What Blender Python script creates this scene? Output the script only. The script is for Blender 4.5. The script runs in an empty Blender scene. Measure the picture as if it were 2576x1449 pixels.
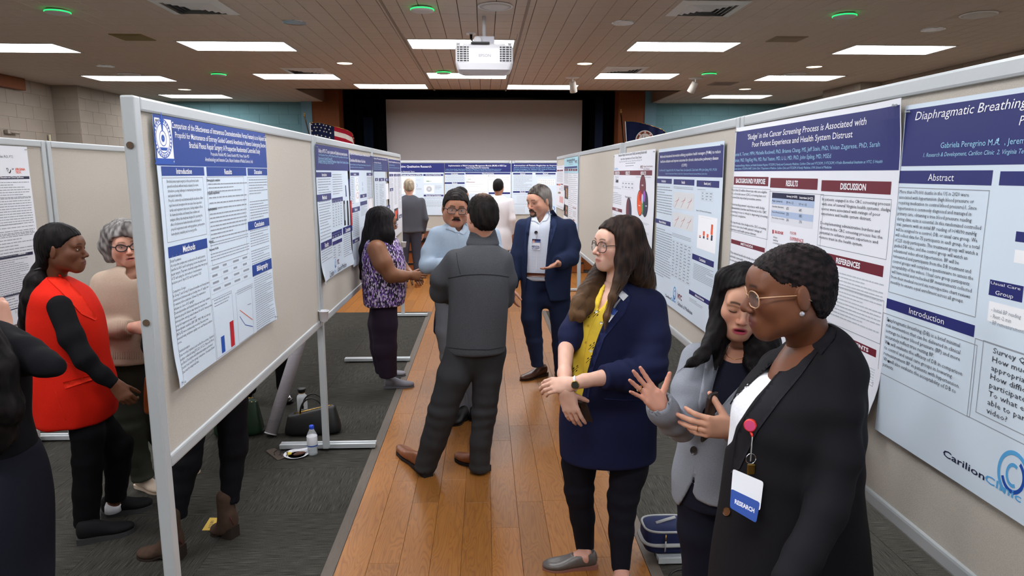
import bpy, bmesh, math, random
import numpy as np
from mathutils import Vector, Matrix
from mathutils.bvhtree import BVHTree
from mathutils.geometry import delaunay_2d_cdt
random.seed(7); rng = np.random.default_rng(7)
SC = bpy.context.scene
COL = SC.collection
# ---- camera
F, CX, CY, CAMH = 1717.0, 1288.0, 724.5, 1.9      # focal length in pixels of the 2576x1449 frame
PITCH = math.atan((724.5-435)/F); YAW = math.atan((1288-1219)/F)
fw = np.array([math.sin(YAW)*math.cos(PITCH), math.cos(YAW)*math.cos(PITCH), -math.sin(PITCH)])
rt = np.array([math.cos(YAW), -math.sin(YAW), 0.0]); upv = np.cross(rt, fw)
CAM = np.array([0, 0, CAMH])
cd = bpy.data.cameras.new('camera'); cam = bpy.data.objects.new('camera', cd); COL.objects.link(cam)
cd.sensor_width = 36.0; cd.lens = 36.0*F/2576.0; cd.clip_start = .05; cd.clip_end = 100
cam.matrix_world = Matrix(((rt[0], upv[0], -fw[0], 0), (rt[1], upv[1], -fw[1], 0), (rt[2], upv[2], -fw[2], CAMH), (0, 0, 0, 1)))
SC.camera = cam
# ---- world / exposure
W = bpy.data.worlds.new('world'); SC.world = W; W.use_nodes = True
W.node_tree.nodes['Background'].inputs[0].default_value = (.75, .8, .9, 1)
W.node_tree.nodes['Background'].inputs[1].default_value = 0.0
SC.view_settings.view_transform = 'Standard'; SC.view_settings.look = 'None'
SC.view_settings.exposure = 0.0; SC.view_settings.gamma = 1.0; SC.view_settings.use_curve_mapping = False
LAMP_W = 22.0            # emission strength of the ceiling panels
CEIL = 3.35
try:
 SC.cycles.use_denoising = True; SC.cycles.max_bounces = 8; SC.cycles.diffuse_bounces = 4; SC.cycles.glossy_bounces = 3
 SC.cycles.transmission_bounces = 6; SC.cycles.transparent_max_bounces = 8; SC.cycles.caustics_reflective = False; SC.cycles.caustics_refractive = False
 SC.cycles.sample_clamp_indirect = 4.0
except Exception: pass
# ---- pixel helpers (a pixel gives a direction; distance comes from a surface)
def ray(x, y):
 d = fw*F + rt*(x-CX) - upv*(y-CY); return d/d[1]
def atz(x, y, z): d = ray(x, y); return CAM + d*((z-CAMH)/d[2])
def atX(x, y, X): d = ray(x, y); return CAM + d*(X/d[0])
def atY(x, y, Y): return CAM + ray(x, y)*Y
def projn(P):
 v = np.asarray(P)-CAM; w = v@fw
 return CX+F*(v@rt)/w, CY-F*(v@upv)/w, w
# ---- materials
def lin(c):
 if isinstance(c, str):
  c = tuple(int(c[i:i+2], 16)/255 for i in (0, 2, 4))
 return tuple((x/12.92 if x <= .04045 else ((x+.055)/1.055)**2.4) for x in c)
MATS = {}
def newmat(name):
 m = bpy.data.materials.new(name); m.use_nodes = True
 nt = m.node_tree; b = nt.nodes['Principled BSDF']
 MATS[name] = m
 return m, nt, b
def setc(b, col, rough=.6, spec=.3, metal=0.0):
 b.inputs['Base Color'].default_value = (*lin(col), 1); b.inputs['Roughness'].default_value = rough
 b.inputs['Specular IOR Level'].default_value = spec; b.inputs['Metallic'].default_value = metal
def mat(name, col=None, rough=.6, spec=.3, metal=0.0, noise=None, bump=None, emit=None, alpha=None, trans=None, sheen=None, attr=False, coords='Object'):
 if name in MATS: return MATS[name]
 m, nt, b = newmat(name); N, L = nt.nodes, nt.links
 if col is not None: setc(b, col, rough, spec, metal)
 else: b.inputs['Roughness'].default_value = rough; b.inputs['Specular IOR Level'].default_value = spec
 tc = N.new('ShaderNodeTexCoord')
 src = None
 if attr:
  a = N.new('ShaderNodeAttribute'); a.attribute_name = 'Col'; src = a.outputs['Color']
 if noise:
  mp = N.new('ShaderNodeMapping'); mp.inputs['Scale'].default_value = noise[2] if len(noise) > 2 else (1, 1, 1)
  L.new(tc.outputs[coords], mp.inputs[0])
  n = N.new('ShaderNodeTexNoise'); n.inputs['Scale'].default_value = noise[0]; n.inputs['Detail'].default_value = 4
  L.new(mp.outputs[0], n.inputs['Vector'])
  r = N.new('ShaderNodeMapRange'); r.inputs[1].default_value = .25; r.inputs[2].default_value = .75
  r.inputs[3].default_value = 1-noise[1]; r.inputs[4].default_value = 1+noise[1]
  L.new(n.outputs['Fac'], r.inputs[0])
  mx = N.new('ShaderNodeMix'); mx.data_type = 'RGBA'; mx.blend_type = 'MULTIPLY'; mx.inputs[0].default_value = 1
  if src: L.new(src, mx.inputs[6])
  else: mx.inputs[6].default_value = (*lin(col), 1)
  L.new(r.outputs[0], mx.inputs[7]); src = mx.outputs[2]
 if src: L.new(src, b.inputs['Base Color'])
 if bump:
  mp = N.new('ShaderNodeMapping'); mp.inputs['Scale'].default_value = bump[2] if len(bump) > 2 else (1, 1, 1)
  L.new(tc.outputs[coords], mp.inputs[0])
  n = N.new('ShaderNodeTexNoise'); n.inputs['Scale'].default_value = bump[0]; n.inputs['Detail'].default_value = 3
  L.new(mp.outputs[0], n.inputs['Vector'])
  bp = N.new('ShaderNodeBump'); bp.inputs['Strength'].default_value = bump[1]; bp.inputs['Distance'].default_value = .004
  L.new(n.outputs['Fac'], bp.inputs['Height']); L.new(bp.outputs[0], b.inputs['Normal'])
 if emit:
  b.inputs['Emission Color'].default_value = (*lin(emit[0]), 1); b.inputs['Emission Strength'].default_value = emit[1]
 if trans: b.inputs['Transmission Weight'].default_value = trans; b.inputs['IOR'].default_value = 1.33
 if alpha is not None: b.inputs['Alpha'].default_value = alpha
 if sheen: b.inputs['Sheen Weight'].default_value = sheen; b.inputs['Sheen Roughness'].default_value = .5
 return m
# ---- object helpers
ORG = {}
def org(o):
 return ORG.get(o.name, np.zeros(3)) if o is not None else np.zeros(3)
def tag(o, label=None, cat=None, group=None, kind=None):
 if label: o['label'] = label
 if cat: o['category'] = cat
 if group: o['group'] = group
 if kind: o['kind'] = kind
 return o
def thing(name, label, cat, loc, group=None):
 o = bpy.data.objects.new(name, None); COL.objects.link(o); o.location = Vector(loc); o.empty_display_size = .1
 ORG[o.name] = np.array(loc, float)
 return tag(o, label, cat, group)
def mesh_obj(name, V, Fc, m=None, parent=None, smooth=False, loc=None, attrs=None):
 V = np.asarray(V, np.float64).reshape(-1, 3)
 if loc is not None: o0 = np.array(loc, float)
 elif parent is not None: o0 = org(parent)
 else: o0 = np.zeros(3)
 me = bpy.data.meshes.new(name)
 V = V-o0
 if isinstance(Fc, np.ndarray):
  n, k = Fc.shape
  me.vertices.add(len(V)); me.vertices.foreach_set('co', V.astype(np.float32).ravel())
  me.loops.add(n*k); me.loops.foreach_set('vertex_index', Fc.astype(np.int32).ravel())
  me.polygons.add(n); me.polygons.foreach_set('loop_start', np.arange(0, n*k, k, dtype=np.int32))
  me.update(calc_edges=True); me.validate()
 else:
  me.from_pydata([tuple(v) for v in V], [], Fc)
 if attrs is not None:
  a = me.color_attributes.new('Col', 'FLOAT_COLOR', 'POINT')
  c = np.ones((len(V), 4), np.float32); c[:, :3] = attrs
  a.data.foreach_set('color', c.ravel())
 if smooth: me.shade_smooth()
 if m is not None: me.materials.append(m)
 o = bpy.data.objects.new(name, me); COL.objects.link(o)
 if parent is not None:
  o.parent = parent; ORG[o.name] = o0
 elif loc is not None:
  o.location = Vector(loc); ORG[o.name] = o0
 return o
class MB:
 def __init__(s): s.v = []; s.f = []
 def add(s, V, Fc):
  n = len(s.v); s.v += [tuple(float(c) for c in v) for v in V]; s.f += [tuple(i+n for i in f) for f in Fc]; return s
 def box(s, a, b, M=None, bev=0.0):
  (x0, y0, z0), (x1, y1, z1) = a, b
  if bev:
   bm = bmesh.new(); bmesh.ops.create_cube(bm, size=1)
   for v in bm.verts: v.co = Vector(((x0+x1)/2+v.co.x*(x1-x0), (y0+y1)/2+v.co.y*(y1-y0), (z0+z1)/2+v.co.z*(z1-z0)))
   bmesh.ops.bevel(bm, geom=bm.edges[:], offset=bev, segments=2, affect='EDGES', profile=.6)
   bm.verts.index_update()
   V = [v.co.copy() for v in bm.verts]; Fc = [[v.index for v in f.verts] for f in bm.faces]; bm.free()
  else:
   V = [Vector(p) for p in ((x0, y0, z0), (x1, y0, z0), (x1, y1, z0), (x0, y1, z0), (x0, y0, z1), (x1, y0, z1), (x1, y1, z1), (x0, y1, z1))]
   Fc = [(0, 3, 2, 1), (4, 5, 6, 7), (0, 1, 5, 4), (1, 2, 6, 5), (2, 3, 7, 6), (3, 0, 4, 7)]
  if M is not None: V = [M @ v for v in V]
  return s.add(V, Fc)
 def tube(s, pts, r, n=8, cap=True, flat=1.0):
  pts = [Vector(p) for p in pts]; k = len(pts)
  rs = list(r) if hasattr(r, '__len__') else [r]*k
  prev = None; rings = []
  for i, p in enumerate(pts):
   t = (pts[min(i+1, k-1)]-pts[max(i-1, 0)]).normalized()
   if prev is None:
    a = t.orthogonal().normalized()
   else:
    a = (prev-t*prev.dot(t)); a = a.normalized() if a.length > 1e-6 else t.orthogonal().normalized()
   prev = a; b = t.cross(a)
   rings.append([p+(a*math.cos(2*math.pi*j/n)+b*math.sin(2*math.pi*j/n)*flat)*rs[i] for j in range(n)])
  V = [q for R in rings for q in R]; Fc = []
  for i in range(k-1):
   for j in range(n):
    Fc.append((i*n+j, i*n+(j+1) % n, (i+1)*n+(j+1) % n, (i+1)*n+j))
  if cap: Fc.append(tuple(range(n-1, -1, -1))); Fc.append(tuple((k-1)*n+j for j in range(n)))
  return s.add(V, Fc)
 def lathe(s, prof, c=(0, 0, 0), n=20, M=None, cap=True):
  V = []; Fc = []
  for (r, z) in prof:
   for j in range(n):
    a = 2*math.pi*j/n; V.append(Vector((c[0]+r*math.cos(a), c[1]+r*math.sin(a), c[2]+z)))
  for i in range(len(prof)-1):
   for j in range(n): Fc.append((i*n+j, i*n+(j+1) % n, (i+1)*n+(j+1) % n, (i+1)*n+j))
  if cap: Fc.append(tuple(range(n-1, -1, -1))); Fc.append(tuple((len(prof)-1)*n+j for j in range(n)))
  if M is not None: V = [M @ v for v in V]
  return s.add(V, Fc)
 def build(s, name, m, parent=None, smooth=False, loc=None):
  return mesh_obj(name, s.v, s.f, m, parent, smooth, loc)
def mid(pts): return np.mean(np.array(pts, float), axis=0)
def share(name, me, loc, parent, rot=None, scale=None):
 o = bpy.data.objects.new(name, me); COL.objects.link(o); o.parent = parent
 o.location = Vector(np.array(loc)-org(parent))
 if rot: o.rotation_euler = rot
 if scale: o.scale = scale
 return o
# ==== materials of the room
M_ALU = mat('brushed_aluminium', 'BCC2C5', .38, .5, .25, bump=(60, .05, (1, 1, 1)))
M_FAB = mat('board_fabric', 'BAB4AA', .95, .1, noise=(420, .13), bump=(500, .25))
M_BLACK = mat('black_plastic', '121214', .45, .4)
M_WHITE = mat('white_plastic', 'F2F2F2', .4, .4)
M_GREY = mat('grey_metal', '6E7174', .4, .5, .5)
M_BRASS = mat('brass', 'B8914A', .3, .5, 1.0)
M_CHROME = mat('chrome', 'C9CCD0', .15, .5, 1.0)
def wood_mat():
 m, nt, b = newmat('cherry_plank'); N, L = nt.nodes, nt.links
 tc = N.new('ShaderNodeTexCoord'); oi = N.new('ShaderNodeObjectInfo')
 off = N.new('ShaderNodeVectorMath'); off.operation = 'MULTIPLY_ADD'
 L.new(oi.outputs['Random'], off.inputs[0]); off.inputs[1].default_value = (17, 31, 7); L.new(tc.outputs['Object'], off.inputs[2])
 mp = N.new('ShaderNodeMapping'); mp.inputs['Scale'].default_value = (7, .9, 1); L.new(off.outputs[0], mp.inputs[0])
 n1 = N.new('ShaderNodeTexNoise'); n1.inputs['Scale'].default_value = 1.6; n1.inputs['Detail'].default_value = 2; n1.inputs['Distortion'].default_value = .6
 L.new(mp.outputs[0], n1.inputs['Vector'])
 mt = N.new('ShaderNodeMath'); mt.operation = 'MULTIPLY'; mt.inputs[1].default_value = 16; L.new(n1.outputs['Fac'], mt.inputs[0])
 fr = N.new('ShaderNodeMath'); fr.operation = 'FRACT'; L.new(mt.outputs[0], fr.inputs[0])
 cr = N.new('ShaderNodeValToRGB'); e = cr.color_ramp.elements
 e[0].position = 0; e[0].color = (*lin('7E4F24'), 1); e[1].position = 1; e[1].color = (*lin('8E5B2A'), 1)
 x = cr.color_ramp.elements.new(.5); x.color = (*lin('96632D'), 1)
 L.new(fr.outputs[0], cr.inputs[0])
 mp2 = N.new('ShaderNodeMapping'); mp2.inputs['Scale'].default_value = (220, 5, 1); L.new(off.outputs[0], mp2.inputs[0])
 n2 = N.new('ShaderNodeTexNoise'); n2.inputs['Scale'].default_value = 1; n2.inputs['Detail'].default_value = 3; L.new(mp2.outputs[0], n2.inputs['Vector'])
 r2 = N.new('ShaderNodeMapRange'); r2.inputs[3].default_value = .86; r2.inputs[4].default_value = 1.12; L.new(n2.outputs['Fac'], r2.inputs[0])
 r3 = N.new('ShaderNodeMapRange'); r3.inputs[3].default_value = .84; r3.inputs[4].default_value = 1.14; L.new(oi.outputs['Random'], r3.inputs[0])
 ml = N.new('ShaderNodeMath'); ml.operation = 'MULTIPLY'; L.new(r2.outputs[0], ml.inputs[0]); L.new(r3.outputs[0], ml.inputs[1])
 mx = N.new('ShaderNodeMix'); mx.data_type = 'RGBA'; mx.blend_type = 'MULTIPLY'; mx.inputs[0].default_value = 1
 L.new(cr.outputs[0], mx.inputs[6]); L.new(ml.outputs[0], mx.inputs[7]); L.new(mx.outputs[2], b.inputs['Base Color'])
 b.inputs['Roughness'].default_value = .36; b.inputs['Specular IOR Level'].default_value = .4
 bp = N.new('ShaderNodeBump'); bp.inputs['Strength'].default_value = .06; L.new(n2.outputs['Fac'], bp.inputs['Height']); L.new(bp.outputs[0], b.inputs['Normal'])
 return m
M_WOOD = wood_mat()
def carpet_mat():
 m, nt, b = newmat('carpet_pile'); N, L = nt.nodes, nt.links
 tc = N.new('ShaderNodeTexCoord'); oi = N.new('ShaderNodeObjectInfo')
 off = N.new('ShaderNodeVectorMath'); off.operation = 'MULTIPLY_ADD'
 L.new(oi.outputs['Random'], off.inputs[0]); off.inputs[1].default_value = (3, 11, 0); L.new(tc.outputs['Object'], off.inputs[2])
 mp = N.new('ShaderNodeMapping'); mp.inputs['Scale'].default_value = (420, 9, 1); L.new(off.outputs[0], mp.inputs[0])
 n1 = N.new('ShaderNodeTexNoise'); n1.inputs['Scale'].default_value = 1; n1.inputs['Detail'].default_value = 2; L.new(mp.outputs[0], n1.inputs['Vector'])
 n2 = N.new('ShaderNodeTexNoise'); n2.inputs['Scale'].default_value = 330; n2.inputs['Detail'].default_value = 2; L.new(tc.outputs['Object'], n2.inputs['Vector'])
 ad = N.new('ShaderNodeMath'); ad.operation = 'MULTIPLY_ADD'; ad.inputs[1].default_value = .55; L.new(n2.outputs['Fac'], ad.inputs[0])
 sc2 = N.new('ShaderNodeMath'); sc2.operation = 'MULTIPLY'; sc2.inputs[1].default_value = .75; L.new(n1.outputs['Fac'], sc2.inputs[0]); L.new(sc2.outputs[0], ad.inputs[2])
 cr = N.new('ShaderNodeValToRGB'); e = cr.color_ramp.elements
 e[0].position = .45; e[0].color = (*lin('211F1D'), 1); e[1].position = .85; e[1].color = (*lin('56544E'), 1)
 x = cr.color_ramp.elements.new(.62); x.color = (*lin('353430'), 1)
 L.new(ad.outputs[0], cr.inputs[0]); L.new(cr.outputs[0], b.inputs['Base Color'])
 b.inputs['Roughness'].default_value = 1; b.inputs['Specular IOR Level'].default_value = .05
 bp = N.new('ShaderNodeBump'); bp.inputs['Strength'].default_value = .5; bp.inputs['Distance'].default_value = .003; L.new(ad.outputs[0], bp.inputs['Height']); L.new(bp.outputs[0], b.inputs['Normal'])
 return m
M_CARPET = carpet_mat()
M_TILE = mat('ceiling_tile', 'D4C5B8', .95, .1, noise=(190, .12), bump=(160, .3))
M_GRID = mat('ceiling_joint', '463C34', .95, .05)
M_BLOCK = mat('beige_block', '9A8F84', .85, .2, noise=(3, .05), bump=(120, .2))
M_TEAL = mat('teal_block', '6C9299', .8, .2, noise=(3, .05), bump=(120, .2))
M_BLUEP = mat('blue_pilaster', '7394A2', .8, .2)
M_PANELW = mat('veneer_panel', '7E4520', .5, .3, noise=(5, .12, (12, 12, 1)))
M_CURT = mat('black_curtain', '0B0B0E', .95, .05)
M_SCREEN = mat('projection_screen', 'EFEDEE', .9, .1)
M_TRIM = mat('carpet_trim', '5A5149', .6, .3, noise=(9, .12, (8, 1, 1)))
XL, XR, YB, YF = -7.25, 6.45, 14.75, -4.0          # side walls, stage wall, wall behind the viewer
AX0, AX1, YC = -.735, .785, 9.32                    # edges of the wooden aisle, end of the carpet
HX0, HX1, HY = -3.28, 3.52, 12.7                    # opening of the ceiling in front of the stage
# ==== floor
fl = tag(MB().box((XL, YF, -.1), (XR, YB+4, -.012)).build('floor', M_CARPET, loc=(0, 0, 0)), 'dark grey carpet floor with a cherry plank aisle', None, None, 'structure')
def slab_mesh(name, sx, sy, t, bev, m):
 bm = bmesh.new(); bmesh.ops.create_cube(bm, size=1)
 for v in bm.verts: v.co = Vector((v.co.x*sx, v.co.y*sy, (v.co.z-.5)*t))
 es = [e for e in bm.edges if all(v.co.z > -1e-4 for v in e.verts)]
 bmesh.ops.bevel(bm, geom=es, offset=bev, segments=1, affect='EDGES')
 fs = [f for f in bm.faces if f.normal.z < -.9]; bmesh.ops.delete(bm, geom=fs, context='FACES')
 me = bpy.data.meshes.new(name); bm.to_mesh(me); bm.free(); me.materials.append(m); return me
TS = .6096
ctile = slab_mesh('carpet_tile', TS-.0012, TS-.0012, .012, .0012, M_CARPET)
def carpet_block(x0, x1, y0, y1, flip):
 nx = int(round((x1-x0)/TS)); ny = int(math.ceil((y1-y0)/TS))
 for i in range(nx):
  for j in range(ny):
   yy = y0+TS*(j+.5)
   rem = min(1, (y1-(yy-TS/2))/TS)
   xx = (x0+TS*(i+.5)) if not flip else (x1-TS*(i+.5))
   rot = (i+j) % 2
   sc = None
   if rem < .999:
    yy = y1-rem*TS/2; sc = (1, rem, 1) if not rot else (rem, 1, 1)
   share('carpet_tile', ctile, (xx, yy, 0), fl, (0, 0, math.pi/2 if rot else 0), sc)
carpet_block(AX0-.06-7*TS, AX0-.06, 2.42, YC, True)
carpet_block(AX1+.06, AX1+.06+6*TS, 2.42-.2, YC, False)
PW = (AX1-AX0)/10
pl_meshes = {}
def plank(x, y0, y1, w):
 L_ = round(y1-y0, 2); k = (round(w, 3), L_)
 if k not in pl_meshes: pl_meshes[k] = slab_mesh('floor_plank', w-.0012, L_-.0012, .012, .001, M_WOOD)
 share('floor_plank', pl_meshes[k], (x, (y0+y1)/2, 0), fl)
r_ = random.Random(3)
for i in range(10):
 y = 1.6-r_.choice([0, .3, .6, .9])
 while y < YC:
  y1 = min(y+r_.choice([.91, 1.22, 1.52]), YC)
  if YC-y1 < .25: y1 = YC
  plank(AX0+PW*(i+.5), y, y1, PW); y = y1
for i in range(-13, 24):
 y = YC
 while y < 12.95:
  y1 = min(y+r_.choice([.91, 1.22, 1.52]), 12.95)
  if 12.95-y1 < .25: y1 = 12.95
  plank(AX0+PW*(i+.5), y, y1, PW); y = y1
for nm, (x0, x1) in (('trim_1', (AX0-.06, AX0)), ('trim_2', (AX1, AX1+.06))):
 tag(MB().box((x0, 1.0, -.012), (x1, YC, .004), bev=.003).build(nm, M_TRIM, loc=(0, 0, 0)), 'grey-brown edge strip between carpet and planks', None, None, 'structure')
# ==== ceiling
cl = MB()
Z1 = CEIL+.012
for (a, b) in (((XL, YF), (XR, HY)), ((XL, HY), (HX0, YB)), ((HX1, HY), (XR, YB))):
 cl.box((a[0], a[1], Z1), (b[0], b[1], Z1+.06))
cl.box((HX0-.02, HY-.02, Z1), (HX1+.02, HY, 4.6)); cl.box((HX0-.04, HY, Z1), (HX0, YB, 4.6)); cl.box((HX1, HY, Z1), (HX1+.04, YB, 4.6)); cl.box((HX0, HY, 4.55), (HX1, YB+4, 4.6))
cl = tag(cl.build('ceiling', M_GRID, loc=(0, 0, 0)), 'brown acoustic tile ceiling', None, None, 'structure')
sf = MB().box((HX1-.003, HY+.01, CEIL), (HX1, YB, 4.5)).box((HX0, HY+.01, CEIL), (HX0+.003, YB, 4.5)).build('soffit_lining', mat('soffit', '8A7768', .9, .1), cl)
LW, LD = 1.22, .61
rowsX = [-6.10, -3.44, -.855, 1.70, 4.27]
PANELS = []
names_row = {0: 'far left', 1: 'left', 2: 'centre', 3: 'right', 4: 'far right'}
for i in range(5): PANELS.append((rowsX[i], (8.3, 8.08, 7.86, 7.91, 8.02)[i], 'row0', i)); PANELS.append((rowsX[i], (10.93, 10.62, 10.42, 10.36, 10.48)[i], 'row1', i))
PANELS += [(-2.17, 11.76, 'stage', 0), (.39, 11.76, 'stage', 1), (-6.12, 13.45, 'outer', 0), (4.26, 13.1, 'outer', 1)]
for i in range(5): PANELS.append((rowsX[i], 5.29, 'near', i))
for k in (2.72, .15, -2.42):
 for i in range(5): PANELS.append((rowsX[i], k, 'behind', i))
CWX, CWY = .1713, .305
tile_me = slab_mesh('ceiling_tile', CWX-.006, CWY-.006, .012, .002, M_TILE)
for v in tile_me.vertices: v.co.z = -v.co.z
tile_me.flip_normals()
def vis0(x, y): px, py, w = projn((x, y, CEIL)); return -60 < px < 2640 and py > -30
cells = []; cutcells = []
nx = int((XR-XL)/CWX); ny0 = int((4.0-YF)/CWY)
j = 0; y = 5.9
while y < YB:
 for i in range(nx+1):
  x = XL+CWX*(i+.5)
  if x+CWX/2 > XR:
   if XR-(x-CWX/2) > .01 and vis0(XR, y): cutcells.append((x-CWX/2, y-CWY/2, XR, y+CWY/2))
   continue
  if HX0 < x < HX1 and y+CWY/2 > HY-.02: continue
  R = [(x-CWX/2, y-CWY/2, x+CWX/2, y+CWY/2)]; cutc = False
  for (px, py, _, _) in PANELS:
   N_ = []
   for (a, b, c, d) in R:
    if c <= px or a >= px+LW or d <= py or b >= py+LD: N_.append((a, b, c, d)); continue
    cutc = True; m0, m1 = max(a, px), min(c, px+LW)
    N_ += [q for q in ((a, b, px, d), (px+LW, b, c, d), (m0, b, m1, py), (m0, py+LD, m1, d)) if q[2]-q[0] > .01 and q[3]-q[1] > .01]
   R = N_
  if cutc: cutcells += R
  else: cells.append((x, y))
 y += CWY
def vis(c):
 px, py, w = projn((c[0], c[1], CEIL)); return -40 < px < 2616 and py > -25
cells = [c for c in cells if vis(c)]
cells.sort(key=lambda c: (c[1], abs(c[0])))
for c in cells[:300]: share('ceiling_tile', tile_me, (c[0], c[1], CEIL), cl)
V, Fc = [], []
a = np.array([v.co[:] for v in tile_me.vertices]); pf = [tuple(p.vertices) for p in tile_me.polygons]
for c in cells[300:]:
 n = len(V); V += [(p[0]+c[0], p[1]+c[1], p[2]+CEIL) for p in a]; Fc += [tuple(i+n for i in f) for f in pf]
for (x0, y0, x1, y1) in cutcells:
 n = len(V); V += [((x0+x1)/2+p[0]*(x1-x0)/CWX, (y0+y1)/2+p[1]*(y1-y0)/CWY, p[2]+CEIL) for p in a]; Fc += [tuple(i+n for i in f) for f in pf]
tag(mesh_obj('ceiling_tile_field', V, Fc, M_TILE, cl), kind='stuff')
for x in (-.855-.02, .375+.02): MB().box((x-.012, 5.9, CEIL-.004), (x+.012, HY-.05, CEIL+.01)).build('grid_runner', mat('grid_runner', '9A8C7E', .7, .2), cl)
M_LAMP = mat('lit_diffuser', 'FFFFFF', .5, .2, emit=('FCFCFF', LAMP_W))
M_LFRAME = mat('lamp_frame', 'C9C6BE', .5, .3)
def light_panel(x, y, label, group=None):
 t = thing('ceiling_light', label, 'ceiling light', (x+LW/2, y+LD/2, CEIL), group)
 f = MB(); b = .022
 for (a0, a1) in (((x, y), (x+LW, y+b)), ((x, y+LD-b), (x+LW, y+LD)), ((x, y+b), (x+b, y+LD-b)), ((x+LW-b, y+b), (x+LW, y+LD-b))):
  f.box((a0[0], a0[1], CEIL-.006), (a1[0], a1[1], CEIL+.012))
 f.build('frame', M_LFRAME, t)
 MB().box((x+b, y+b, CEIL+.002), (x+LW-b, y+LD-b, CEIL+.0118)).build('diffuser', M_LAMP, t)
LBL = {('row0', 0): 'lit ceiling panel cut off by the left edge of the picture', ('row0', 1): 'large lit ceiling panel left of the projector, in the nearest row', ('row0', 2): 'lit ceiling panel right behind the projector mount',
  ('row0', 3): 'large lit ceiling panel right of the projector, in the nearest row', ('row0', 4): 'lit ceiling panel above the rightmost display boards',
  ('row1', 0): 'lit ceiling panel of the second row nearest the beige block wall', ('row1', 1): 'lit ceiling panel of the second row, left of the projector', ('row1', 2): 'lit ceiling panel partly hidden below the projector',
  ('row1', 3): 'lit ceiling panel of the second row behind a square vent, right of the projector', ('row1', 4): 'lit ceiling panel at the right end of the second row',
  ('stage', 0): 'lit ceiling panel at the stage edge, left of the projector', ('stage', 1): 'lit ceiling panel at the stage edge behind the small spotlight',
  ('outer', 0): 'small far lit ceiling panel near the left teal wall', ('outer', 1): 'small far lit ceiling panel near the right teal wall'}
for (x, y, r, i) in PANELS:
 if r == 'near' and i == 4: lb = 'lit ceiling panel just showing in the top right corner'
 elif (r, i) in LBL: lb = LBL[(r, i)]
 else: lb = 'lit ceiling panel over the near part of the room, outside the picture'
 light_panel(x, y, lb, 'recessed ceiling light panels')
def disc_light(px, py, lab):
 c = atz(px, py, CEIL)
 t = thing('green_ring_detector', lab, 'ceiling sensor', (c[0], c[1], CEIL), 'green ring ceiling sensors')
 MB().lathe([(.05, 0), (.05, -.01), (.098, -.012), (.103, -.02)], (c[0], c[1], CEIL), 28).build('base', M_WHITE, t, True)
 MB().lathe([(.100, -.0185), (.106, -.02), (.106, -.026), (.100, -.0275)], (c[0], c[1], CEIL), 28, cap=False).build('light_ring', mat('green_glow', '22E070', .4, .3, emit=('18FF70', 2.2)), t, True)
 MB().lathe([(.103, -.0265), (.098, -.036), (.05, -.043), (.004, -.044)], (c[0], c[1], CEIL), 28).build('cover', mat('sensor_cover', 'D5D2D0', .5, .3), t, True)
for p, l in (((144, 24), 'green-ringed ceiling disc at the far left, nearest the viewer'), ((1062, 18), 'green-ringed ceiling disc left of the round speaker above the projector'), ((2125, 34), 'green-ringed ceiling disc at the right, nearest the viewer'),
    ((550, 184), 'small green-ringed ceiling disc left of the left square vent'), ((1116, 179), 'small green-ringed ceiling disc beside the projector'), ((1784, 183), 'small green-ringed ceiling disc above the right-hand spotlight')):
 disc_light(p[0], p[1], l)
def speaker(px, py, lab, r=.155):
 c = atz(px, py, CEIL)
 t = thing('ceiling_speaker', lab, 'speaker', (c[0], c[1], CEIL), 'round ceiling speakers')
 MB().lathe([(r*.9, 0), (r, -.004), (r, -.011), (r*.93, -.016), (r*.9, -.012)], (c[0], c[1], CEIL), 36).build('rim', M_WHITE, t, True)
 MB().lathe([(r*.91, -.012), (r*.6, -.016), (.004, -.017)], (c[0], c[1], CEIL), 36).build('grille', mat('speaker_grille', 'DAD6D2', .6, .2, noise=(600, .2)), t, True)
for p, l in (((1246, 14), 'round white ceiling speaker above the projector'), ((2462, 35), 'round ceiling speaker at the upper right'), ((325, 186), 'round ceiling speaker by the left wall'), ((2000, 185), 'round ceiling speaker above a right-hand light panel')):
 speaker(p[0], p[1], l)
M_REFL = mat('lamp_reflector', 'D5DAE4', .3, .5, 1.0)
def downlight(px, py, lab, lit, r=.115):
 c = atz(px, py, CEIL)
 t = thing('downlight', lab, 'downlight', (c[0], c[1], CEIL), 'round recessed downlights')
 MB().lathe([(r*.86, -.001), (r*.98, -.006), (r, -.004), (r, .002)], (c[0], c[1], CEIL), 28, cap=False).build('rim', M_CHROME, t, True)
 if lit: MB().lathe([(r*.88, -.003), (.003, -.0035)], (c[0], c[1], CEIL), 28).build('lens', mat('warm_lens', 'FFF0DC', .4, .3, emit=('FFE3C0', 2.2)), t, True)
 else:
  m = MB(); n = 12
  m.lathe([(r*.88, -.003), (r*.8, -.0025), (r*.3, -.0022), (.002, -.002)], (c[0], c[1], CEIL), 14)
  m.build('reflector', M_REFL, t)
for p, l, k in (((741, 56), 'unlit chrome downlight left of the projector', 0), ((1568, 57), 'unlit chrome downlight right of the projector', 0), ((2347, 74), 'unlit chrome downlight at the upper right', 0), ((265, 166), 'unlit chrome downlight near the left wall', 0),
    ((867, 159), 'lit round downlight left of the projector', 1), ((1471, 160), 'lit round downlight right of the projector', 1), ((2048, 168), 'lit round downlight above the right-hand display boards', 1), ((464, 225), 'lit round downlight behind the left display board', 1), ((1874, 224), 'dim round downlight near the right teal wall', 1)):
 downlight(p[0], p[1], l, k)
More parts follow.
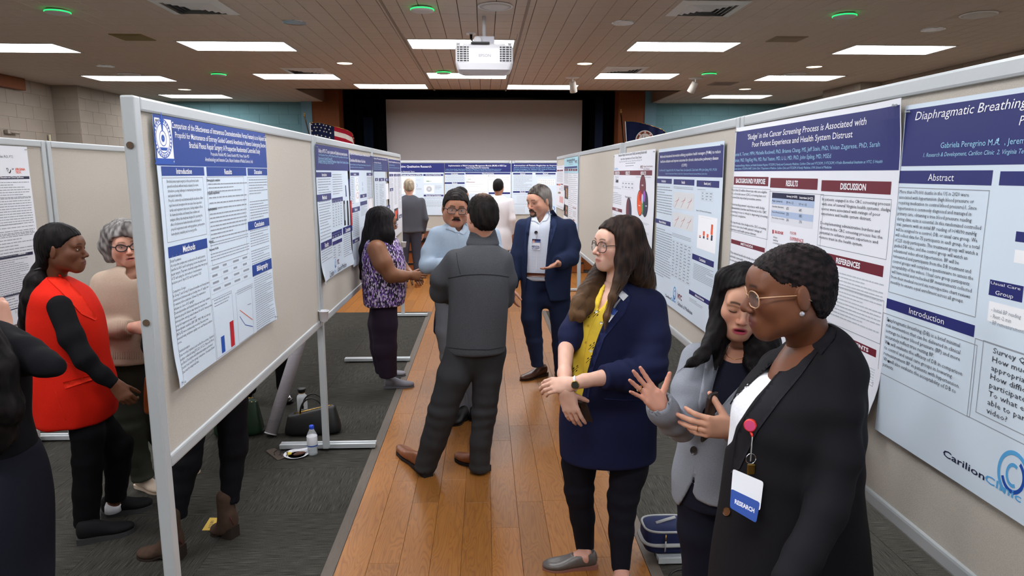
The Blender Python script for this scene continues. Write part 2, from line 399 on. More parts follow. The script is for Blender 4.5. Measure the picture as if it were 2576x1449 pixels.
def vent(x0, y0, lab, s=.6):
 t = thing('air_vent', lab, 'vent', (x0+s/2, y0+s/2, CEIL), 'square ceiling vents')
 f = MB(); b = .085
 for k, (o, i, z0, z1) in enumerate(((0, b, .0, -.018),)):
  V = [(x0+o, y0+o), (x0+s-o, y0+o), (x0+s-o, y0+s-o), (x0+o, y0+s-o), (x0+i, y0+i), (x0+s-i, y0+i), (x0+s-i, y0+s-i), (x0+i, y0+s-i)]
  V = [(p[0], p[1], CEIL-.004 if q < 4 else CEIL-.02) for q, p in enumerate(V)]
  f.add(V, [(0, 4, 5, 1), (1, 5, 6, 2), (2, 6, 7, 3), (3, 7, 4, 0)])
 f.build('frame', M_WHITE, t)
 MB().box((x0+b*.9, y0+b*.9, CEIL-.003), (x0+s-b*.9, y0+s-b*.9, CEIL+.001)).build('recess', mat('vent_dark', '5A5C60', .8, .1), t)
 for k in range(4):
  o = b+.008+k*.043; i = o+.032
  g = MB(); V = [(x0+o, y0+o, CEIL-.006), (x0+s-o, y0+o, CEIL-.006), (x0+s-o, y0+s-o, CEIL-.006), (x0+o, y0+s-o, CEIL-.006), (x0+i, y0+i, CEIL-.022), (x0+s-i, y0+i, CEIL-.022), (x0+s-i, y0+s-i, CEIL-.022), (x0+i, y0+s-i, CEIL-.022)]
  g.add(V, [(0, 4, 5, 1), (1, 5, 6, 2), (2, 6, 7, 3), (3, 7, 4, 0)]); g.build('louvre', mat('vent_louvre', 'EAEBEC', .5, .3), t)
 MB().box((x0+s/2-.05, y0+s/2-.05, CEIL-.018), (x0+s/2+.05, y0+s/2+.05, CEIL-.006)).build('core', mat('vent_louvre', 'B4B6B8'), t)
vent(-2.85, 6.17, 'square louvred ceiling vent at the upper left, nearest the viewer'); vent(1.70, 6.06, 'square louvred ceiling vent at the upper right, nearest the viewer')
vent(-2.85, 10.02, 'small far ceiling vent left of the projector'); vent(1.70, 9.72, 'small far ceiling vent right of the projector')
for (x0, y0, x1, y1, lab, c) in ((-3.96, 7.72, -3.62, 8.07, 'yellowed square access panel in the left part of the ceiling', '8C7A4E'), (3.15, 7.56, 3.5, 7.86, 'beige square access panel in the right part of the ceiling', '9A8872')):
 t = thing('access_panel', lab, 'ceiling panel', ((x0+x1)/2, (y0+y1)/2, CEIL))
 MB().box((x0, y0, CEIL-.008), (x1, y1, CEIL+.004), bev=.003).build('frame', mat('access_frame_'+c, c, .7, .2), t)
 MB().box((x0+.035, y0+.035, CEIL-.012), (x1-.035, y1-.035, CEIL-.006)).build('cover', mat('access_cover_'+c, c, .7, .2, noise=(80, .08)), t)
c = atz(1818, 210, CEIL)
t = thing('return_grille', 'flat square return grille in the far right part of the ceiling', 'vent', (c[0], c[1], CEIL))
MB().box((c[0]-.2, c[1]-.2, CEIL-.008), (c[0]+.2, c[1]+.2, CEIL+.004)).build('frame', mat('access_cover_b', 'A2958C', .7, .2), t)
for k in range(7): MB().box((c[0]-.17, c[1]-.16+k*.048, CEIL-.014), (c[0]+.17, c[1]-.145+k*.048, CEIL-.007)).build('slat', mat('access_cover_b', 'A2958C'), t)
def spot(px, py, lab, tip):
 c = atz(px, py, CEIL)
 t = thing('spotlight', lab, 'spotlight', (c[0], c[1], CEIL), 'white ceiling spotlights')
 MB().lathe([(.01, 0), (.11, 0), (.11, -.012), (.01, -.016)], (c[0], c[1], CEIL), 20).build('canopy', M_WHITE, t, True)
 MB().tube([(c[0], c[1], CEIL-.01), (c[0], c[1], CEIL-.09)], .012).build('stem', M_WHITE, t, True)
 d = Vector((tip[0], .35, -.8)).normalized()*.17; p0 = Vector((c[0], c[1], CEIL-.06)); 
 MB().tube([p0+d*.0, p0+d*.08, p0+d*.5, p0+d], [.035, .05, .053, .058], 14).build('lamp_head', mat('spot_head', 'CFC9C0', .5, .3), t, True)
spot(1440, 194, 'small white spotlight in front of the stage-edge light panel', (.16,)); spot(1750, 196, 'small white spotlight right of the wooden stage pillar', (-.3,))
def projector():
 Y = 6.75
 a = atY(1147, 121, Y); b = atY(1289, 187, Y)
 x0, x1, z1, z0 = a[0], b[0], a[2]-.0, b[2]
 t = thing('projector', 'white ceiling projector hanging above the aisle', 'projector', ((x0+x1)/2, Y, CEIL))
 dp = .36
 M_PJ = mat('projector_shell', 'D9DADF', .4, .4)
 bd = MB()
 zs = [z0, z0+.02, z0+.075, z1-.03, z1]; ins = [.06, .022, 0, 0, .01]; yin = [.06, .02, 0, 0, .02]
 V = []; n = 0
 def rr(x0, x1, y0, y1, z, r=.035):
  P = []
  for (cx, cy, a0) in ((x1-r, y1-r, 0), (x0+r, y1-r, 90), (x0+r, y0+r, 180), (x1-r, y0+r, 270)):
   for q in range(5): an = math.radians(a0+q*22.5); P.append((cx+r*math.cos(an), cy+r*math.sin(an), z))
  return P
 for z, i_, yi in zip(zs, ins, yin): V += rr(x0+i_, x1-i_, Y-dp/2+yi, Y+dp/2-yi, z)
 k = 20; Fc = [tuple(range(k-1, -1, -1)), tuple((len(zs)-1)*k+q for q in range(k))]
 for i in range(len(zs)-1):
  for q in range(k): Fc.append((i*k+q, i*k+(q+1) % k, (i+1)*k+(q+1) % k, (i+1)*k+q))
 body = mesh_obj('body', V, Fc, M_PJ, t)
 w = x1-x0; yf = Y-dp/2
 for s, xa in ((0, x0+.018), (1, x1-.018-.105)):
  g = MB().box((xa, yf-.0015, z0+.085), (xa+.105, yf+.01, z1-.012)).build('vent_grille', M_BLACK, t)
  h = (z1-.012)-(z0+.085)
  for q in range(8): MB().box((xa-.002, yf-.005, z0+.085+h*q/7-.0028), (xa+.107, yf+.004, z0+.085+h*q/7+.0028)).build('grille_bar', M_PJ, g)
  for q in range(3): MB().box((xa+.02+q*.034-(0 if s else 0)-.003, yf-.005, z0+.085), (xa+.02+q*.034+.003, yf+.004, z1-.012)).build('grille_bar', M_PJ, g)
 zc = z1-.095
 LET.append(('EPSON', ((x0+x1)/2+.005, yf-.002, zc), .026, t, (1, 0, 0), (0, 0, 1), mat('logo_grey', '8E8F94', .5, .3)))
 MB().box((x0+.065, yf+.028, z0+.018), (x0+.1, yf+.034, z0+.027)).build('sensor_window', M_BLACK, t)
 br = MB(); br.box((x0+.07, Y-.13, z1-.004), (x1-.07, Y+.1, z1+.02), bev=.006); br.build('bracket', M_PJ, t)
 xm = (x0+x1)/2
 MB().box((xm-.09, Y-.05, z1+.02), (xm+.095, Y+.05, z1+.1), bev=.004).build('mount_housing', mat('mount', 'C2C4CE', .45, .4), t)
 MB().lathe([(.035, 0), (.04, .006), (.04, .03), (.03, .034)], (0, 0, 0), 20, Matrix.Translation((xm-.062, Y-.05, z1+.055)) @ Matrix.Rotation(math.pi/2, 4, 'X')).build('pivot_knob', M_PJ, t, True)
 MB().tube([(xm, Y, z1+.1), (xm, Y, CEIL)], .018, 12).build('ceiling_pole', M_PJ, t, True)
 for xx in (x0+.025, x1-.03): MB().lathe([(.016, 0), (.016, .02), (.019, .021), (.019, .03)], (xx, Y-.1, z1), 12).build('foot', M_PJ, t, True)
 pk = MB().box((xm-.125, yf+.02, z1+.012), (xm+.05, yf+.045, z1+.032), bev=.006).build('cable_bundle', M_BLACK, t)
 c = atz(1185, 84, CEIL)
 o = thing('ceiling_outlet', 'white ceiling power outlet above the projector', 'outlet', (c[0], c[1], CEIL))
 MB().box((c[0]-.05, c[1]-.07, CEIL-.007), (c[0]+.05, c[1]+.07, CEIL+.002), bev=.002).build('plate', M_WHITE, o)
 MB().box((c[0]-.02, c[1]-.03, CEIL-.012), (c[0]+.02, c[1]+.03, CEIL-.006)).build('socket', mat('socket_face', 'C5C4C0'), o)
 p0 = Vector((c[0], c[1], CEIL-.012)); p3 = Vector((xm+.04, yf+.03, z1+.022))
 pts = [p0, p0+Vector((0, -.01, -.05))]
 for q in range(1, 11):
  u = q/10; pts.append((p0+Vector((0, -.01, -.05))).lerp(p3, u)+Vector((0, 0, -.05*math.sin(math.pi*u))))
 cb = MB(); cb.tube(pts, [.014, .013]+[.006]*10, 8); tag(cb.build('power_cord', M_BLACK, loc=tuple(p0)), 'black power cord drooping from ceiling outlet to projector', 'cord')
LET = []
projector()
# ==== walls
BM = {}
def block_mesh(m, sx=.4):
 k = (m.name, sx)
 if k not in BM:
  me = slab_mesh('wall_block', sx-.005, .2-.005, .006, .002, m); BM[k] = me
 return BM[k]
def block_wall(parent, m, A, udir, length, nrm, z0=1.55, skip=None):
 u = Vector((*udir, 0)); n = Vector((*nrm, 0)); z = Vector((0, 0, 1))
 q = 0; zz = z0
 while zz < CEIL-.01:
  h = min(.2, CEIL-zz)
  s = -(.2 if q % 2 else 0); 
  while s < length-.02:
   a = max(s, 0); b = min(s+.4, length)
   if b-a > .03:
    c = Vector((A[0], A[1], 0))+u*((a+b)/2)+z*(zz+h/2)+n*.006
    if skip is None or not skip(c):
     px, py, w = projn(tuple(c))
     if -60 < px < 2640 and w > 0:
      o = bpy.data.objects.new('wall_block', block_mesh(m)); COL.objects.link(o); o.parent = parent
      R = Matrix((u, z, n)).transposed() if u.cross(z).dot(n) > 0 else Matrix((-u, z, n)).transposed()
      o.matrix_local = Matrix.Translation(c-Vector(org(parent))) @ R.to_4x4() @ Matrix.Diagonal(((b-a)/.4, h/.2, 1, 1))
   s += .4
  zz += .2; q += 1
M_MORT = mat('beige_mortar', '988D82', .9, .1); M_MORTT = mat('teal_mortar', '688D94', .9, .1)
wl = tag(MB().box((XL-.2, YF, 0), (XL, YB+.2, CEIL+.2)).build('wall_left', M_MORT, loc=(XL, 6, 0)), 'beige painted block wall on the left', None, None, 'structure')
block_wall(wl, M_BLOCK, (XL, 9.6), (0, 1), 2.5, (1, 0)); block_wall(wl, M_BLOCK, (XL, 13.65), (0, 1), 1.1, (1, 0))
PIL = (12.15, 13.62)
pil = MB().box((XL-.1, PIL[0]-.0, 0), (XL+.42, PIL[1], CEIL)).build('pilaster', M_MORT, wl)
block_wall(pil, M_BLOCK, (XL+.42, PIL[0]), (0, 1), PIL[1]-PIL[0], (1, 0)); block_wall(pil, M_BLOCK, (XL, PIL[0]), (1, 0), .42, (0, -1))
wr = tag(MB().box((XR, YF, 0), (XR+.2, YB+.2, CEIL+.2)).build('wall_right', M_MORT, loc=(XR, 6, 0)), 'beige painted block wall on the right', None, None, 'structure')
block_wall(wr, M_BLOCK, (XR, 7.5), (0, 1), 3.6, (-1, 0), 2.2); block_wall(wr, M_BLOCK, (XR, 12.5), (0, 1), 2.25, (-1, 0), 2.2)
pil2 = MB().box((XR-.35, 11.2, 0), (XR+.1, 12.45, CEIL)).build('pilaster', M_MORT, wr)
block_wall(pil2, M_BLOCK, (XR-.35, 11.2), (0, 1), 1.25, (-1, 0), 2.2); block_wall(pil2, M_BLOCK, (XR-.35, 11.2), (1, 0), .35, (0, -1), 2.2)
tag(MB().box((XL-.2, YF-.2, 0), (XR+.2, YF, CEIL+.2)).build('wall_front', M_BLOCK, loc=(0, YF, 0)), 'plain beige wall behind the viewer', None, None, 'structure')
OX0, OX1 = -2.99, 2.83
PXL, PXR = -3.54, 3.38
wb = MB(); wb.box((XL, YB, 0), (-3.74, YB+.2, 4.6)); wb.box((3.6, YB, 0), (XR, YB+.2, 4.6))
wb = tag(wb.build('wall_back', M_MORTT, loc=(0, YB, 0)), 'teal painted block wall beside the stage', None, None, 'structure')
block_wall(wb, M_TEAL, (XL, YB), (1, 0), -3.74-XL, (0, -1), 1.9); block_wall(wb, M_TEAL, (3.6, YB), (1, 0), XR-3.6, (0, -1), 1.9)
for (x0, x1) in ((-3.76, PXL), (PXR, 3.62)): MB().box((x0, YB-.12, 0), (x1, YB+.3, 4.6), bev=.006).build('blue_pilaster', M_BLUEP, wb)
for (x0, x1) in ((PXL, OX0), (OX1, PXR)):
 MB().box((x0, YB-.1, 0), (x1, YB+.35, 2.14)).build('veneer_panel', M_PANELW, wb); MB().box((x0, YB-.1, 2.148), (x1, YB+.35, 4.6)).build('veneer_panel', M_PANELW, wb)
stg = tag(MB().box((OX0-2, YB+3.2, 0), (OX1+2, YB+3.3, 4.6)).box((OX0-2, YB+.2, 0), (OX0-1.9, YB+3.2, 4.6)).box((OX1+1.9, YB+.2, 0), (OX1+2, YB+3.2, 4.6)).box((OX0-2, YB+.36, 4.1), (OX1+2, YB+3.3, 4.2)).build('wall_stage', M_CURT, loc=(0, YB+3, 0)), 'black walls of the stage behind the screen', None, None, 'structure')
M_PANELB = mat('stage_front_wood', '8A4B1E', .45, .35, noise=(4, .12, (1, 8, 8)))
sd = tag(MB().box((OX0-1, 13.4, -.01), (OX1+1, YB+3.2, .62), bev=.01).build('stage_platform', M_PANELB, loc=(0, 13.4, 0)), 'wooden stage platform with a dark front edge', None, None, 'structure')
MB().box((OX0-1, 13.38, .56), (OX1+1, 13.6, .64)).build('nosing', M_BLACK, sd)
for k, (y0, z) in enumerate(((12.96, .2), (13.18, .41))):
 MB().box((-2.0, y0, 0), (1.9, 13.4, z), bev=.008).build('step', M_PANELB, sd)
 MB().box((-2.0, y0-.008, z-.03), (1.9, y0+.04, z+.004)).build('step_nosing', M_BLACK, sd)
def curtain(x0, x1, y, z0, z1, lab, m, wave=.05, n=None):
 n = n or int(abs(x1-x0)/.03)+2
 V = []; Fc = []
 for i in range(n):
  u = i/(n-1); x = x0+(x1-x0)*u; yy = y+wave*math.sin(u*abs(x1-x0)*28)+wave*.4*math.sin(u*abs(x1-x0)*61+1)
  V += [(x, yy, z0), (x, yy, z1), (x, yy+.02, z0), (x, yy+.02, z1)]
 for i in range(n-1):
  a = i*4; b = a+4; Fc += [(a, b, b+1, a+1), (a+2, a+3, b+3, b+2), (a+1, b+1, b+3, a+3), (a, a+2, b+2, b)]
 return tag(mesh_obj('stage_curtain', V, Fc, m, smooth=True, loc=((x0+x1)/2, y, z0)), lab, 'curtain')
curtain(OX0-.6, -2.15, YB+.75, .64, 4.1, 'black pleated stage curtain left of the projection screen', M_CURT)
curtain(2.35, OX1+.6, YB+.75, .64, 4.1, 'black pleated stage curtain right of the projection screen', M_CURT)
curtain(OX0-.6, OX1+.6, YB+.5, 3.63, 4.1, 'black valance curtain hanging above the projection screen', M_CURT, .03)
M_NAVYC = mat('navy_curtain', '2B3347', .9, .05)
curtain(2.45, 2.62, YB+.6, .64, 3.55, 'narrow blue-grey curtain strip right of the projection screen', M_NAVYC, .01)
curtain(-2.62, -2.42, YB+.62, .64, 3.1, 'narrow dark blue curtain strip left of the projection screen', mat('navy_curtain2', '1A2030', .9, .05), .01)
YS = 16.0
a = atY(960, 250, YS); b = atY(1465, 252, YS)
t = thing('projection_screen', 'wide blank grey projection screen hanging on the stage', 'screen', ((a[0]+b[0])/2, YS, 1.0))
MB().box((a[0], YS, 1.0), (b[0], YS+.012, a[2])).build('screen_sheet', M_SCREEN, t)
MB().tube([(a[0], YS+.05, a[2]+.04), (b[0], YS+.05, a[2]+.04)], .045, 12).build('roller_case', M_BLACK, t, True)
MB().box((a[0], YS-.01, .97), (b[0], YS+.02, 1.0)).build('bottom_bar', M_BLACK, t)
a = atX(0, 190, XL+.06); b = atX(60, 228, XL+.06)
tag(MB().box((XL+.014, 8.5, b[2]), (XL+.1, b[1], CEIL-.001), bev=.01).build('wooden_valance', M_PANELW, loc=(XL+.05, 9.5, b[2])), 'cherry wood valance high on the left wall', 'valance')
c = atX(28, 332, XL+.05)
t = thing('door_closer', 'small pale door closer on the left wall', 'door closer', tuple(c))
MB().box((XL+.014, c[1]-.1, c[2]-.03), (XL+.07, c[1]-.02, c[2]+.03), bev=.008).build('bracket', M_BLOCK, t)
MB().tube([(XL+.06, c[1]-.05, c[2]), (XL+.06, c[1]+.16, c[2]-.005)], .022, 10).build('cylinder', M_BLOCK, t, True)
c = atX(125, 345, XL+.05)
tag(MB().tube([(XL+.05, c[1], 1.2), (XL+.05, c[1], c[2]+.04)], .016, 8).build('standing_pipe', mat('cream_paint', 'CFC9A8', .5, .3), smooth=True, loc=(XL+.05, c[1], 1.2)), 'thin cream pipe on the left wall above the far display board', 'pipe')
# ==== display boards
def board(name_label, axis, c, a0, a1, z0, z1, feet=(), legs=(), group='fabric display boards', th=.042, fw_=.045, face=1, bolts=()):
 loc = (c, (a0+a1)/2, 0) if axis == 'Y' else ((a0+a1)/2, c, 0)
 t = thing('display_board', name_label, 'display board', loc, group)
 def B(m, s0, s1, h0, h1, t0, t1, bev=.004):
  if axis == 'Y': m.box((c+t0, s0, h0), (c+t1, s1, h1), bev=bev)
  else: m.box((s0, c+t0, h0), (s1, c+t1, h1), bev=bev)
  return m
 h = th/2
 pn = B(MB(), a0+fw_*.6, a1-fw_*.6, z0+fw_*.6, z1-fw_*.6, -h*.5, h*.5, 0).build('fabric_panel', M_FAB, t)
 B(MB(), a0+fw_, a1-fw_, z1-fw_, z1, -h, h, .008).build('frame_rail', M_ALU, t)
 B(MB(), a0+fw_, a1-fw_, z0, z0+fw_, -h, h, .008).build('frame_rail', M_ALU, t)
 for s0, s1, leg in ((a0, a0+fw_, legs and legs[0]), (a1-fw_, a1, legs and legs[1])):
  B(MB(), s0+.001, s1-.001, z0 if not leg else .03, z1, -h, h, .006).build('upright', M_ALU, t)
 for s in feet:
  f = MB(); w = .032
  for (o0, o1, zz) in ((-w, -.006, .042), (.006, w, .042), (-w+.004, w-.004, .026)):
   if axis == 'Y': f.box((c-.33, s+o0, .012), (c+.33, s+o1, zz), bev=.002)
   else: f.box((s+o0, c-.33, .012), (s+o1, c+.33, zz), bev=.002)
  fo = f.build('foot', M_ALU, t)
  for q in (-.3, .3): MB().lathe([(.016, 0), (.016, .008), (.008, .013)], (c+q, s, 0) if axis == 'Y' else (s, c+q, 0), 10).build('levelling_pad', M_GREY, fo)
 for (s, z) in bolts:
  m = MB().lathe([(.001, 0), (.011, .001), (.011, .004)], (0, 0, 0), 14, Matrix.Translation((c, s, z)) @ Matrix.Rotation(math.pi/2, 4, 'X'))
  m.build('bolt_hole', mat('bolt_brown', '5B4A3A', .6, .3), t)
 return t, pn
ZL0, ZL1, ZR0, ZR1 = .9, 2.137, .915, 2.15
BL, BR_ = -1.1, 1.17
board('nearest display board left of the aisle, with one blue-headed poster', 'Y', BL, 2.215, 4.475, ZL0, ZL1, (2.24,), (True, False), bolts=((2.2145, 1.985), (2.2145, 1.42)))
board('grey display board on the left of the aisle behind the woman in the purple blouse', 'Y', BL, 4.485, 6.76, ZL0, ZL1, (4.57,), (True, False))
board('last grey display board on the left of the aisle, nearest the stage', 'Y', BL, 6.77, 9.05, ZL0, ZL1, (6.8, 9.02), (True, True))
board('large display board at the right edge carrying the two nearest posters', 'Y', BR_, .5, 3.1, ZR0, ZR1, (3.07,), (False, True))
board('display board on the right of the aisle behind the woman in the yellow blouse', 'Y', BR_, 3.11, 5.66, ZR0, ZR1, (5.63,), (False, True))
board('bare display board right of the aisle beside the man in the navy suit', 'Y', BR_, 5.83, 8.4, ZR0, ZR1, (5.86, 8.37), (True, True))
board('farthest display board on the right of the aisle with a pale blue poster', 'Y', BR_, 8.41, 10.95, ZR0, ZR1, (10.92,), (False, True))
board('far display board facing the viewer with two blue-headed posters', 'X', 12.3, -1.95, .485, .87, 2.115, (-1.92, .46), (True, True), th=.04)
board('far display board facing the viewer, right-hand one before the stage', 'X', 12.3, .495, 2.93, .87, 2.115, (2.9,), (False, True), th=.04)
BLL = -2.98
board('display board in the left background carrying a white poster', 'Y', BLL, 2.4, 4.83, .88, 2.115, (4.8,), (False, True))
board('empty display board in the left background behind the woman in red', 'Y', BLL, 4.845, 7.28, .88, 2.115, (7.25,), (False, True))
# ==== lettering
TXC = {}
def text_geo(s, res=2, bold=0.0, shear=0.0, width=None, align='LEFT', space=1.0):
 k = (s, res, bold, shear, width, align, space)
 if k in TXC: return TXC[k]
 cu = bpy.data.curves.new('lettering', 'FONT'); cu.body = s; cu.size = 1.0; cu.resolution_u = res; cu.offset = bold; cu.shear = shear; cu.align_x = align; cu.space_line = space
 if width: cu.text_boxes[0].width = width
 cu.fill_mode = 'BOTH'
 ob = bpy.data.objects.new('lettering', cu)
 me = bpy.data.meshes.new_from_object(ob)
 V = np.array([v.co[:] for v in me.vertices]).reshape(-1, 3); Fc = [tuple(p.vertices) for p in me.polygons]
 bpy.data.objects.remove(ob); bpy.data.curves.remove(cu); bpy.data.meshes.remove(me)
 TXC[k] = (V, Fc); return TXC[k]
def place_text(name, s, c, size, parent, xd, zd, m, bold=0.0, align='CENTER'):
 V, Fc = text_geo(s, 2, bold)
 if not len(V): return
 mn, mx = V.min(0), V.max(0); cc = (mn+mx)/2; k = size/(mx[1]-mn[1])
 xd, zd = np.array(xd, float), np.array(zd, float)
 P = np.array(c)+((V[:, :1]-cc[0])*k)*xd+((V[:, 1:2]-cc[1])*k)*zd
 return mesh_obj(name, P, Fc, m, parent)
for (s, c, size, t, xd, zd, m) in LET: place_text('logo_lettering', s, c, size, t, xd, zd, m)
NAVY = mat('print_navy', '22296B', .45, .35); BLUE = mat('print_blue', '1C3F8C', .45, .35); MAROON = mat('print_maroon', '6B1F2E', .45, .35); DNAVY = mat('print_dark_navy', '1D2140', .45, .35)
PWHITE = mat('print_white', 'F2F4F8', .45, .35); PSKY = mat('print_sky', '9FD0EE', .45, .35); PINK = mat('print_ink', '3A3D45', .5, .3); PGREY = mat('print_grey', '9197A0', .5, .3); PLG = mat('print_light_grey', 'B9C0C8', .5, .3)
PRED = mat('print_red', 'B3202C', .5, .3); PBLUE = mat('print_bar_blue', '2450A8', .5, .3); PORANGE = mat('print_orange', 'E4572A', .5, .3); PGREEN = mat('print_green', '3E9A5B', .5, .3); PYEL = mat('print_yellow', 'E8B63A', .5, .3)
PLB = mat('print_light_blue', '5AA6DC', .5, .3); PBLK = mat('print_black', '141418', .5, .3); PPUR = mat('print_violet', 'A052B8', .5, .3); PPALE = mat('print_pale_panel', 'D5E3F0', .5, .3)
class Poster:
 def __init__(s, label, plane, val, tl, br, paper, wave=.004, curl=None, loose=0.0, off=.0225):
  s.plane = plane; s.val = val
  if plane == 'L': s.R, s.N = np.array([0, 1., 0]), np.array([1., 0, 0])
  elif plane == 'R': s.R, s.N = np.array([0, -1., 0]), np.array([-1., 0, 0])
  else: s.R, s.N = np.array([1., 0, 0]), np.array([0, -1., 0])
  a = s.hit(*tl) if not hasattr(tl, 'shape') else tl
  b = s.hit(*br) if not hasattr(br, 'shape') else br
  s.o = a; s.w = float((b-a)@s.R); s.h = float(a[2]-b[2]); s.wave = wave; s.curl = curl or {}; s.n = 0
  s.ph = rng.uniform(0, 6, 4)
  base = s.o+s.R*s.w/2-np.array([0, 0, s.h])
  nx, ny = 44, 34
  U, Vv = np.meshgrid(np.linspace(0, s.w, nx), np.linspace(0, s.h, ny))
  P = s.map(U.ravel(), Vv.ravel(), 0); Q = P-s.N*.0009
  Fc = []
  for j in range(ny-1):
   for i in range(nx-1):
    q = j*nx+i; Fc.append((q, q+nx, q+nx+1, q+1)); Fc.append((q+nx*ny, q+nx*ny+1, q+nx*ny+nx+1, q+nx*ny+nx))
  s.t = mesh_obj('poster', np.vstack([P, Q]), Fc, paper, smooth=True, loc=tuple(base))
  tag(s.t, label, 'poster', 'research posters on the boards')
  s.f = (0, 0, 1.0); s.geo = {}
 def frame(s, ox, oy, k): s.f = (ox, oy, k); return s
 def hit(s, x, y):
  if s.plane in 'LR': return atX(x, y, s.val)
  return atY(x, y, s.val)
 def uv(s, x, y):
  p = s.hit(s.f[0]+x/s.f[2], s.f[1]+y/s.f[2])-s.o
  return float(p@s.R), float(-p[2])
 def map(s, u, v, h):
  u = np.asarray(u, float); v = np.asarray(v, float)
  d = s.wave*(.5+.5*np.sin(u*5.1/s.w+s.ph[0])*np.cos(v*3.7/s.h+s.ph[1])) + s.wave*.5*(1+np.sin(v*9/s.h+s.ph[2]+u*2))*.5
  for k, a in s.curl.items():
   cu, cv = (0 if 'l' in k else s.w), (0 if 't' in k else s.h)
   rr = np.sqrt((u-cu)**2+(v-cv)**2); d = d+a*.55*np.exp(-(rr/.09)**2)
  for k, a in s.curl.items():
   if k == 'L': d = d+a*np.clip(1-u/.12, 0, 1)**2
   if k == 'B': d = d+a*np.clip(1-(s.h-v)/.12, 0, 1)**2
  return s.o+u[:, None]*s.R-v[:, None]*np.array([0, 0, 1.])+(np.asarray(h)+d)[:, None]*s.N
 def put(s, name, uvs, Fc, m, lay):
  k = (name, m.name, lay); g = s.geo.setdefault(k, [[], [], m, lay]); n = len(g[0])
  g[0] += [tuple(p) for p in uvs]; g[1] += [tuple(i+n for i in f) for f in Fc]
 def rect_uv(s, u0, v0, u1, v1, m, name='print_patch', lay=1, own=False):
  nx = max(2, int(abs(u1-u0)/.03)+1); ny = max(2, int(abs(v1-v0)/.03)+1)
  if min(abs(u1-u0), abs(v1-v0)) < .012: nx = min(nx, 12); ny = min(ny, 12)
  U, Vv = np.meshgrid(np.linspace(u0, u1, nx), np.linspace(v0, v1, ny)); Fc = []
  for j in range(ny-1):
   for i in range(nx-1): q = j*nx+i; Fc.append((q, q+nx, q+nx+1, q+1))
  uvs = list(zip(U.ravel(), Vv.ravel()))
  if own:
   A = np.array(uvs); mesh_obj(name, s.map(A[:, 0], A[:, 1], np.full(len(A), .0004*lay)), Fc, m, s.t)
  else: s.put(name, uvs, Fc, m, lay)
 def rect(s, x0, y0, x1, y1, m, name='print_patch', lay=1, own=False):
  a = s.uv(x0, y0); b = s.uv(x1, y1); s.rect_uv(a[0], a[1], b[0], b[1], m, name, lay, own); return s
 def outline(s, x0, y0, x1, y1, m=None, w=.002):
  m = m or PGREY; a = s.uv(x0, y0); b = s.uv(x1, y1)
  for (u0, v0, u1, v1) in ((a[0], a[1], b[0], a[1]+w), (a[0], b[1]-w, b[0], b[1]), (a[0], a[1], a[0]+w, b[1]), (b[0]-w, a[1], b[0], b[1])): s.rect_uv(u0, v0, u1, v1, m, 'box_outline', 1)
  return s
 def text_uv(s, txt, u0, v0, u1, v1, m, name='body_lettering', bold=0.0, shear=0.0, res=2, lay=3):
  V, Fc = text_geo(txt, res, bold, shear)
  if not len(V): return
  mn, mx = V.min(0), V.max(0)
  U = u0+(V[:, 0]-mn[0])/(mx[0]-mn[0])*(u1-u0); Vv = v1-(V[:, 1]-mn[1])/(mx[1]-mn[1])*(v1-v0)
  s.put(name, list(zip(U, Vv)), Fc, m, lay)
 def band_text(s, txt, x0, x1, y, f0, f1, hv, m, bold=.012, shear=0.0):
  u0 = s.uv(x0, y)[0]; u1 = s.uv(x1, y)[0]; s.text_uv(txt, u0, hv[0]+(hv[1]-hv[0])*f0, u1, hv[0]+(hv[1]-hv[0])*f1, m, 'title_lettering', bold, shear); return s
 def text(s, txt, x0, y0, x1, y1, m=None, name='body_lettering', bold=0.0, shear=0.0, res=2, lay=3):
  a = s.uv(x0, y0); b = s.uv(x1, y1); s.text_uv(txt, a[0], a[1], b[0], b[1], m or PINK, name, bold, shear, res, lay); return s
 def head(s, txt, x0, y0, x1, y1, m, tm=None, fill=.62, wfill=None, bold=.02):
  a = s.uv(x0, y0); b = s.uv(x1, y1); s.rect_uv(a[0], a[1], b[0], b[1], m, 'heading_band', 1, True)
  if txt:
   h = (b[1]-a[1])*fill; V, _ = text_geo(txt, 2, bold); asp = (V[:, 0].max()-V[:, 0].min())/(V[:, 1].max()-V[:, 1].min())
   w = min(h*asp*.95, (b[0]-a[0])*.94) if wfill is None else (b[0]-a[0])*wfill
   um, vm = (a[0]+b[0])/2, (a[1]+b[1])/2
   s.text_uv(txt, um-w/2, vm-h/2, um+w/2, vm+h/2, tm or PWHITE, 'heading_lettering', bold)
  return s
 def para(s, lines, x0, y0, x1, y1, m=None, name='body_lettering', ragged=True, bold=0.0):
  a = s.uv(x0, y0); b = s.uv(x1, y1); n = len(lines); lh = (b[1]-a[1])/n; 
  g = [text_geo(l, 1, bold) for l in lines]; W = [(v[0][:, 0].max()-v[0][:, 0].min()) if len(v[0]) else 0 for v in g]; k = (b[0]-a[0])/max(W)
  for i, l in enumerate(lines):
   V, Fc = g[i]
   if not len(V): continue
   U = a[0]+(V[:, 0]-V[:, 0].min())*k+(.0); 
   Vv = a[1]+lh*(i+.78)-V[:, 1]*lh*.92
   s.put(name, list(zip(U, Vv)), Fc, m or PINK, 3)
  return s
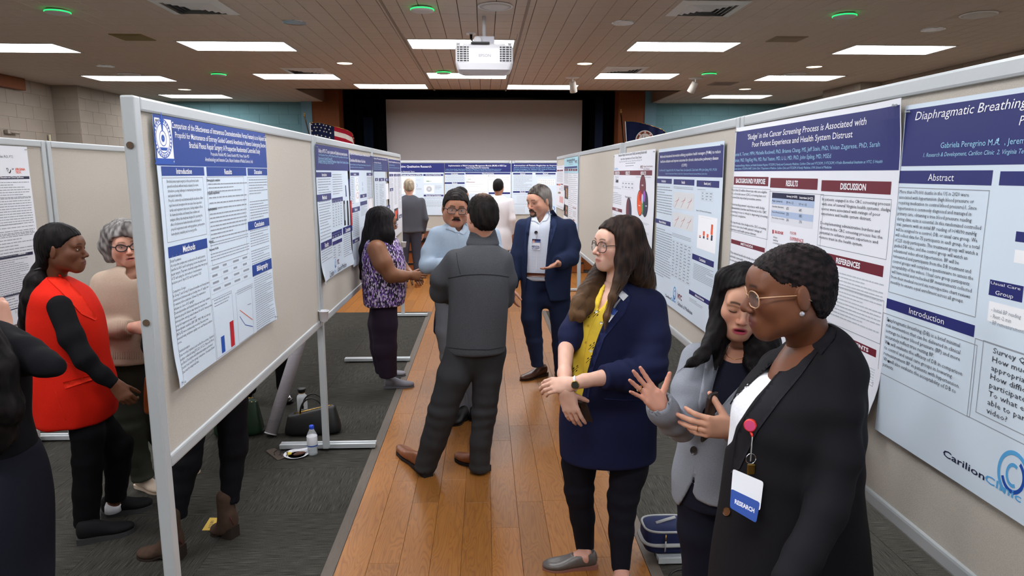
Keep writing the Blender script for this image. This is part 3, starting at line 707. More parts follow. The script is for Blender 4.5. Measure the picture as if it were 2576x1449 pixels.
 def greek(s, x0, y0, x1, y1, n, m=None, bullets=False, fill=.3, gaps=()):
  a = s.uv(x0, y0); b = s.uv(x1, y1); b = (min(b[0], s.w-.012), b[1]); lh = max((b[1]-a[1])/n, .008); m = m or PGREY; w = b[0]-a[0]
  for i in range(n):
   if i in gaps: continue
   u = a[0]+(w*.06 if bullets else 0); end = b[0] if rng.random() > .22 else a[0]+w*rng.uniform(.55, .95); v0 = a[1]+lh*(i+.5-fill/2); v1 = v0+min(lh*fill, .0048)
   if bullets and rng.random() < .35: s.put('small_print', [(a[0]+.004, v0), (a[0]+.004, v1), (a[0]+.004+lh*fill, v1), (a[0]+.004+lh*fill, v0)], [(0, 1, 2, 3)], m, 2)
   while u < end-.004:
    l = min(rng.uniform(.6, 2.6)*lh, end-u); s.put('small_print', [(u, v0), (u, v1), (u+l, v1), (u+l, v0)], [(0, 1, 2, 3)], m, 2); u += l+lh*.28
  return s
 def ring(s, x, y, ru, rv, m, w=.15, n=28, lay=2, a0=0, a1=360):
  u, v = s.uv(x, y); pts = []; Fc = []
  for i in range(n+1):
   t = math.radians(a0+(a1-a0)*i/n); pts += [(u+ru*math.cos(t), v-rv*math.sin(t)), (u+ru*(1-w)*math.cos(t), v-rv*(1-w)*math.sin(t))]
  for i in range(n): Fc.append((2*i, 2*i+1, 2*i+3, 2*i+2))
  s.put('print_patch', pts, Fc, m, lay); return s
 def poly(s, pts, m, lay=2, name='print_patch'):
  s.put(name, [s.uv(*p) for p in pts], [tuple(range(len(pts)))], m, lay); return s
 def polyuv(s, pts, m, lay=2, name='print_patch'): s.put(name, pts, [tuple(range(len(pts)))], m, lay); return s
 def oval(s, x, y, ru, rv, m, lay=2, rot=0, n=24, name='print_patch'):
  u, v = s.uv(x, y); c, q = math.cos(rot), math.sin(rot)
  s.put(name, [(u+ru*math.cos(t)*c-rv*math.sin(t)*q, v+ru*math.cos(t)*q+rv*math.sin(t)*c) for t in [2*math.pi*i/n for i in range(n)]], [tuple(range(n))], m, lay); return s
 def line(s, x0, y0, x1, y1, m, w=.003, lay=2):
  a = np.array(s.uv(x0, y0)); b = np.array(s.uv(x1, y1)); d = b-a; l = np.hypot(*d); n = np.array([-d[1], d[0]])/max(l, 1e-6)*w/2
  s.put('print_line', [tuple(a-n), tuple(a+n), tuple(b+n), tuple(b-n)], [(0, 1, 2, 3)], m, lay); return s
 def table(s, x0, y0, x1, y1, nc, nr, head=None, body=None, m=None):
  a = s.uv(x0, y0); b = s.uv(x1, y1); m = m or PLG
  if head: s.rect_uv(a[0], a[1], b[0], a[1]+(b[1]-a[1])/nr, head, 'table_head', 1)
  for i in range(nr+1): v = a[1]+(b[1]-a[1])*i/nr; s.rect_uv(a[0], v-.0007, b[0], v+.0007, m, 'table_rule', 1)
  for i in range(nc+1): u = a[0]+(b[0]-a[0])*i/nc; s.rect_uv(u-.0007, a[1], u+.0007, b[1], m, 'table_rule', 1)
  for r in range(nr):
   for c in range(nc):
    u = a[0]+(b[0]-a[0])*(c+.18)/nc; v = a[1]+(b[1]-a[1])*(r+.35)/nr; l = (b[0]-a[0])/nc*rng.uniform(.35, .65); hh = (b[1]-a[1])/nr*.3
    s.put('small_print', [(u, v), (u, v+hh), (u+l, v+hh), (u+l, v)], [(0, 1, 2, 3)], PWHITE if (head and r == 0) else PGREY, 2)
  return s
 def pins(s, which=('tl', 'tr')):
  for k in which:
   u = .02 if 'l' in k else s.w-.02; v = .018 if 't' in k else s.h-.018
   p = s.map([u], [v], [0])[0]
   zx = Matrix((tuple(s.R), (0, 0, 1), tuple(s.N))).transposed().to_4x4(); zx.translation = Vector(p)
   tag(MB().lathe([(.0035, .0), (.004, .001), (.0028, .004), (.0025, .008), (.004, .011), (.003, .012)], (0, 0, 0), 12, zx).build('push_pin', M_PIN, s.t, True))
  return s
 def done(s):
  for (name, mn, lay), (uvs, Fc, m, l) in s.geo.items():
   A = np.array(uvs); o = mesh_obj(name, s.map(A[:, 0], A[:, 1], np.full(len(A), .0004*l)), Fc, m, s.t)
   o['kind'] = 'stuff'
M_PIN = mat('clear_pin', 'DDE4EA', .15, .5, trans=.5)
PAPER_B = mat('paper_pale_blue', 'D3E1EE', .38, .35); PAPER_W = mat('paper_white', 'E7EAF2', .38, .35); PAPER_S = mat('paper_sky', 'AFDCEA', .38, .35)
FL, FR = BL+.0225, BR_-.0225
def logo_swirl(P, x, y, ru, rv):
 P.ring(x, y, ru, rv, PLB, .18, a0=40, a1=250); P.ring(x+0, y, ru*.75, rv*.75, PBLUE, .22, a0=200, a1=420); P.ring(x, y, ru*.45, rv*.5, PLB, .3, a0=60, a1=300)
P = Poster('tall-print poster with a blue header and round seal, on the nearest left board', 'L', FL, (381, 286), (690, 803), PAPER_B, .006, {'bl': .02, 'br': .02}).frame(330, 230, 1.881)
P.rect(97, 105, 636, 362, BLUE, 'header_band', 1, True).rect(104, 122, 201, 336, PWHITE, 'seal_field', 2, True)
c0 = P.uv(147, 222)
for r_, w_ in ((.066, .05), (.05, .06), (.026, .1), (.012, .9)): P.ring(147, 222, r_, r_, PBLUE, w_, lay=3)
for k in range(28): t_ = k*math.pi/14; P.polyuv([(c0[0]+r_*math.cos(t_+q_), c0[1]+r_*math.sin(t_+q_)) for r_, q_ in ((.053, -.05), (.062, -.05), (.062, .05), (.053, .05))], PBLUE, 3)
P.polyuv([(c0[0]-.004, c0[1]-.026), (c0[0]-.01, c0[1]-.058), (c0[0], c0[1]-.088), (c0[0]+.01, c0[1]-.058), (c0[0]+.004, c0[1]-.026)], PBLUE, 3).polyuv([(c0[0]-.03, c0[1]+.03), (c0[0]+.03, c0[1]+.03), (c0[0]+.02, c0[1]+.04), (c0[0]-.02, c0[1]+.04)], PBLUE, 3).polyuv([(c0[0]-.075, c0[1]+.066), (c0[0]+.075, c0[1]+.066), (c0[0]+.065, c0[1]+.076), (c0[0]+.075, c0[1]+.086), (c0[0]-.075, c0[1]+.086), (c0[0]-.065, c0[1]+.076)], PBLUE, 3)
for tx, b4, c_, bo, sh in (('Comparison of the Effectiveness of Intravenous Dexmedetomidine Versus Fentanyl as an Adjuvant to', (186, 142, 631, 243), PWHITE, .006, 0), ('Propofol for Maintenance of Entropy Guided General Anesthesia in Patients Undergoing Elective', (203, 190, 628, 273), PWHITE, .006, 0),
      ('Brachial Plexus Repair Surgery: A Prospective Randomized Controlled Study', (270, 238, 601, 302), PWHITE, .006, 0), ('Pratyusha Patlolla MD, Geeta Kanithi MD, Monu Yadav MD', (370, 287, 548, 319), PWHITE, 0, 0), ("Anesthesiology and Intensive Care, Nizam's Institute of Medical Sciences, India", (343, 310, 566, 344), PWHITE, 0, .25)):
 P.text(tx, *b4, c_, 'title_lettering', bo, sh)
for tx, b4 in (('Introduction', (136, 354, 342, 398)), ('Results', (350, 357, 536, 399)), ('Discussion', (540, 363, 637, 397)), ('Methods', (168, 738, 358, 740)), ('Conclusion', (546, 618, 650, 634)), ('Bibliography', (567, 824, 661, 838))): P.head(tx, *b4, BLUE)
P.outline(140, 408, 354, 676).outline(350, 405, 546, 770).outline(540, 405, 648, 598).outline(176, 782, 395, 1290)
P.para(['Brachial plexus repair surgery is often performed under', 'general anesthesia without muscle relaxants for nerve', 'stimulation, posing challenges in maintaining hemodynamics', 'and patient immobility.', 'Propofol, commonly used intravenously for anesthesia, offers', 'rapid onset and emergence but can cause dose-dependent', 'cardiac and respiratory depression, lacking analgesic effects.', 'As dexmedetomidine and fentanyl have sedative and', 'analgesic effects, this study was designed for assessing the', 'effect of intravenous dexmedetomidine and fentanyl on', 'propofol requirement under entropy guidance, perioperative', 'hemodynamic variability and recovery profile.'], 162, 414, 345, 655)
P.text('Demographic variables:', 352, 414, 414, 428, PINK, 'body_lettering', .02).greek(358, 430, 540, 470, 3).text('Propofol requirement:', 356, 474, 412, 488, PINK, 'body_lettering', .02).greek(362, 492, 540, 545, 3).text('Hemodynamics:', 358, 552, 400, 564, PINK, 'body_lettering', .02).greek(366, 572, 545, 665, 7).text('Entropy:', 364, 705, 386, 716, PINK, 'body_lettering', .02).greek(370, 712, 548, 690, 2).text('Recovery Profile:', 366, 745, 410, 748, PINK, 'body_lettering', .02).greek(372, 765, 555, 750, 3)
P.greek(546, 412, 645, 590, 15, gaps=(6, 7)).greek(556, 655, 652, 790, 14, gaps=(7,)).greek(575, 870, 672, 1085, 26)
P.para(['Study Population:', '   A prospective analysis was conducted on 50 adult patients', '   classified as ASA I and II undergoing elective brachial plexus', '   repair surgery. They were randomly assigned into two groups', '   of 25 each using the chit method of randomization.', '   Inclusion period: April 2021 and September 2023.', '', 'Comparison Groups:', '   In Group D and Group F, dexmedetomidine and fentanyl were', '   administered intravenously as a loading dose of 1 ug/kg over', '   10 minutes before induction, followed by maintenance', '   infusion at a dose of 0.5 ug/kg/hr.', '   Dexmedetomidine and fentanyl infusions were kept constant,', '   whereas propofol infusion was titrated to maintain the', '   intraoperative entropy value between 40 and 60. Intraoperative', '   propofol requirement was noted.', '   Hemodynamic variables (SBP, DBP, MAP, HR) and entropy', '   (RE & SE) were continuously recorded. Recovery was', '   assessed using extubation quality score and Ramsay sedation', '   score.', '', 'Statistical analysis:', '   Data recorded, tabulated, and verified for accuracy. Statistical', '   analysis conducted using SPSS 22.0, R 3.2.2, Microsoft Word,', '   and Excel. Descriptive and inferential analyses performed.', '   Student t-test used for group comparison, Chi-square/Fisher', '   Exact test for categorical data.'], 178, 795, 392, 1230)
P.table(366, 828, 563, 880, 4, 4).outline(376, 985, 488, 1205).outline(488, 955, 578, 1145).greek(385, 985, 470, 985, 3).greek(495, 940, 570, 930, 3)
P.rect(415, 1163, 437, 1229, PBLUE, 'chart_bar', 2, True).rect(458, 1092, 484, 1199, PRED, 'chart_bar', 2, True)
P.line(508, 1035, 570, 1080, PORANGE, .003).line(508, 1065, 535, 1105, PBLUE, .003).line(535, 1105, 572, 1112, PBLUE, .003).line(545, 1010, 562, 1003, PINK, .002)
P.pins(('tl', 'tr', 'bl', 'br')).done()
P = Poster('poster with a navy header and two tall dark bars, behind the woman in purple', 'L', FL, (790, 362), (883, 664), PAPER_B, .008, {'bl': .05, 'br': .03}).frame(790, 360, 3.917)
P.rect(0, 8, 345, 273, NAVY, 'header_band', 1, True)
P.text('Utility of PET-CT scan in patients with Staphylococcus aureus bacteremia', 28, 52, 328, 138, PWHITE, 'title_lettering', .006)
for q in range(4): P.text(('Christopher Pierre, MD; Michael Kelly, MD; Jacob Black, MD; Mariana', 'Mariana Gomez de la Espriella, MD; Swati Jain MD', 'Department of Internal Medicine, Virginia Tech Carilion School', 'of Medicine; Radiology, Roanoke, Virginia')[q], 30, 103+q*27, (335, 165, 340, 180)[q], (168+q*24, 180, 212, 212)[q] if q else 158, PSKY, 'title_lettering')
for tx, b4 in (('Introduction', (12, 286, 160, 334)), ('Methods', (22, 510, 160, 556)), ('Results', (54, 986, 172, 1010)), ('Conclusion', (274, 835, 370, 862)), ('', (164, 545, 275, 570)), ('', (165, 880, 268, 905)), ('', (176, 975, 270, 970))): P.head(tx, *b4, NAVY)
P.greek(22, 345, 158, 490, 6, bullets=True).greek(168, 300, 275, 500, 9).greek(30, 570, 158, 800, 10, bullets=True).greek(48, 840, 158, 930, 4).greek(60, 1045, 178, 1130, 6).greek(278, 885, 368, 1085, 12)
P.table(162, 570, 275, 800, 4, 10).table(168, 905, 268, 915, 4, 1).table(178, 1000, 272, 1100, 2, 6)
P.rect(300, 416, 314, 527, NAVY, 'chart_bar', 2, True).rect(336, 353, 352, 520, NAVY, 'chart_bar', 2, True)
for x, c_ in ((278, PBLK), (311, PLG), (345, PRED)): P.rect(x, 568, x+25, 808, PBLK if c_ is not PRED else PRED, 'scan_image', 2, True)
P.rect(286, 600, 298, 760, PLG, 'scan_image', 3, True).rect(320, 590, 328, 780, PLG, 'scan_image', 3, True).rect(350, 600, 358, 700, PORANGE, 'scan_image', 3, True)
P.text('Carilion', 150, 1265, 195, 1300, DNAVY, 'logo_lettering').text('Clinic', 195, 1250, 217, 1268, PLB, 'logo_lettering').text('VTC', 225, 1150, 245, 1190, MAROON, 'logo_lettering', .03).text('School of Medicine', 228, 1218, 310, 1215, DNAVY, 'logo_lettering')
logo_swirl(P, 211, 1190, .03, .035); P.pins(('tl',)).done()
P = Poster('navy-headed poster with a flow diagram, partly behind the purple-clad woman', 'L', FL, (876, 384), (940, 635), PAPER_B, .006, {}).frame(790, 360, 3.917)
P.rect(341, 95, 575, 270, NAVY, 'header_band', 1, True)
P.text('Cognitive and Functional Assessment of Elderly Patients with', 343, 90, 540, 142, PWHITE, 'title_lettering', .006).text('Clostridioides difficile Infection: A Case Series', 343, 150, 498, 195, PWHITE, 'title_lettering', .006).text('Jasmine Ackers, Ivan Wang, Mariana Gomez, Christine Smith', 345, 200, 552, 232, PSKY, 'title_lettering').text('Chantilly Dao, Tilia Osei, Christopher Ivey', 345, 230, 480, 250, PSKY, 'title_lettering')
for tx, b4 in (('Introduction', (350, 290, 436, 320)), ('Conclusions', (512, 292, 575, 320)), ('Methods', (368, 640, 445, 665)), ('Results', (447, 508, 515, 530)), ('', (447, 580, 520, 600)), ('References', (374, 955, 440, 960))): P.head(tx, *b4, NAVY)
P.rect(393, 335, 438, 580, PWHITE, 'figure_panel', 1).rect(523, 555, 583, 780, PWHITE, 'figure_panel', 1).rect(455, 325, 500, 490, PPALE, 'figure_panel', 1)
P.ring(418, 438, .06, .025, PGREEN, .12).ring(423, 515, .06, .025, PRED, .12).ring(418, 370, .05, .02, PLB, .12).ring(555, 620, .12, .08, PRED, .05)
P.rect(470, 380, 476, 480, PINK).rect(538, 640, 546, 700, PBLK)
P.greek(355, 330, 390, 600, 16).greek(517, 330, 578, 540, 15).greek(370, 680, 440, 900, 14).greek(452, 620, 520, 700, 8).greek(376, 975, 438, 1120, 14).greek(450, 830, 520, 900, 8)
P.done()
P = Poster('narrow-looking poster with a purple-navy header on the last left board', 'L', FL, (938, 393), (975.5, 640), PAPER_B, .005).frame(790, 360, 3.917)
P.rect(580, 130, 727, 282, NAVY, 'header_band', 1, True).text('Incidence of Fluoroquinolone Resistance in Febrile', 584, 140, 712, 178, PWHITE, 'title_lettering', .006).text('on the Study to Culture Data', 584, 182, 652, 208, PWHITE, 'title_lettering', .006)
for q in range(3): P.text('Department of Internal Medicine', 586, 207+q*20, 660, 226+q*20, PSKY, 'title_lettering')
for b4 in ((597, 345, 627, 373), (634, 345, 688, 373), (694, 347, 734, 373), (708, 620, 745, 645)): P.head('Methods' if b4[0] > 630 else 'Intro', *b4, NAVY)
P.greek(606, 400, 630, 640, 14).greek(640, 400, 690, 640, 16).greek(700, 660, 740, 760, 8).rect(700, 400, 735, 550, PWHITE, 'figure_panel', 1)
P.done()
P = Poster('rightmost poster with a navy header on the last left board', 'L', FL, (975.5, 399), (1011, 583), PAPER_W, .005, {}).frame(790, 360, 3.917)
P.rect(728, 155, 848, 285, NAVY, 'header_band', 1, True).text('Neoplastic Pathology Mimicking Recurrent Hernia', 732, 175, 842, 205, PWHITE, 'title_lettering', .006).text('Danica R. Smith, Ravi K. Daniel', 734, 208, 790, 228, PSKY, 'title_lettering').text('Department of Internal Medicine, Salem VA', 734, 235, 845, 252, PSKY, 'title_lettering')
for tx, b4 in (('Case', (735, 304, 778, 328)), ('Case', (783, 304, 812, 328)), ('Discuss', (816, 304, 848, 327)), ('Consult', (742, 445, 780, 470)), ('References', (832, 710, 862, 730))): P.head(tx, *b4, NAVY)
P.greek(738, 340, 778, 430, 9).greek(786, 335, 815, 600, 22).greek(820, 335, 852, 640, 26).greek(748, 480, 782, 690, 18).rect(788, 650, 828, 760, PBLK, 'scan_image', 1, True).rect(795, 670, 812, 740, PORANGE, 'scan_image', 2).rect(812, 655, 822, 700, PRED, 'scan_image', 2).text('VTC', 802, 805, 822, 830, MAROON, 'logo_lettering', .03)
P.done()
P = Poster("large poster at the right edge titled in white italics about diaphragmatic breathing", 'R', FR, (2280, 266), np.array([FR, .58, 1.157]), PAPER_B, .004, {}).frame(1830, 200, 2.0697)
u1 = P.w
a = P.uv(930, 128); b = P.uv(900, 452)
P.rect_uv(.005, .012, u1, b[1], NAVY, 'header_band', 1, True)
hv = (.012, b[1]); P.band_text('Diaphragmatic Breathing', 988, 1570, 150, .06, .25, hv, PWHITE, 0, .2).band_text('P', 1532, 1560, 200, .32, .45, hv, PWHITE, 0, .2)
P.band_text('Gabriela Peregrino M.A.  , Jeremy', 1118, 1580, 330, .62, .74, hv, PSKY, 0).band_text('1', 1416, 1424, 320, .61, .66, hv, PSKY, 0).band_text('1. Research & Development, Carilion Clinic  2. Virginia Tech', 1026, 1580, 380, .78, .87, hv, PSKY, 0, .25)
P.head('Abstract', 900, 475, 1384, 552, NAVY, fill=.52, wfill=.28, bold=0)
P.head('', 1432, 478, 1800, 560, NAVY).head('', 1518, 790, 1800, 880, NAVY).head('', 1380, 1040, 1545, 1162, NAVY)
P.text('Usual Care', 1386, 1050, 1540, 1098, PWHITE, 'heading_lettering').text('Group', 1410, 1098, 1500, 1148, PWHITE, 'heading_lettering')
P.rect(1374, 1152, 1620, 1330, PWHITE, 'text_panel', 1, True).rect(1512, 885, 1700, 985, PWHITE, 'text_panel', 1, True)
P.para(['- Initial BP reading', '- Rest -2 min', '- BP remeasurement'], 1388, 1180, 1552, 1330, PGREY)
AB = ['More than 670,000 deaths in the US in 2020 were', 'associated with hypertension (high blood pressure or', 'requiring medication to control blood pressure)1. Since', 'hypertension is commonly diagnosed and managed in', 'primary care, obtaining a true blood pressure reading', 'during clinic visits is essential. In this randomized controlled', 'trial, patients with an initial BP reading of >140/90 mmHg', 'will be assigned to a control, DB, or usual care group. We', 'will collect data for 75 participants in each group, for a total', 'of 225 study participants. The treatment group will watch a', 'guided DB video, and the control group will watch an', 'educational video about hypertension. BP will be', 'remeasured and participants from the DB treatment and', 'control groups will complete a questionnaire to assess the', 'acceptability of the videos. Usual care group participants', 'will have initial and rechecked BP measurements collected', 'from their medical record via retrospective chart reviews', 'monthly to ensure equal enrollment across all groups.']
P.para(AB, 903, 570, 1290, 1185).outline(895, 560, 1300, 1240)
P.head('Introduction', 837, 1138, 1290, 1342, NAVY, fill=.55, wfill=.4, bold=0)
P.frame(2100, 700, 1.935)
P.para(['  Diaphragmatic breathing (DB) is a brief minimal', '  risk intervention that can be delivered in clinical', '  settings to lower blood pressure (BP) and more', '  accurately reflect true resting BP.', '  We will evaluate the efficacy of DB in comparison', '  to control and usual care groups in lowering', '  remeasurement BP in patients with hypertension.', '  We will also evaluate the acceptability of DB to', '  patients.'], 262, 185, 610, 610).outline(240, 165, 660, 680)
for y in (205, 318, 405): P.oval(268, y, .004, .004, PINK, 3)
P.para(['Survey Questions', '   How much', '   appropriate', '   How difficult', '   participate', '   To what extent', '   able to participate', '   video?'], 782, 330, 1060, 815, bold=.0).outline(730, 300, 1200, 900).outline(690, 290, 1300, 1000)
P.text('Carilion', 536, 830, 733, 985, DNAVY, 'logo_lettering', .01).text('Clinic', 740, 950, 912, 1095, PLB, 'logo_lettering', .01)
logo_swirl(P, 872, 960, .045, .055); P.pins(('tl',)).done()
P = Poster("poster with maroon headings about 'sludge' in cancer screening, right of the aisle", 'R', FR, (1855, 322), (2206, 1072), PAPER_W, .005, {'br': .06, 'tr': .02, 'bl': .03}).frame(1830, 200, 2.0697)
b = P.uv(900, 478); P.rect_uv(.004, .018, P.w-.004, b[1]*.985, NAVY, 'header_band', 1, True)
hv = (.018, b[1]*.985)
for tx, x0, x1, f0, f1, c_, bo, sh in (("'Sludge' in the Cancer Screening Process is Associated with", 108, 724, .1, .27, PWHITE, .006, .12), ('Poor Patient Experience and Health System Distrust', 134, 656, .3, .46, PWHITE, .006, 0), ('Jamie K. Turner, MPH, Michelle Rockwell, PhD, Brianna Chang, MS, Jeff Stein, PhD, Vivian Zagarese, PhD, Sarah', 46, 803, .53, .64, PSKY, 0, 0), ('Parker, PhD, YingXing Wu, MD, Paul Yeaton, MD, Li Li, MD, PhD, John Epling, MD, MSEd', 46, 550, .68, .79, PSKY, 0, 0), ('1 Translational Biology, Medicine, and Health Graduate Program, VTCSOM; 2 Family and Community Medicine, Carilion Clinic and VTCSOM, 3 VTCSOM, 4 Fralin Biomedical Institute at VTC; 5 Health', 46, 822, .83, .895, PSKY, 0, .2), ('Systems Science, VTCSOM; 6 HART, Carilion Clinic; 7 Department of Medicine, Carilion Clinic and VTCSOM, 8 Family Medicine, UVA School of Medicine', 46, 557, .91, .975, PSKY, 0, .2)): P.band_text(tx, x0, x1, 360, f0, f1, hv, c_, bo, sh)
for tx, b4, wf in (('BACKGROUND/ PURPOSE', (40, 505, 218, 556), .85), ('RESULTS', (231, 512, 473, 575), .25), ('DISCUSSION', (497, 524, 853, 600), .37), ('METHODS', (22, 830, 200, 902), .36), ('REFERENCES', (480, 893, 812, 1030), .37), ('ACKNOWLEDGEMENTS', (450, 1260, 777, 1448), .8)): P.head(tx, *b4, MAROON, fill=.58, wfill=wf, bold=.03)
P.para(['More than 55 million Americans who are eligible', 'for colorectal cancer (CRC) screening have not', 'received this important preventive service.', '', "Understanding patients' experience with sludge", '(administrative burdens and frictions) in the CRC', 'screening process is critical to improving screening', 'access and completion.', '', 'We hypothesize that sludge in the CRC screening', "process is associated with patients' ratings of", 'experience and health system distrust.'], 28, 565, 208, 830)
P.para(['This mixed methods study involved 45 to 75', 'patients currently or recently engaged', 'in screening process in:', '', 'survey', 'interview'], 18, 888, 205, 1080)
P.para(['In patients engaged in the CRC screening process', 'with one of several Virginia health systems, sludge', 'scores were associated with ratings of poor', 'experience and health system distrust.', '', 'De-implementing administrative burdens and', 'frictions in the CRC screening process has the', 'potential to enhance patient experience and', 'restore trust in the health system.'], 500, 610, 833, 900).outline(490, 600, 830, 940)
a = P.uv(240, 588); b = P.uv(458, 635); P.rect_uv(a[0], a[1], b[0], b[1], DNAVY, 'table_head', 1)
b2 = P.uv(450, 778)
for q, c_ in enumerate((mat('row_blue', 'A9BBD8', .5, .3), mat('row_grey', 'D9DCE4', .5, .3))*2): P.rect_uv(a[0], b[1]+(b2[1]-b[1])*q/4, b[0], b[1]+(b2[1]-b[1])*(q+1)/4, c_, 'table_row', 1)
P.text('Survey (n=255)', 316, 602, 370, 620, PWHITE, 'heading_lettering', .02).text('Interview (n=22)', 383, 608, 452, 630, PWHITE, 'heading_lettering', .02)
for q, (l, s1, s2) in enumerate((('Age (years)', '59 +/- 12', '57 +/- 15'), ('Gender (female)', '65%', '64%'), ('Payer (Medicaid/dual)', '23%', '18%'), ('Rurality (rural)', '26%', '27%'))):
 y = 625+q*30; P.text(l, 240, y, 275+min(len(l), 18)*1.6, y+18, PINK).text(s1, 314, y+8, 314+len(s1)*4, y+24, PINK).text(s2, 380, y+18, 380+len(s2)*4.2, y+34, PINK)
P.text('SLUDGE', 254, 785, 297, 808, PRED, 'body_lettering', .02).text('POOR', 334, 790, 364, 810, PRED).text('EXPERIENCE', 334, 818, 401, 850, PRED).line(244, 802, 244, 784, PRED, .012).poly([(239, 787), (244, 780), (249, 788)], PRED)
P.para(['delays', 'waiting', 'communication'], 246, 812, 300, 870)
P.greek(545, 985, 795, 1330, 13, PLG).outline(470, 1040, 800, 1380).outline(225, 580, 470, 1100).outline(22, 560, 215, 835)
P.greek(560, 1400, 770, 1560, 8, PLG).outline(440, 1400, 770, 1600)
P.pins(('tl', 'tr', 'br')).done()
P = Poster('pale blue poster with a navy header about population health managers', 'R', FR, (1659, 376), np.array([FR, 3.275, 1.085]), PAPER_B, .006, {'br': .05, 'bl': .02}).frame(1400, 350, 2.734)
b = P.uv(1145, 264); P.rect_uv(.006, .02, P.w-.006, b[1], NAVY, 'header_band', 1, True)
hv = (.02, b[1])
for tx, x0, x1, f0, f1, c_, bo in (('Multimodal educational intervention utilizing population health managers (PHMs) to reduce', 720, 1132, .13, .27, PWHITE, .006), ('healthcare utilization and improve outcomes for chronic obstructive pulmonary disease', 722, 1118, .33, .47, PWHITE, .006), ('(COPD)', 872, 908, .52, .65, PWHITE, .006), ('David Brooks B.S., Yingxing Wu, M.D., M.S., Mamata Tekola, Cara Spivey B.S., Zack Smith, MPH, John Epling, M.D., M.S.Ed', 718, 1110, .71, .81, PSKY, 0), ('1. Virginia Tech Carilion School of Medicine; 2. Carilion Clinic; 3. Department of Family and Community Medicine, Carilion Clinic', 760, 1045, .86, .93, PSKY, 0)): P.band_text(tx, x0, x1, 150, f0, f1, hv, c_, bo)
for tx, b4 in (('Introduction', (696, 270, 802, 308)), ('Results', (816, 275, 953, 320)), ('Results (cont.)', (970, 283, 1121, 336)), ('Materials & Methods', (684, 543, 788, 602)), ('Conclusions', (941, 785, 1090, 885)), ('Additional Information', (921, 1032, 1075, 1152))): P.head(tx, *b4, NAVY, fill=.55)
P.greek(700, 318, 798, 530, 11).greek(685, 598, 785, 985, 20, bullets=True).greek(945, 845, 1085, 1025, 10, bullets=True).greek(924, 1085, 1020, 1135, 3).greek(816, 322, 945, 350, 2).greek(975, 340, 1040, 352, 1).greek(800, 640, 930, 680, 3)
a0_ = mat('chart_grey', 'D8DBDD', .5, .3)
P.rect(816, 362, 945, 495, a0_, 'figure_panel', 1).rect(808, 500, 940, 640, a0_, 'figure_panel', 1)
for (x, y) in ((820, 470), (862, 472), (905, 478), (815, 600), (858, 606), (900, 618)): P.line(x, y, x+32, y-70, PRED, .0025).line(x+5, y-40, x+30, y-55, PRED, .002)
P.table(1000, 360, 1078, 430, 3, 3).table(800, 692, 926, 1010, 5, 12).rect(980, 520, 1098, 790, PWHITE, 'figure_panel', 1)
for x, yt, ym, yb in ((992, 660, 670, 680), (1018, 632, 665, 685), (1044, 652, 680, 692), (1073, 586, 660, 700)): P.rect(x-5, yt, x+5, ym, PORANGE, 'chart_bar', 2, True).rect(x-5, ym, x+5, yb, DNAVY, 'chart_bar', 2, True)
P.text('COPD Rescue Pack Prescriptions', 1000, 535, 1070, 552, PGREY).text('Figure 3: COPD Rescue Pack Prescriptions', 966, 484, 1068, 515, PINK)
P.text('Carilion', 752, 1062, 790, 1105, DNAVY, 'logo_lettering', .01).text('Clinic', 790, 1085, 826, 1130, PLB, 'logo_lettering', .01).text('VTC', 838, 1058, 868, 1115, MAROON, 'logo_lettering', .03).text('School of Medicine', 840, 1115, 942, 1210, DNAVY, 'logo_lettering').line(832, 1040, 832, 1140, PGREY, .002)
logo_swirl(P, 817, 1065, .035, .045); P.pins(('tr',)).done()
P = Poster('white poster with maroon headings and a five-lobed diagram behind the woman in the yellow blouse', 'R', FR, (1546, 389), (1640, 690), PAPER_W, .006, {}).frame(1400, 350, 2.734)
P.text('Prevalence of Regular Over-the-Counter NSAID Use Among Patients with', 428, 104, 626, 104, PINK, 'title_lettering').text('Heart Failure, Hypertension, and Chronic Kidney Disease', 445, 130, 592, 136, PINK, 'title_lettering').text('Megan Thomas, Mitchell Duffy, Vivian Ivester, Debbie Peters, John Epling, MD', 434, 152, 595, 152, PGREY, 'title_lettering').greek(480, 160, 550, 190, 2)
P.text('VTC', 584, 183, 602, 202, MAROON, 'logo_lettering', .03).text('Virginia Tech Carilion', 606, 182, 666, 195, MAROON, 'logo_lettering').text('School of Medicine', 606, 200, 646, 210, MAROON, 'logo_lettering').text('Carilion', 398, 196, 424, 210, PLB, 'logo_lettering')
b0 = P.uv(397, 218); b1 = P.uv(662, 250); P.rect_uv(b0[0], b0[1], b1[0], b1[1], MAROON, 'heading_band', 1, True)
for tx, x0, x1 in (('INTRODUCTION', 404, 436), ('RESULTS', 482, 511), ('RESULTS', 588, 622)): P.text(tx, x0, 222, x1, 246, PWHITE, 'heading_lettering', .03)
P.head('METHODS', 388, 466, 454, 506, MAROON).head('', 600, 790, 640, 828, MAROON)
P.text('Cleveland', 410, 270, 428, 300, PBLK, 'body_lettering', .04).greek(393, 322, 448, 346, 2).greek(392, 360, 450, 455, 7).table(455, 290, 540, 350, 4, 2).text('Regular Users', 478, 388, 520, 412, PINK).greek(390, 510, 450, 560, 4).text('Background', 406, 254, 430, 268, PGREY).greek(555, 255, 655, 268, 1)
P.oval(500, 500, .105, .115, MAROON, 2).polyuv([(P.uv(500, 500)[0]+.105*math.cos(t), P.uv(500, 500)[1]+.115*math.sin(t)) for t in np.linspace(-math.pi/2, math.pi*.35, 14)]+[P.uv(500, 500)], DNAVY, 3)
ru, rv = .085, .088
for (x, y, c_, an) in ((599, 335, MAROON, 0), (578, 440, PORANGE, .25), (612, 445, DNAVY, -.25)):
 P.oval(x, y, ru*1.12, rv*1.08, PBLK, 2, an).oval(x, y, ru, rv, c_, 3, an)
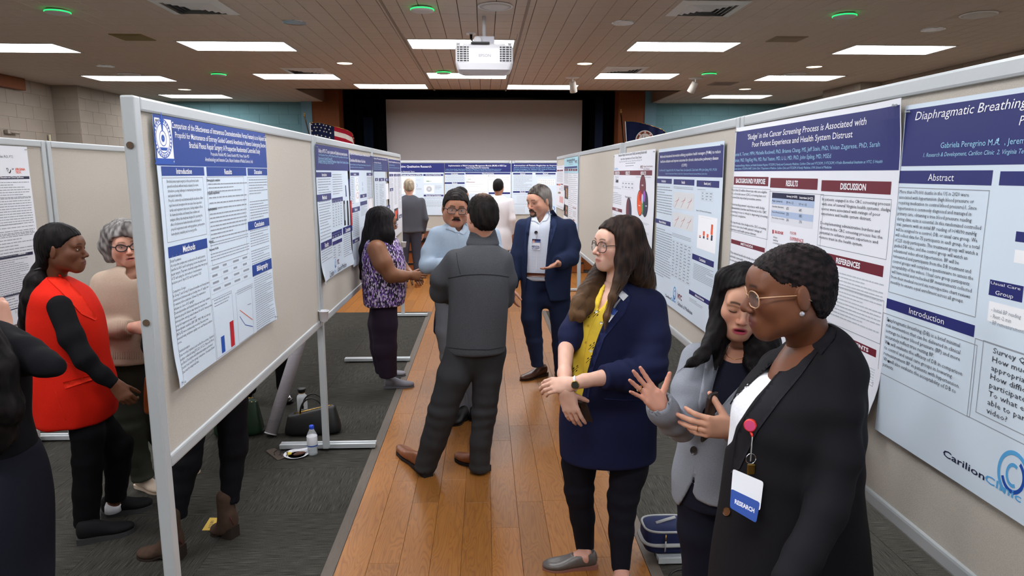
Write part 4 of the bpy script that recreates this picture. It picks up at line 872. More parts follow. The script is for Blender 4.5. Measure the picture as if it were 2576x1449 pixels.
P.oval(583, 390, .03, .04, PRED, 4).oval(609, 393, .035, .04, PPUR, 4).oval(596, 455, .025, .07, PGREEN, 4).oval(597, 410, .025, .035, PSKY, 5)
for (tx, x, y) in (('CKD', 593, 312), ('HTN', 570, 452), ('HF', 615, 455)): P.text(tx, x, y, x+12, y+11, PWHITE, 'body_lettering', .03, lay=5)
P.greek(548, 555, 640, 590, 2).greek(605, 635, 640, 660, 2).greek(590, 720, 636, 745, 2)
P.pins(('tl', 'tr')).done()
P = Poster('pale blue poster with maroon headings on the farthest right-hand board', 'R', FR, (1421, 399), (1452.5, 597), PAPER_S, .006, {'bl': .03}).frame(1380, 380, 3.45)
P.text('Nutritional Assessment of Patients with', 162, 70, 232, 84, DNAVY, 'title_lettering', .006).text('Pulmonary Cancer', 180, 92, 212, 105, DNAVY, 'title_lettering', .006).text('VTC', 232, 82, 252, 105, MAROON, 'logo_lettering', .03).greek(180, 110, 215, 124, 1)
P.rect(142, 138, 252, 146, NAVY, 'header_rule', 1)
for b4 in ((142, 154, 172, 172), (178, 154, 210, 172), (215, 154, 252, 173), (215, 480, 242, 505), (215, 590, 243, 614)): P.head('RESULTS', *b4, MAROON)
P.rect(136, 190, 252, 740, PAPER_W, 'text_panel', 1).rect(136, 296, 172, 420, PBLK, 'scan_image', 2, True).rect(138, 300, 170, 316, MAROON, 'scan_image', 3).rect(136, 460, 172, 576, PBLK, 'scan_image', 2, True).rect(215, 616, 245, 745, mat('panel_blue', '7FA8D6', .5, .3), 'text_panel', 2)
for y in (320, 345, 370, 480, 520): P.line(155, y, 158, y+28, PORANGE, .05, 3).line(160, y+5, 163, y+30, PYEL, .03, 3)
P.greek(140, 178, 172, 285, 10).greek(178, 185, 210, 640, 26).greek(217, 185, 250, 470, 16).greek(217, 515, 242, 580, 5)
P.done()
P = Poster('small white poster beside the pale blue one on the farthest right-hand board', 'R', FR, (1400.8, 417), (1420.5, 530), PAPER_W, .004, {'br': .03}).frame(1380, 380, 3.45)
for b4 in ((75, 163, 93, 176), (96, 163, 108, 176), (110, 162, 128, 175), (72, 283, 88, 298), (106, 282, 128, 295)): P.head('', *b4, MAROON)
P.head('', 90, 283, 103, 300, PORANGE).head('', 84, 352, 94, 372, PGREEN).head('', 95, 352, 105, 372, PRED).rect(97, 390, 128, 455, mat('chart_rose', 'D9A7A7', .5, .3), 'figure_panel', 1, True)
P.greek(78, 125, 125, 150, 2).greek(75, 182, 126, 275, 10).greek(110, 300, 128, 350, 5).greek(74, 465, 126, 495, 3).rect(98, 320, 101, 340, PBLUE)
P.done()
YF_ = 12.3-.0215
P = Poster('far poster titled about effective qualitative research, behind the man in the grey suit', 'F', YF_, (995, 411.3), (1117.6, 541), PAPER_B, .004).frame(1000, 390, 6.133)
P.rect(-25, 128, 722, 270, NAVY, 'header_band', 1, True).text('Effective Qualitative Research', -25, 160, 522, 200, PWHITE, 'title_lettering', .008).text('Analytics Research Team', -25, 245, 262, 268, PWHITE, 'title_lettering', .008, .2)
P.head('Process and Features of NVivo', 45, 293, 383, 322, NAVY, fill=.7).head('Querying and Displaying Data', 398, 293, 705, 322, NAVY, fill=.7).head('Results & Conclusion', 404, 612, 710, 638, NAVY, fill=.8)
P.rect(48, 332, 278, 600, PWHITE, 'figure_panel', 1).rect(405, 332, 690, 430, PWHITE, 'figure_panel', 1).rect(410, 465, 565, 590, PWHITE, 'figure_panel', 1).ring(488, 525, .05, .05, PLG, .75).ring(285, 470, .028, .03, PBLUE, .12, a0=-70, a1=80).rect(445, 397, 492, 408, PGREEN).rect(492, 397, 528, 408, PLG)
P.greek(418, 645, 700, 690, 2).greek(418, 700, 690, 800, 6).greek(580, 470, 680, 530, 4).greek(200, 380, 270, 560, 8, PLG).greek(290, 380, 360, 390, 1).greek(290, 510, 370, 540, 2)
P.done()
P = Poster('far poster titled about a multi-language module, above the man with the moustache', 'F', YF_, (1118, 411), (1285.3, 541), PAPER_B, .004).frame(1000, 390, 6.133)
P.rect(725, 128, 1748, 265, NAVY, 'header_band', 1, True).text('Implementation of Multi-Language Management Module (MLM) in REDCap:', 786, 150, 1682, 183, PWHITE, 'title_lettering', .006).text('Improving Research Inclusivity', 1055, 184, 1412, 212, PWHITE, 'title_lettering', .006).text('Authors: Mamata Reddy Tokala, Emma Martha, Brian Z, Padmanur Tori Gus, Rob Bey, Miranda Marie, Corin Corder', 740, 213, 1605, 230, PSKY, 'title_lettering').text('Institution: Health Analytics Research, Carilion Clinic, Emergency Medicine', 740, 234, 1590, 250, PSKY, 'title_lettering')
P.head('Introduction', 728, 280, 1034, 302, NAVY, fill=.75).head('Visual Summaries', 1046, 272, 1740, 298, NAVY, fill=.8).head('Methods', 728, 420, 1036, 445, NAVY, fill=.75).head('', 1408, 575, 1736, 602, NAVY)
P.rect(1048, 305, 1392, 595, PWHITE, 'figure_panel', 1).rect(1400, 305, 1738, 570, PWHITE, 'figure_panel', 1)
P.greek(735, 310, 1030, 410, 7).greek(735, 455, 1030, 590, 8).greek(1060, 345, 1380, 355, 1).rect(1062, 316, 1070, 326, PORANGE).rect(1085, 316, 1180, 324, PLG).rect(1085, 370, 1130, 377, PGREEN).rect(1145, 380, 1195, 386, PRED).rect(1060, 404, 1095, 410, PGREEN).rect(1055, 416, 1195, 422, MAROON).rect(1402, 316, 1412, 326, PBLK).rect(1425, 316, 1510, 324, PLG).greek(1060, 448, 1320, 456, 1).greek(1085, 475, 1240, 492, 2, PLG).greek(1410, 340, 1720, 400, 4, PLG).greek(1060, 560, 1380, 575, 1, PLG)
P.rect(1322, 631, 1352, 648, PYEL, 'sticky_note', 2, True)
P.done()
P = Poster('far poster titled about automation of patient registries, left of the man in the blue suit', 'F', YF_, (1287, 411), (1415, 539), PAPER_B, .004).frame(1000, 390, 6.133)
P.rect(1760, 128, 2545, 262, NAVY, 'header_band', 1, True).text('Automation of Patient Registries to Improve', 1792, 148, 2470, 180, PWHITE, 'title_lettering', .008).text('Authors: David Bowers and Sujit Gurung, Health Analytics Research', 1792, 186, 2480, 206, PSKY, 'title_lettering', .008).text('Principal Investigator: Dr. Elizabeth Polk, Family & Community', 1792, 212, 2438, 233, PSKY, 'title_lettering', .008).text('Project Sponsor: Ardmore Institute of Health', 1792, 238, 2254, 258, PSKY, 'title_lettering', .008)
P.head('Abstract', 1782, 276, 2080, 300, NAVY, fill=.75).head('Methods', 2130, 276, 2438, 300, NAVY, fill=.75).head('Methods', 1782, 556, 2080, 582, NAVY, fill=.75)
P.rect(2165, 370, 2430, 465, PWHITE, 'figure_panel', 1).greek(1790, 310, 2075, 545, 16).greek(2140, 310, 2430, 330, 2).table(2170, 375, 2420, 460, 8, 6).greek(1790, 600, 2075, 612, 1).greek(1840, 628, 2060, 740, 6, PLG).greek(1790, 745, 2075, 770, 2).outline(1790, 790, 1950, 905).outline(1960, 790, 2070, 905).greek(1795, 800, 1945, 890, 8, PLG)
logo_swirl(P, 2390, 830, .06, .05); P.done()
P = Poster('white poster with a maroon and orange university mark in the left background', 'L', BLL+.0225, np.array([BLL+.0225, 3.42, 2.066]), np.array([BLL+.0225, 4.625, .96]), PAPER_W, .006).frame(0, 330, 2.542)
P.text('Nolan, Ph.D., P.T.2', -20, 152, 80, 174, PINK, 'title_lettering')
P.polyuv([P.uv(36, 236), P.uv(47, 236), P.uv(58, 262), P.uv(66, 238), P.uv(83, 238), P.uv(82, 246), P.uv(72, 246), P.uv(62, 270), P.uv(52, 268)], PBLK, 2).text('VT', 40, 239, 79, 266, PWHITE, 'logo_lettering', .02).text('VIRGINIA', 92, 235, 158, 252, PORANGE, 'logo_lettering', .02).text('TECH.', 95, 254, 133, 271, PORANGE, 'logo_lettering', .02)
u0 = P.uv(0, 300)[0]-.5
def vband(x1, y0, y1, txt, tx0, tx1):
 a = P.uv(0, y0); b = P.uv(x1, y1); P.rect_uv(a[0]-.35, P.uv(x1, y0)[1], b[0], b[1], DNAVY, 'heading_band', 1, True)
 P.text(txt, tx0, y0+2, tx1, y1-3, PWHITE, 'heading_lettering', .02)
vband(185, 288, 306, 'Discussion and Clinical Significance', -2, 147); vband(206, 768, 788, 'References', 110, 158); vband(130, 1030, 1038, 'A', 122, 128); vband(130, 1122, 1128, 'B', 122, 128)
P.greek(-70, 322, 192, 425, 7).greek(-70, 430, 210, 590, 11).greek(-70, 600, 218, 655, 4).greek(-70, 662, 220, 760, 7).greek(-70, 815, 200, 1030, 20, PGREY).greek(-40, 1060, 128, 1120, 6, PGREY).text('Dr. John', 92, 1148, 128, 1160, PGREY).greek(-60, 1195, 50, 1205, 1)
P.pins(('tr',)).done()
# ==== volume modelling for figures
f32 = np.float32
class Vol:
 def __init__(s, lo, hi, vox):
  s.vox = vox; s.lo = np.array(lo, float); n = np.ceil((np.array(hi)-s.lo)/vox).astype(int)+1
  s.n = n; s.d = np.full(n, .12, f32)
 def reg(s, lo, hi):
  a = np.clip(np.floor((np.array(lo)-s.lo)/s.vox).astype(int), 0, s.n); b = np.clip(np.ceil((np.array(hi)-s.lo)/s.vox).astype(int)+1, 0, s.n)
  if np.any(b <= a): return None
  g = [(s.lo[i]+s.vox*np.arange(a[i], b[i])).astype(f32) for i in range(3)]
  return (slice(a[0], b[0]), slice(a[1], b[1]), slice(a[2], b[2])), g[0][:, None, None], g[1][None, :, None], g[2][None, None, :]
 def put(s, lo, hi, fn, k=0.0, mode='u'):
  r = s.reg(np.array(lo)-k, np.array(hi)+k)
  if r is None: return s
  sl, X, Y, Z = r; b = fn(X, Y, Z).astype(f32); a = s.d[sl]
  if mode == 'u':
   o = np.minimum(a, b)
   if k > 0: h = np.maximum(k-np.abs(a-b), 0)/k; o = o-h*h*(k*.25)
  elif mode == 'd':
   o = np.maximum(a, -b)
   if k > 0: h = np.maximum(k-np.abs(a+b), 0)/k; o = o+h*h*(k*.25)
  else:
   o = np.maximum(a, b)
  s.d[sl] = o; return s
 def ell(s, c, r, k=0.0, R=None, mode='u'):
  c = np.array(c, float); r = np.array(r, float) if hasattr(r, '__len__') else np.full(3, float(r)); m = r.max()+.012
  def fn(X, Y, Z):
   x, y, z = X-c[0], Y-c[1], Z-c[2]
   if R is not None: x, y, z = (R[0][0]*x+R[1][0]*y+R[2][0]*z), (R[0][1]*x+R[1][1]*y+R[2][1]*z), (R[0][2]*x+R[1][2]*y+R[2][2]*z)
   k0 = np.sqrt((x/r[0])**2+(y/r[1])**2+(z/r[2])**2); k1 = np.sqrt((x/r[0]**2)**2+(y/r[1]**2)**2+(z/r[2]**2)**2)+1e-6
   return k0*(k0-1)/k1
  return s.put(c-m, c+m, fn, k, mode)
 def cone(s, a, b, r1, r2, k=0.0, mode='u', flat=None):
  a = np.array(a, float); b = np.array(b, float); ba = b-a; L2 = max(ba@ba, 1e-9); m = max(r1, r2)+.012
  def fn(X, Y, Z):
   x, y, z = X-a[0], Y-a[1], Z-a[2]
   t = np.clip((x*ba[0]+y*ba[1]+z*ba[2])/L2, 0, 1)
   qx, qy, qz = x-ba[0]*t, y-ba[1]*t, z-ba[2]*t
   if flat is None: return np.sqrt(qx*qx+qy*qy+qz*qz)-(r1+(r2-r1)*t)
   ax, fc = flat; dt = qx*ax[0]+qy*ax[1]+qz*ax[2]; q2 = qx*qx+qy*qy+qz*qz-dt*dt+(dt/fc)**2
   return (np.sqrt(np.maximum(q2, 0))-(r1+(r2-r1)*t))*min(1, fc)
  return s.put(np.minimum(a, b)-m, np.maximum(a, b)+m, fn, k, mode)
 def chain(s, pts, rs, k=.01, mode='u', flat=None):
  for i in range(len(pts)-1): s.cone(pts[i], pts[i+1], rs[i], rs[i+1], k, mode, flat)
  return s
 def loft(s, rows, k=0.0, mode='u', p=2.3, grow=0.0, rot=0.0, rnd=.02):
  A = np.array(sorted(rows), float); z = A[:, 0]
  lo = (np.min(A[:, 1]-np.maximum(A[:, 3], A[:, 4]))-grow-.02, np.min(A[:, 2]-np.maximum(A[:, 3], A[:, 4]))-grow-.02, z[0]-.02)
  hi = (np.max(A[:, 1]+np.maximum(A[:, 3], A[:, 4]))+grow+.02, np.max(A[:, 2]+np.maximum(A[:, 3], A[:, 4]))+grow+.02, z[-1]+.02)
  c_, s_ = math.cos(rot), math.sin(rot)
  def fn(X, Y, Z):
   zz = Z.ravel()
   q = [cub(zz, z, A[:, i]).astype(f32)[None, None, :] for i in range(1, 5)]
   x = X-q[0]; y = Y-q[1]
   if rot: x, y = x*c_+y*s_, -x*s_+y*c_
   a = np.maximum(q[2]+grow, .004); b = np.maximum(q[3]+grow, .004)
   kk = (np.abs(x/a)**p+np.abs(y/b)**p)**(1/p)
   d = (kk-1)*np.minimum(a, b)
   e = np.maximum(Z-(z[-1]), z[0]-Z)
   h = np.maximum(rnd-np.abs(d-e), 0)/rnd
   return np.maximum(d, e)+h*h*rnd*.25
  return s.put(lo, hi, fn, k, mode)
 def cut(s, fn):                  # keep where fn < 0 over the whole grid
  r = s.reg(s.lo, s.lo+s.vox*s.n); sl, X, Y, Z = r; s.d[sl] = np.maximum(s.d[sl], fn(X, Y, Z).astype(f32)); return s
 def mesh(s):
  d = s.d; S = d < 0
  cnt = np.zeros(np.array(d.shape)-1, np.uint8)
  for i in (0, 1):
   for j in (0, 1):
    for l in (0, 1): cnt += S[i:d.shape[0]-1+i, j:d.shape[1]-1+j, l:d.shape[2]-1+l]
  act = np.argwhere((cnt > 0) & (cnt < 8))
  if not len(act): return np.zeros((0, 3)), np.zeros((0, 4), np.int32)
  idx = np.full(cnt.shape, -1, np.int32); idx[act[:, 0], act[:, 1], act[:, 2]] = np.arange(len(act))
  C = np.array([(i, j, l) for i in (0, 1) for j in (0, 1) for l in (0, 1)])
  val = np.stack([d[act[:, 0]+c[0], act[:, 1]+c[1], act[:, 2]+c[2]] for c in C], 1)
  acc = np.zeros((len(act), 3)); num = np.zeros(len(act))
  for a in range(8):
   for b in range(a+1, 8):
    if np.abs(C[a]-C[b]).sum() != 1: continue
    va, vb = val[:, a], val[:, b]; m = (va < 0) != (vb < 0)
    t = va[m]/(va[m]-vb[m]); acc[m] += C[a]+(C[b]-C[a])*t[:, None]; num[m] += 1
  V = (act+acc/num[:, None])*s.vox+s.lo
  Q = []
  for ax in range(3):
   sa = [slice(None)]*3; sb = [slice(None)]*3; sa[ax] = slice(0, -1); sb[ax] = slice(1, None)
   A_, B_ = S[tuple(sa)], S[tuple(sb)]
   e = np.argwhere(A_ != B_); o1, o2 = [(1, 2), (2, 0), (0, 1)][ax]
   ok = (e[:, o1] > 0) & (e[:, o2] > 0) & (e[:, o1] < d.shape[o1]-1) & (e[:, o2] < d.shape[o2]-1); e = e[ok]
   ins = A_[e[:, 0], e[:, 1], e[:, 2]]
   def g(k1, k2):
    q = e.copy(); q[:, o1] -= k1; q[:, o2] -= k2; return idx[q[:, 0], q[:, 1], q[:, 2]]
   quad = np.stack([g(0, 0), g(1, 0), g(1, 1), g(0, 1)], 1)
   quad[~ins] = quad[~ins][:, ::-1]; Q.append(quad)
  return V, np.vstack(Q)
def cub(x, xp, fp):
 if len(xp) < 3: return np.interp(x, xp, fp)
 m = np.gradient(fp, xp); i = np.clip(np.searchsorted(xp, x)-1, 0, len(xp)-2)
 h = xp[i+1]-xp[i]; t = np.clip((x-xp[i])/h, 0, 1)
 dl = (fp[i+1]-fp[i])/h; m0 = np.clip(m[i], np.minimum(0, 3*dl), np.maximum(0, 3*dl)); m1 = np.clip(m[i+1], np.minimum(0, 3*dl), np.maximum(0, 3*dl))
 return (2*t**3-3*t*t+1)*fp[i]+(t**3-2*t*t+t)*h*m0+(-2*t**3+3*t*t)*fp[i+1]+(t**3-t*t)*h*m1
def vnormals(V, Q):
 n = np.zeros_like(V); fn = np.cross(V[Q[:, 2]]-V[Q[:, 0]], V[Q[:, 3]]-V[Q[:, 1]])
 for i in range(4):
  for c in range(3): n[:, c] += np.bincount(Q[:, i], fn[:, c], len(V))
 return n/(np.linalg.norm(n, axis=1)[:, None]+1e-12)
def relax(V, Q, it=1, lam=.5):
 for _ in range(it):
  acc = np.zeros_like(V); num = np.zeros(len(V))
  for a, b in ((0, 1), (1, 2), (2, 3), (3, 0)):
   for c in range(3):
    acc[:, c] += np.bincount(Q[:, a], V[Q[:, b], c], len(V)); acc[:, c] += np.bincount(Q[:, b], V[Q[:, a], c], len(V))
   num += np.bincount(Q[:, a], minlength=len(V)); num += np.bincount(Q[:, b], minlength=len(V))
  V = V+lam*(acc/np.maximum(num, 1)[:, None]-V)
 return V
def wob(V, freq, seed, n=7):
 r = np.random.default_rng(seed); o = np.zeros(len(V))
 for _ in range(n):
  k = r.normal(size=3); k = k/np.linalg.norm(k)*freq*r.uniform(.6, 1.6); o += np.sin(V@k+r.uniform(0, 6.28))
 return o/n*1.6
def sstep(a, b, x): t = np.clip((x-a)/(b-a), 0, 1); return t*t*(3-2*t)
def mix(a, b, t): return np.asarray(a)*(1-t[:, None])+np.asarray(b)*t[:, None]
def frame_from(yaw, pitch=0.0, roll=0.0):
 return np.array(Matrix.Rotation(math.radians(yaw), 3, 'Z') @ Matrix.Rotation(math.radians(pitch), 3, 'X') @ Matrix.Rotation(math.radians(roll), 3, 'Y'))
# ---- head
def head_vol(h, vox):
 v = Vol((-.115, -.135, -.2), (.115, .15, .14), vox)
 w = h.get('w', 1.0); j = h.get('jaw', 1.0); ch = h.get('cheek', 1.0); ns = h.get('nose', 1.0); nw = h.get('nosew', 1.0)
 v.ell((0, -.014, .032), (.0745*w, .095, .080), 0)
 v.ell((0, .02, -.03), (.063*w*ch, .068, .08), .035)
 v.ell((0, .064, -.091), (.026*j, .022, .021), .03)
 for s in (-1, 1): v.cone((s*.052*w*j, -.002, -.05), (s*.018*j, .06, -.094), .014, .015, .03)
 for s in (-1, 1):
  v.ell((s*.047*w*j, .012, -.052), (.017, .033, .03), .035)
  v.ell((s*.040*w, .058, -.022), (.021*ch, .02, .022*ch), .03)
  v.ell((s*.027, .078, .020), (.024, .010, .008), .02)
  v.ell((s*.03, .094, .002), (.019, .017, .0125), .014, mode='d')          # eye socket
  v.ell((s*.031, .0735, .001), (.0155, .0135, .0125), .006)                # lids over the eyeball
 v.ell((0, .07, .04), (.045, .024, .03), .03)                                 # forehead
 v.cone((0, .083, .012), (0, .098+.008*ns, -.026), .0065, .0095*nw, .014)
 v.ell((0, .1005+.009*ns, -.033), (.0105*nw, .0095, .009), .008)
 for s in (-1, 1): v.ell((s*.0115*nw, .094+.004*ns, -.0365), (.0075*nw, .010, .0075), .006)
 for s in (-1, 1): v.ell((s*.0065*nw, .1+.004*ns, -.0425), (.0035, .005, .003), .003, mode='d')
 lp = h.get('lip', 1.0); mo = h.get('open', 0.0)
 v.ell((0, .074, -.066), (.030, .02, .022), .02)
 v.ell((0, .0875, -.0625+mo*.2), (.0245, .0085, .0050*lp), .006)
 v.ell((0, .0860, -.0735-mo), (.021, .0090, .0062*lp), .007)
 for s in (-1, 1): v.cone((0, .0985, -.0676-mo*.4), (s*.027, .080, -.0672+h.get('smile', 0)), .0019+mo*.45, .0012, .003, mode='d')
 if mo > .001: v.ell((0, .096, -.068-mo*.4), (.016, .012, .002+mo*.7), .003, mode='d')
 for s in (-1, 1):
  R = np.array(Matrix.Rotation(s*math.radians(-22), 3, 'Z') @ Matrix.Rotation(math.radians(-10), 3, 'X'))
  v.ell((s*.079*w, -.010, -.006), (.0065, .0185, .0315), .006, R)
  v.ell((s*.079*w, -.004, .002), (.012, .010, .017), .004, R, 'd') if vox < .0031 else None
  v.ell((s*.0735*w, -.004, -.002), (.006, .0105, .02), .003, R)
 return v
def head_cols(V, h):
 x, y, z = np.abs(V[:, 0]), V[:, 1], V[:, 2]
 sk = np.array(lin(h['skin'])); c = np.tile(sk, (len(V), 1))
 red = np.array(lin(h.get('blush', h['skin'])))
 c = mix(c, red, .55*np.exp(-(((x-.04)/.022)**2+((z+.03)/.022)**2))*(y > .02))
 c = mix(c, red, .6*np.exp(-((x/.014)**2+((z+.036)/.013)**2))*(y > .085))
 c = c*(1+.06*wob(V, 160, 3)[:, None])
 mo = h.get('open', 0.0)
 lip = np.exp(-((x/.0248)**8))*np.exp(-(((z+.068+mo*.4)/((.0082*h.get('lip', 1.0)+mo*.8)*np.sqrt(np.clip(1.05-(x/.0268)**2, .02, 1))))**8))*sstep(.080, .086, y)
 c = mix(c, np.array(lin(h.get('lipc', h['skin']))), lip)
 inner = np.exp(-((x/.017)**4))*np.exp(-(((z+.068+mo*.4)/(.0012+mo*.75))**4))*sstep(.08, .085, y)
 c = mix(c, np.array(lin('3a1512')), inner*(.9 if mo > .001 else .55))
 bz = .0225+.006*np.sin(np.clip((x-.01)/.036, 0, 1)*2.6)+h.get('browz', 0)
 br = sstep(.010, .014, x)*(1-sstep(.044, .050, x))*np.exp(-(((z-bz)/.0036/h.get('browt', 1.0))**4))*(y > .03)
 c = mix(c, np.array(lin(h.get('brow', '1a1310'))), br*h.get('browa', .85))
 if 'stubble' in h:
  st = sstep(.0, .03, y)*(1-sstep(-.05, -.035, z+.25*np.maximum(x-.035, 0)))*h['stubble'][1]
  c = mix(c, np.array(lin(h['stubble'][0])), st*(.75+.25*wob(V, 900, 5)))
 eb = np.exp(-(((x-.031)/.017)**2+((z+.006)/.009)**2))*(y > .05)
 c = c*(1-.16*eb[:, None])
 return c
def eye_part(h, R, c, sc, root, par):
 op = h.get('eye', 1.0)
 if op <= 0.05: 
  for s in (-1, 1):
   pts = [(s*(.031+u*.0145), .0735+.0142*math.sqrt(max(0, 1-(u*.85)**2)), -.004-.0035*(1-u*u)) for u in np.linspace(-1, 1, 9)]
   MB().tube([c+R@(np.array(p)*sc) for p in pts], [.0006]+[.0013]*7+[.0006], 6).build('eyelash', M_LASH, par, True)
  return
 gz = h.get('gaze', (0, 0))
 for s in (-1, 1):
  V, Fc, col = [], [], []
  nx, nz = 22, 12
  for i in range(nx):
   u = -1+2*i/(nx-1); x = .0125*u
   up = .0052*op*(1-abs(u)**2.2)+.0002; lo = -.0042*(1-abs(u)**2.4)*(.5+.5*op)-.0002
   for k in range(nz):
    z = lo+(up-lo)*k/(nz-1)
    rr = 1-(x/.0162)**2-(z/.0132)**2
    y = .0735+.0142*math.sqrt(max(rr, 0))+.0006
    V.append(c+R@(np.array((s*.031+x, y, z+.0008))*sc))
    dx, dz = x-gz[0]*.005, z-gz[1]*.004-.0004
    r = math.hypot(dx, dz)
    col.append(lin('0a0808') if r < .0022 else (lin(h.get('iris', '2a1a12')) if r < .0054 else lin('D8D2CC')))
  for i in range(nx-1):
   for k in range(nz-1): q = i*nz+k; Fc.append((q, q+nz, q+nz+1, q+1))
  mesh_obj('eye', V, np.array(Fc), M_EYE, par, True, attrs=np.array(col))
  pts = []
  for u in np.linspace(-1.05, 1.05, 9):
   x = .0125*u; z = .0052*op*(1-min(1, abs(u))**2.2)+.0012; pts.append(c+R@(np.array((s*.031+x, .0735+.0145*math.sqrt(max(0, 1-(x/.0165)**2-(z/.0135)**2))+.0008, z))*sc))
  MB().tube(pts, [.0005]+[.0011]*7+[.0006], 6).build('eyelash', M_LASH, par, True)
M_EYE = mat('eye_surface', None, .12, .5, attr=True); M_LASH = mat('lash', '120C0A', .7, .2)
def M_SKIN():
 if 'skin' in MATS: return MATS['skin']
 m = mat('skin', None, .48, .35, attr=True, bump=(900, .06))
 b = m.node_tree.nodes['Principled BSDF']; b.inputs['Subsurface Weight'].default_value = .08; b.inputs['Subsurface Radius'].default_value = (.012, .005, .003); b.inputs['Subsurface Scale'].default_value = .6
 return m
def M_HAIR(): return mat('hair', None, .55, .12, attr=True, bump=(500, .25, (1, 1, .08)))
# ---- hands
FING = {  # base offset across the palm (thumb side +), length factors, base along palm
 'index': (.030, .088, (.038, .024, .019)), 'middle': (.010, .093, (.043, .027, .020)), 'ring': (-.011, .088, (.040, .025, .019)), 'little': (-.029, .079, (.031, .019, .017))}
def hand_pts(w, fdir, pdir, side, pose, sc=1.0):
 f = np.array(fdir, float); f /= np.linalg.norm(f); p = np.array(pdir, float); p -= f*(p@f); p /= np.linalg.norm(p)
 t = np.cross(f, p)*side            # thumb side: right hand, palm down (p=-z), fingers +y -> thumb towards -x
 L = lambda a, b, c_: w+(t*a+f*b+p*c_)*sc
 out = []; tips = {}
 for q, (n, (ax, by, ls)) in enumerate(FING.items()):
  c1, c2, c3, sp = pose.get(n, pose.get('all', (25, 35, 20, 0)))
  base = L(ax, by, 0); d = f*math.cos(math.radians(sp))+t*math.sin(math.radians(sp)); ang = 0; pts = [L(ax*.75, .035, .002), base]; cur = base
  for l, a in zip(ls, (c1, c2, c3)):
   ang += a; cur = cur+(d*math.cos(math.radians(ang))+p*math.sin(math.radians(ang)))*l*sc; pts.append(cur)
  r = {'index': .0085, 'middle': .0088, 'ring': .0083, 'little': .0072}[n]*sc
  out.append((pts, [r*1.25, r*1.12, r, r*.92, r*.78])); tips[n] = pts
 a1, a2, a3, a4 = pose.get('thumb', (40, 25, 20, 15))      # abduction, towards palm, bends
 b0 = L(.022, .022, .004); d = f*math.cos(math.radians(a1))+t*math.sin(math.radians(a1)); d = d*math.cos(math.radians(a2))+p*math.sin(math.radians(a2))
 p1 = b0+d*.042*sc; d2 = d*math.cos(math.radians(a3))+(p*.55+f*.75)*math.sin(math.radians(a3)); d2 /= np.linalg.norm(d2); p2 = p1+d2*.032*sc
 d3 = d2*math.cos(math.radians(a4))+(p*.5+f*.8)*math.sin(math.radians(a4)); d3 /= np.linalg.norm(d3); p3 = p2+d3*.024*sc
 out.append(([b0, p1, p2, p3], [.0145*sc, .0115*sc, .0102*sc, .0085*sc])); tips['thumb'] = [b0, p1, p2, p3]
 pal = [(L(.012, .018, .001), L(.014, .078, .0), .021*sc), (L(-.012, .018, .001), L(-.014, .072, .0), .020*sc)]
 return out, pal, p, L, tips
def hand_into(v, w, fdir, pdir, side, pose, sc=1.0):
 out, pal, p, L, tips = hand_pts(np.array(w, float), fdir, pdir, side, pose, sc)
 v.cone(L(0, -.01, 0), L(0, .03, 0), .022*sc, .024*sc, .012, flat=(p, .72))
 for a, b, r in pal: v.cone(a, b, r, r*1.02, .012, flat=(p, .62))
 v.cone(L(.022, .022, .008), L(.026, .05, .007), .013*sc, .011*sc, .012)
 v.cone(L(-.024, .02, .007), L(-.026, .055, .006), .012*sc, .010*sc, .012)
 for pts, rs in out: v.chain(pts, rs, .0035)
 return tips
POSE = {'relax': {'all': (18, 28, 15, 0), 'index': (12, 22, 12, 3), 'little': (22, 32, 18, -5), 'thumb': (28, 22, 12, 10)},
  'open': {'index': (-4, 6, 4, 10), 'middle': (-2, 8, 5, 3), 'ring': (0, 9, 5, -6), 'little': (4, 10, 6, -18), 'thumb': (62, 8, 6, 4)},
  'flat': {'all': (10, 10, 6, 0), 'thumb': (30, 12, 10, 8)}, 'fist': {'all': (70, 85, 50, 0), 'thumb': (35, 45, 40, 30)},
  'grip': {'all': (38, 48, 30, 0), 'index': (32, 42, 25, 4), 'little': (44, 52, 32, -4), 'thumb': (48, 40, 22, 14)}}
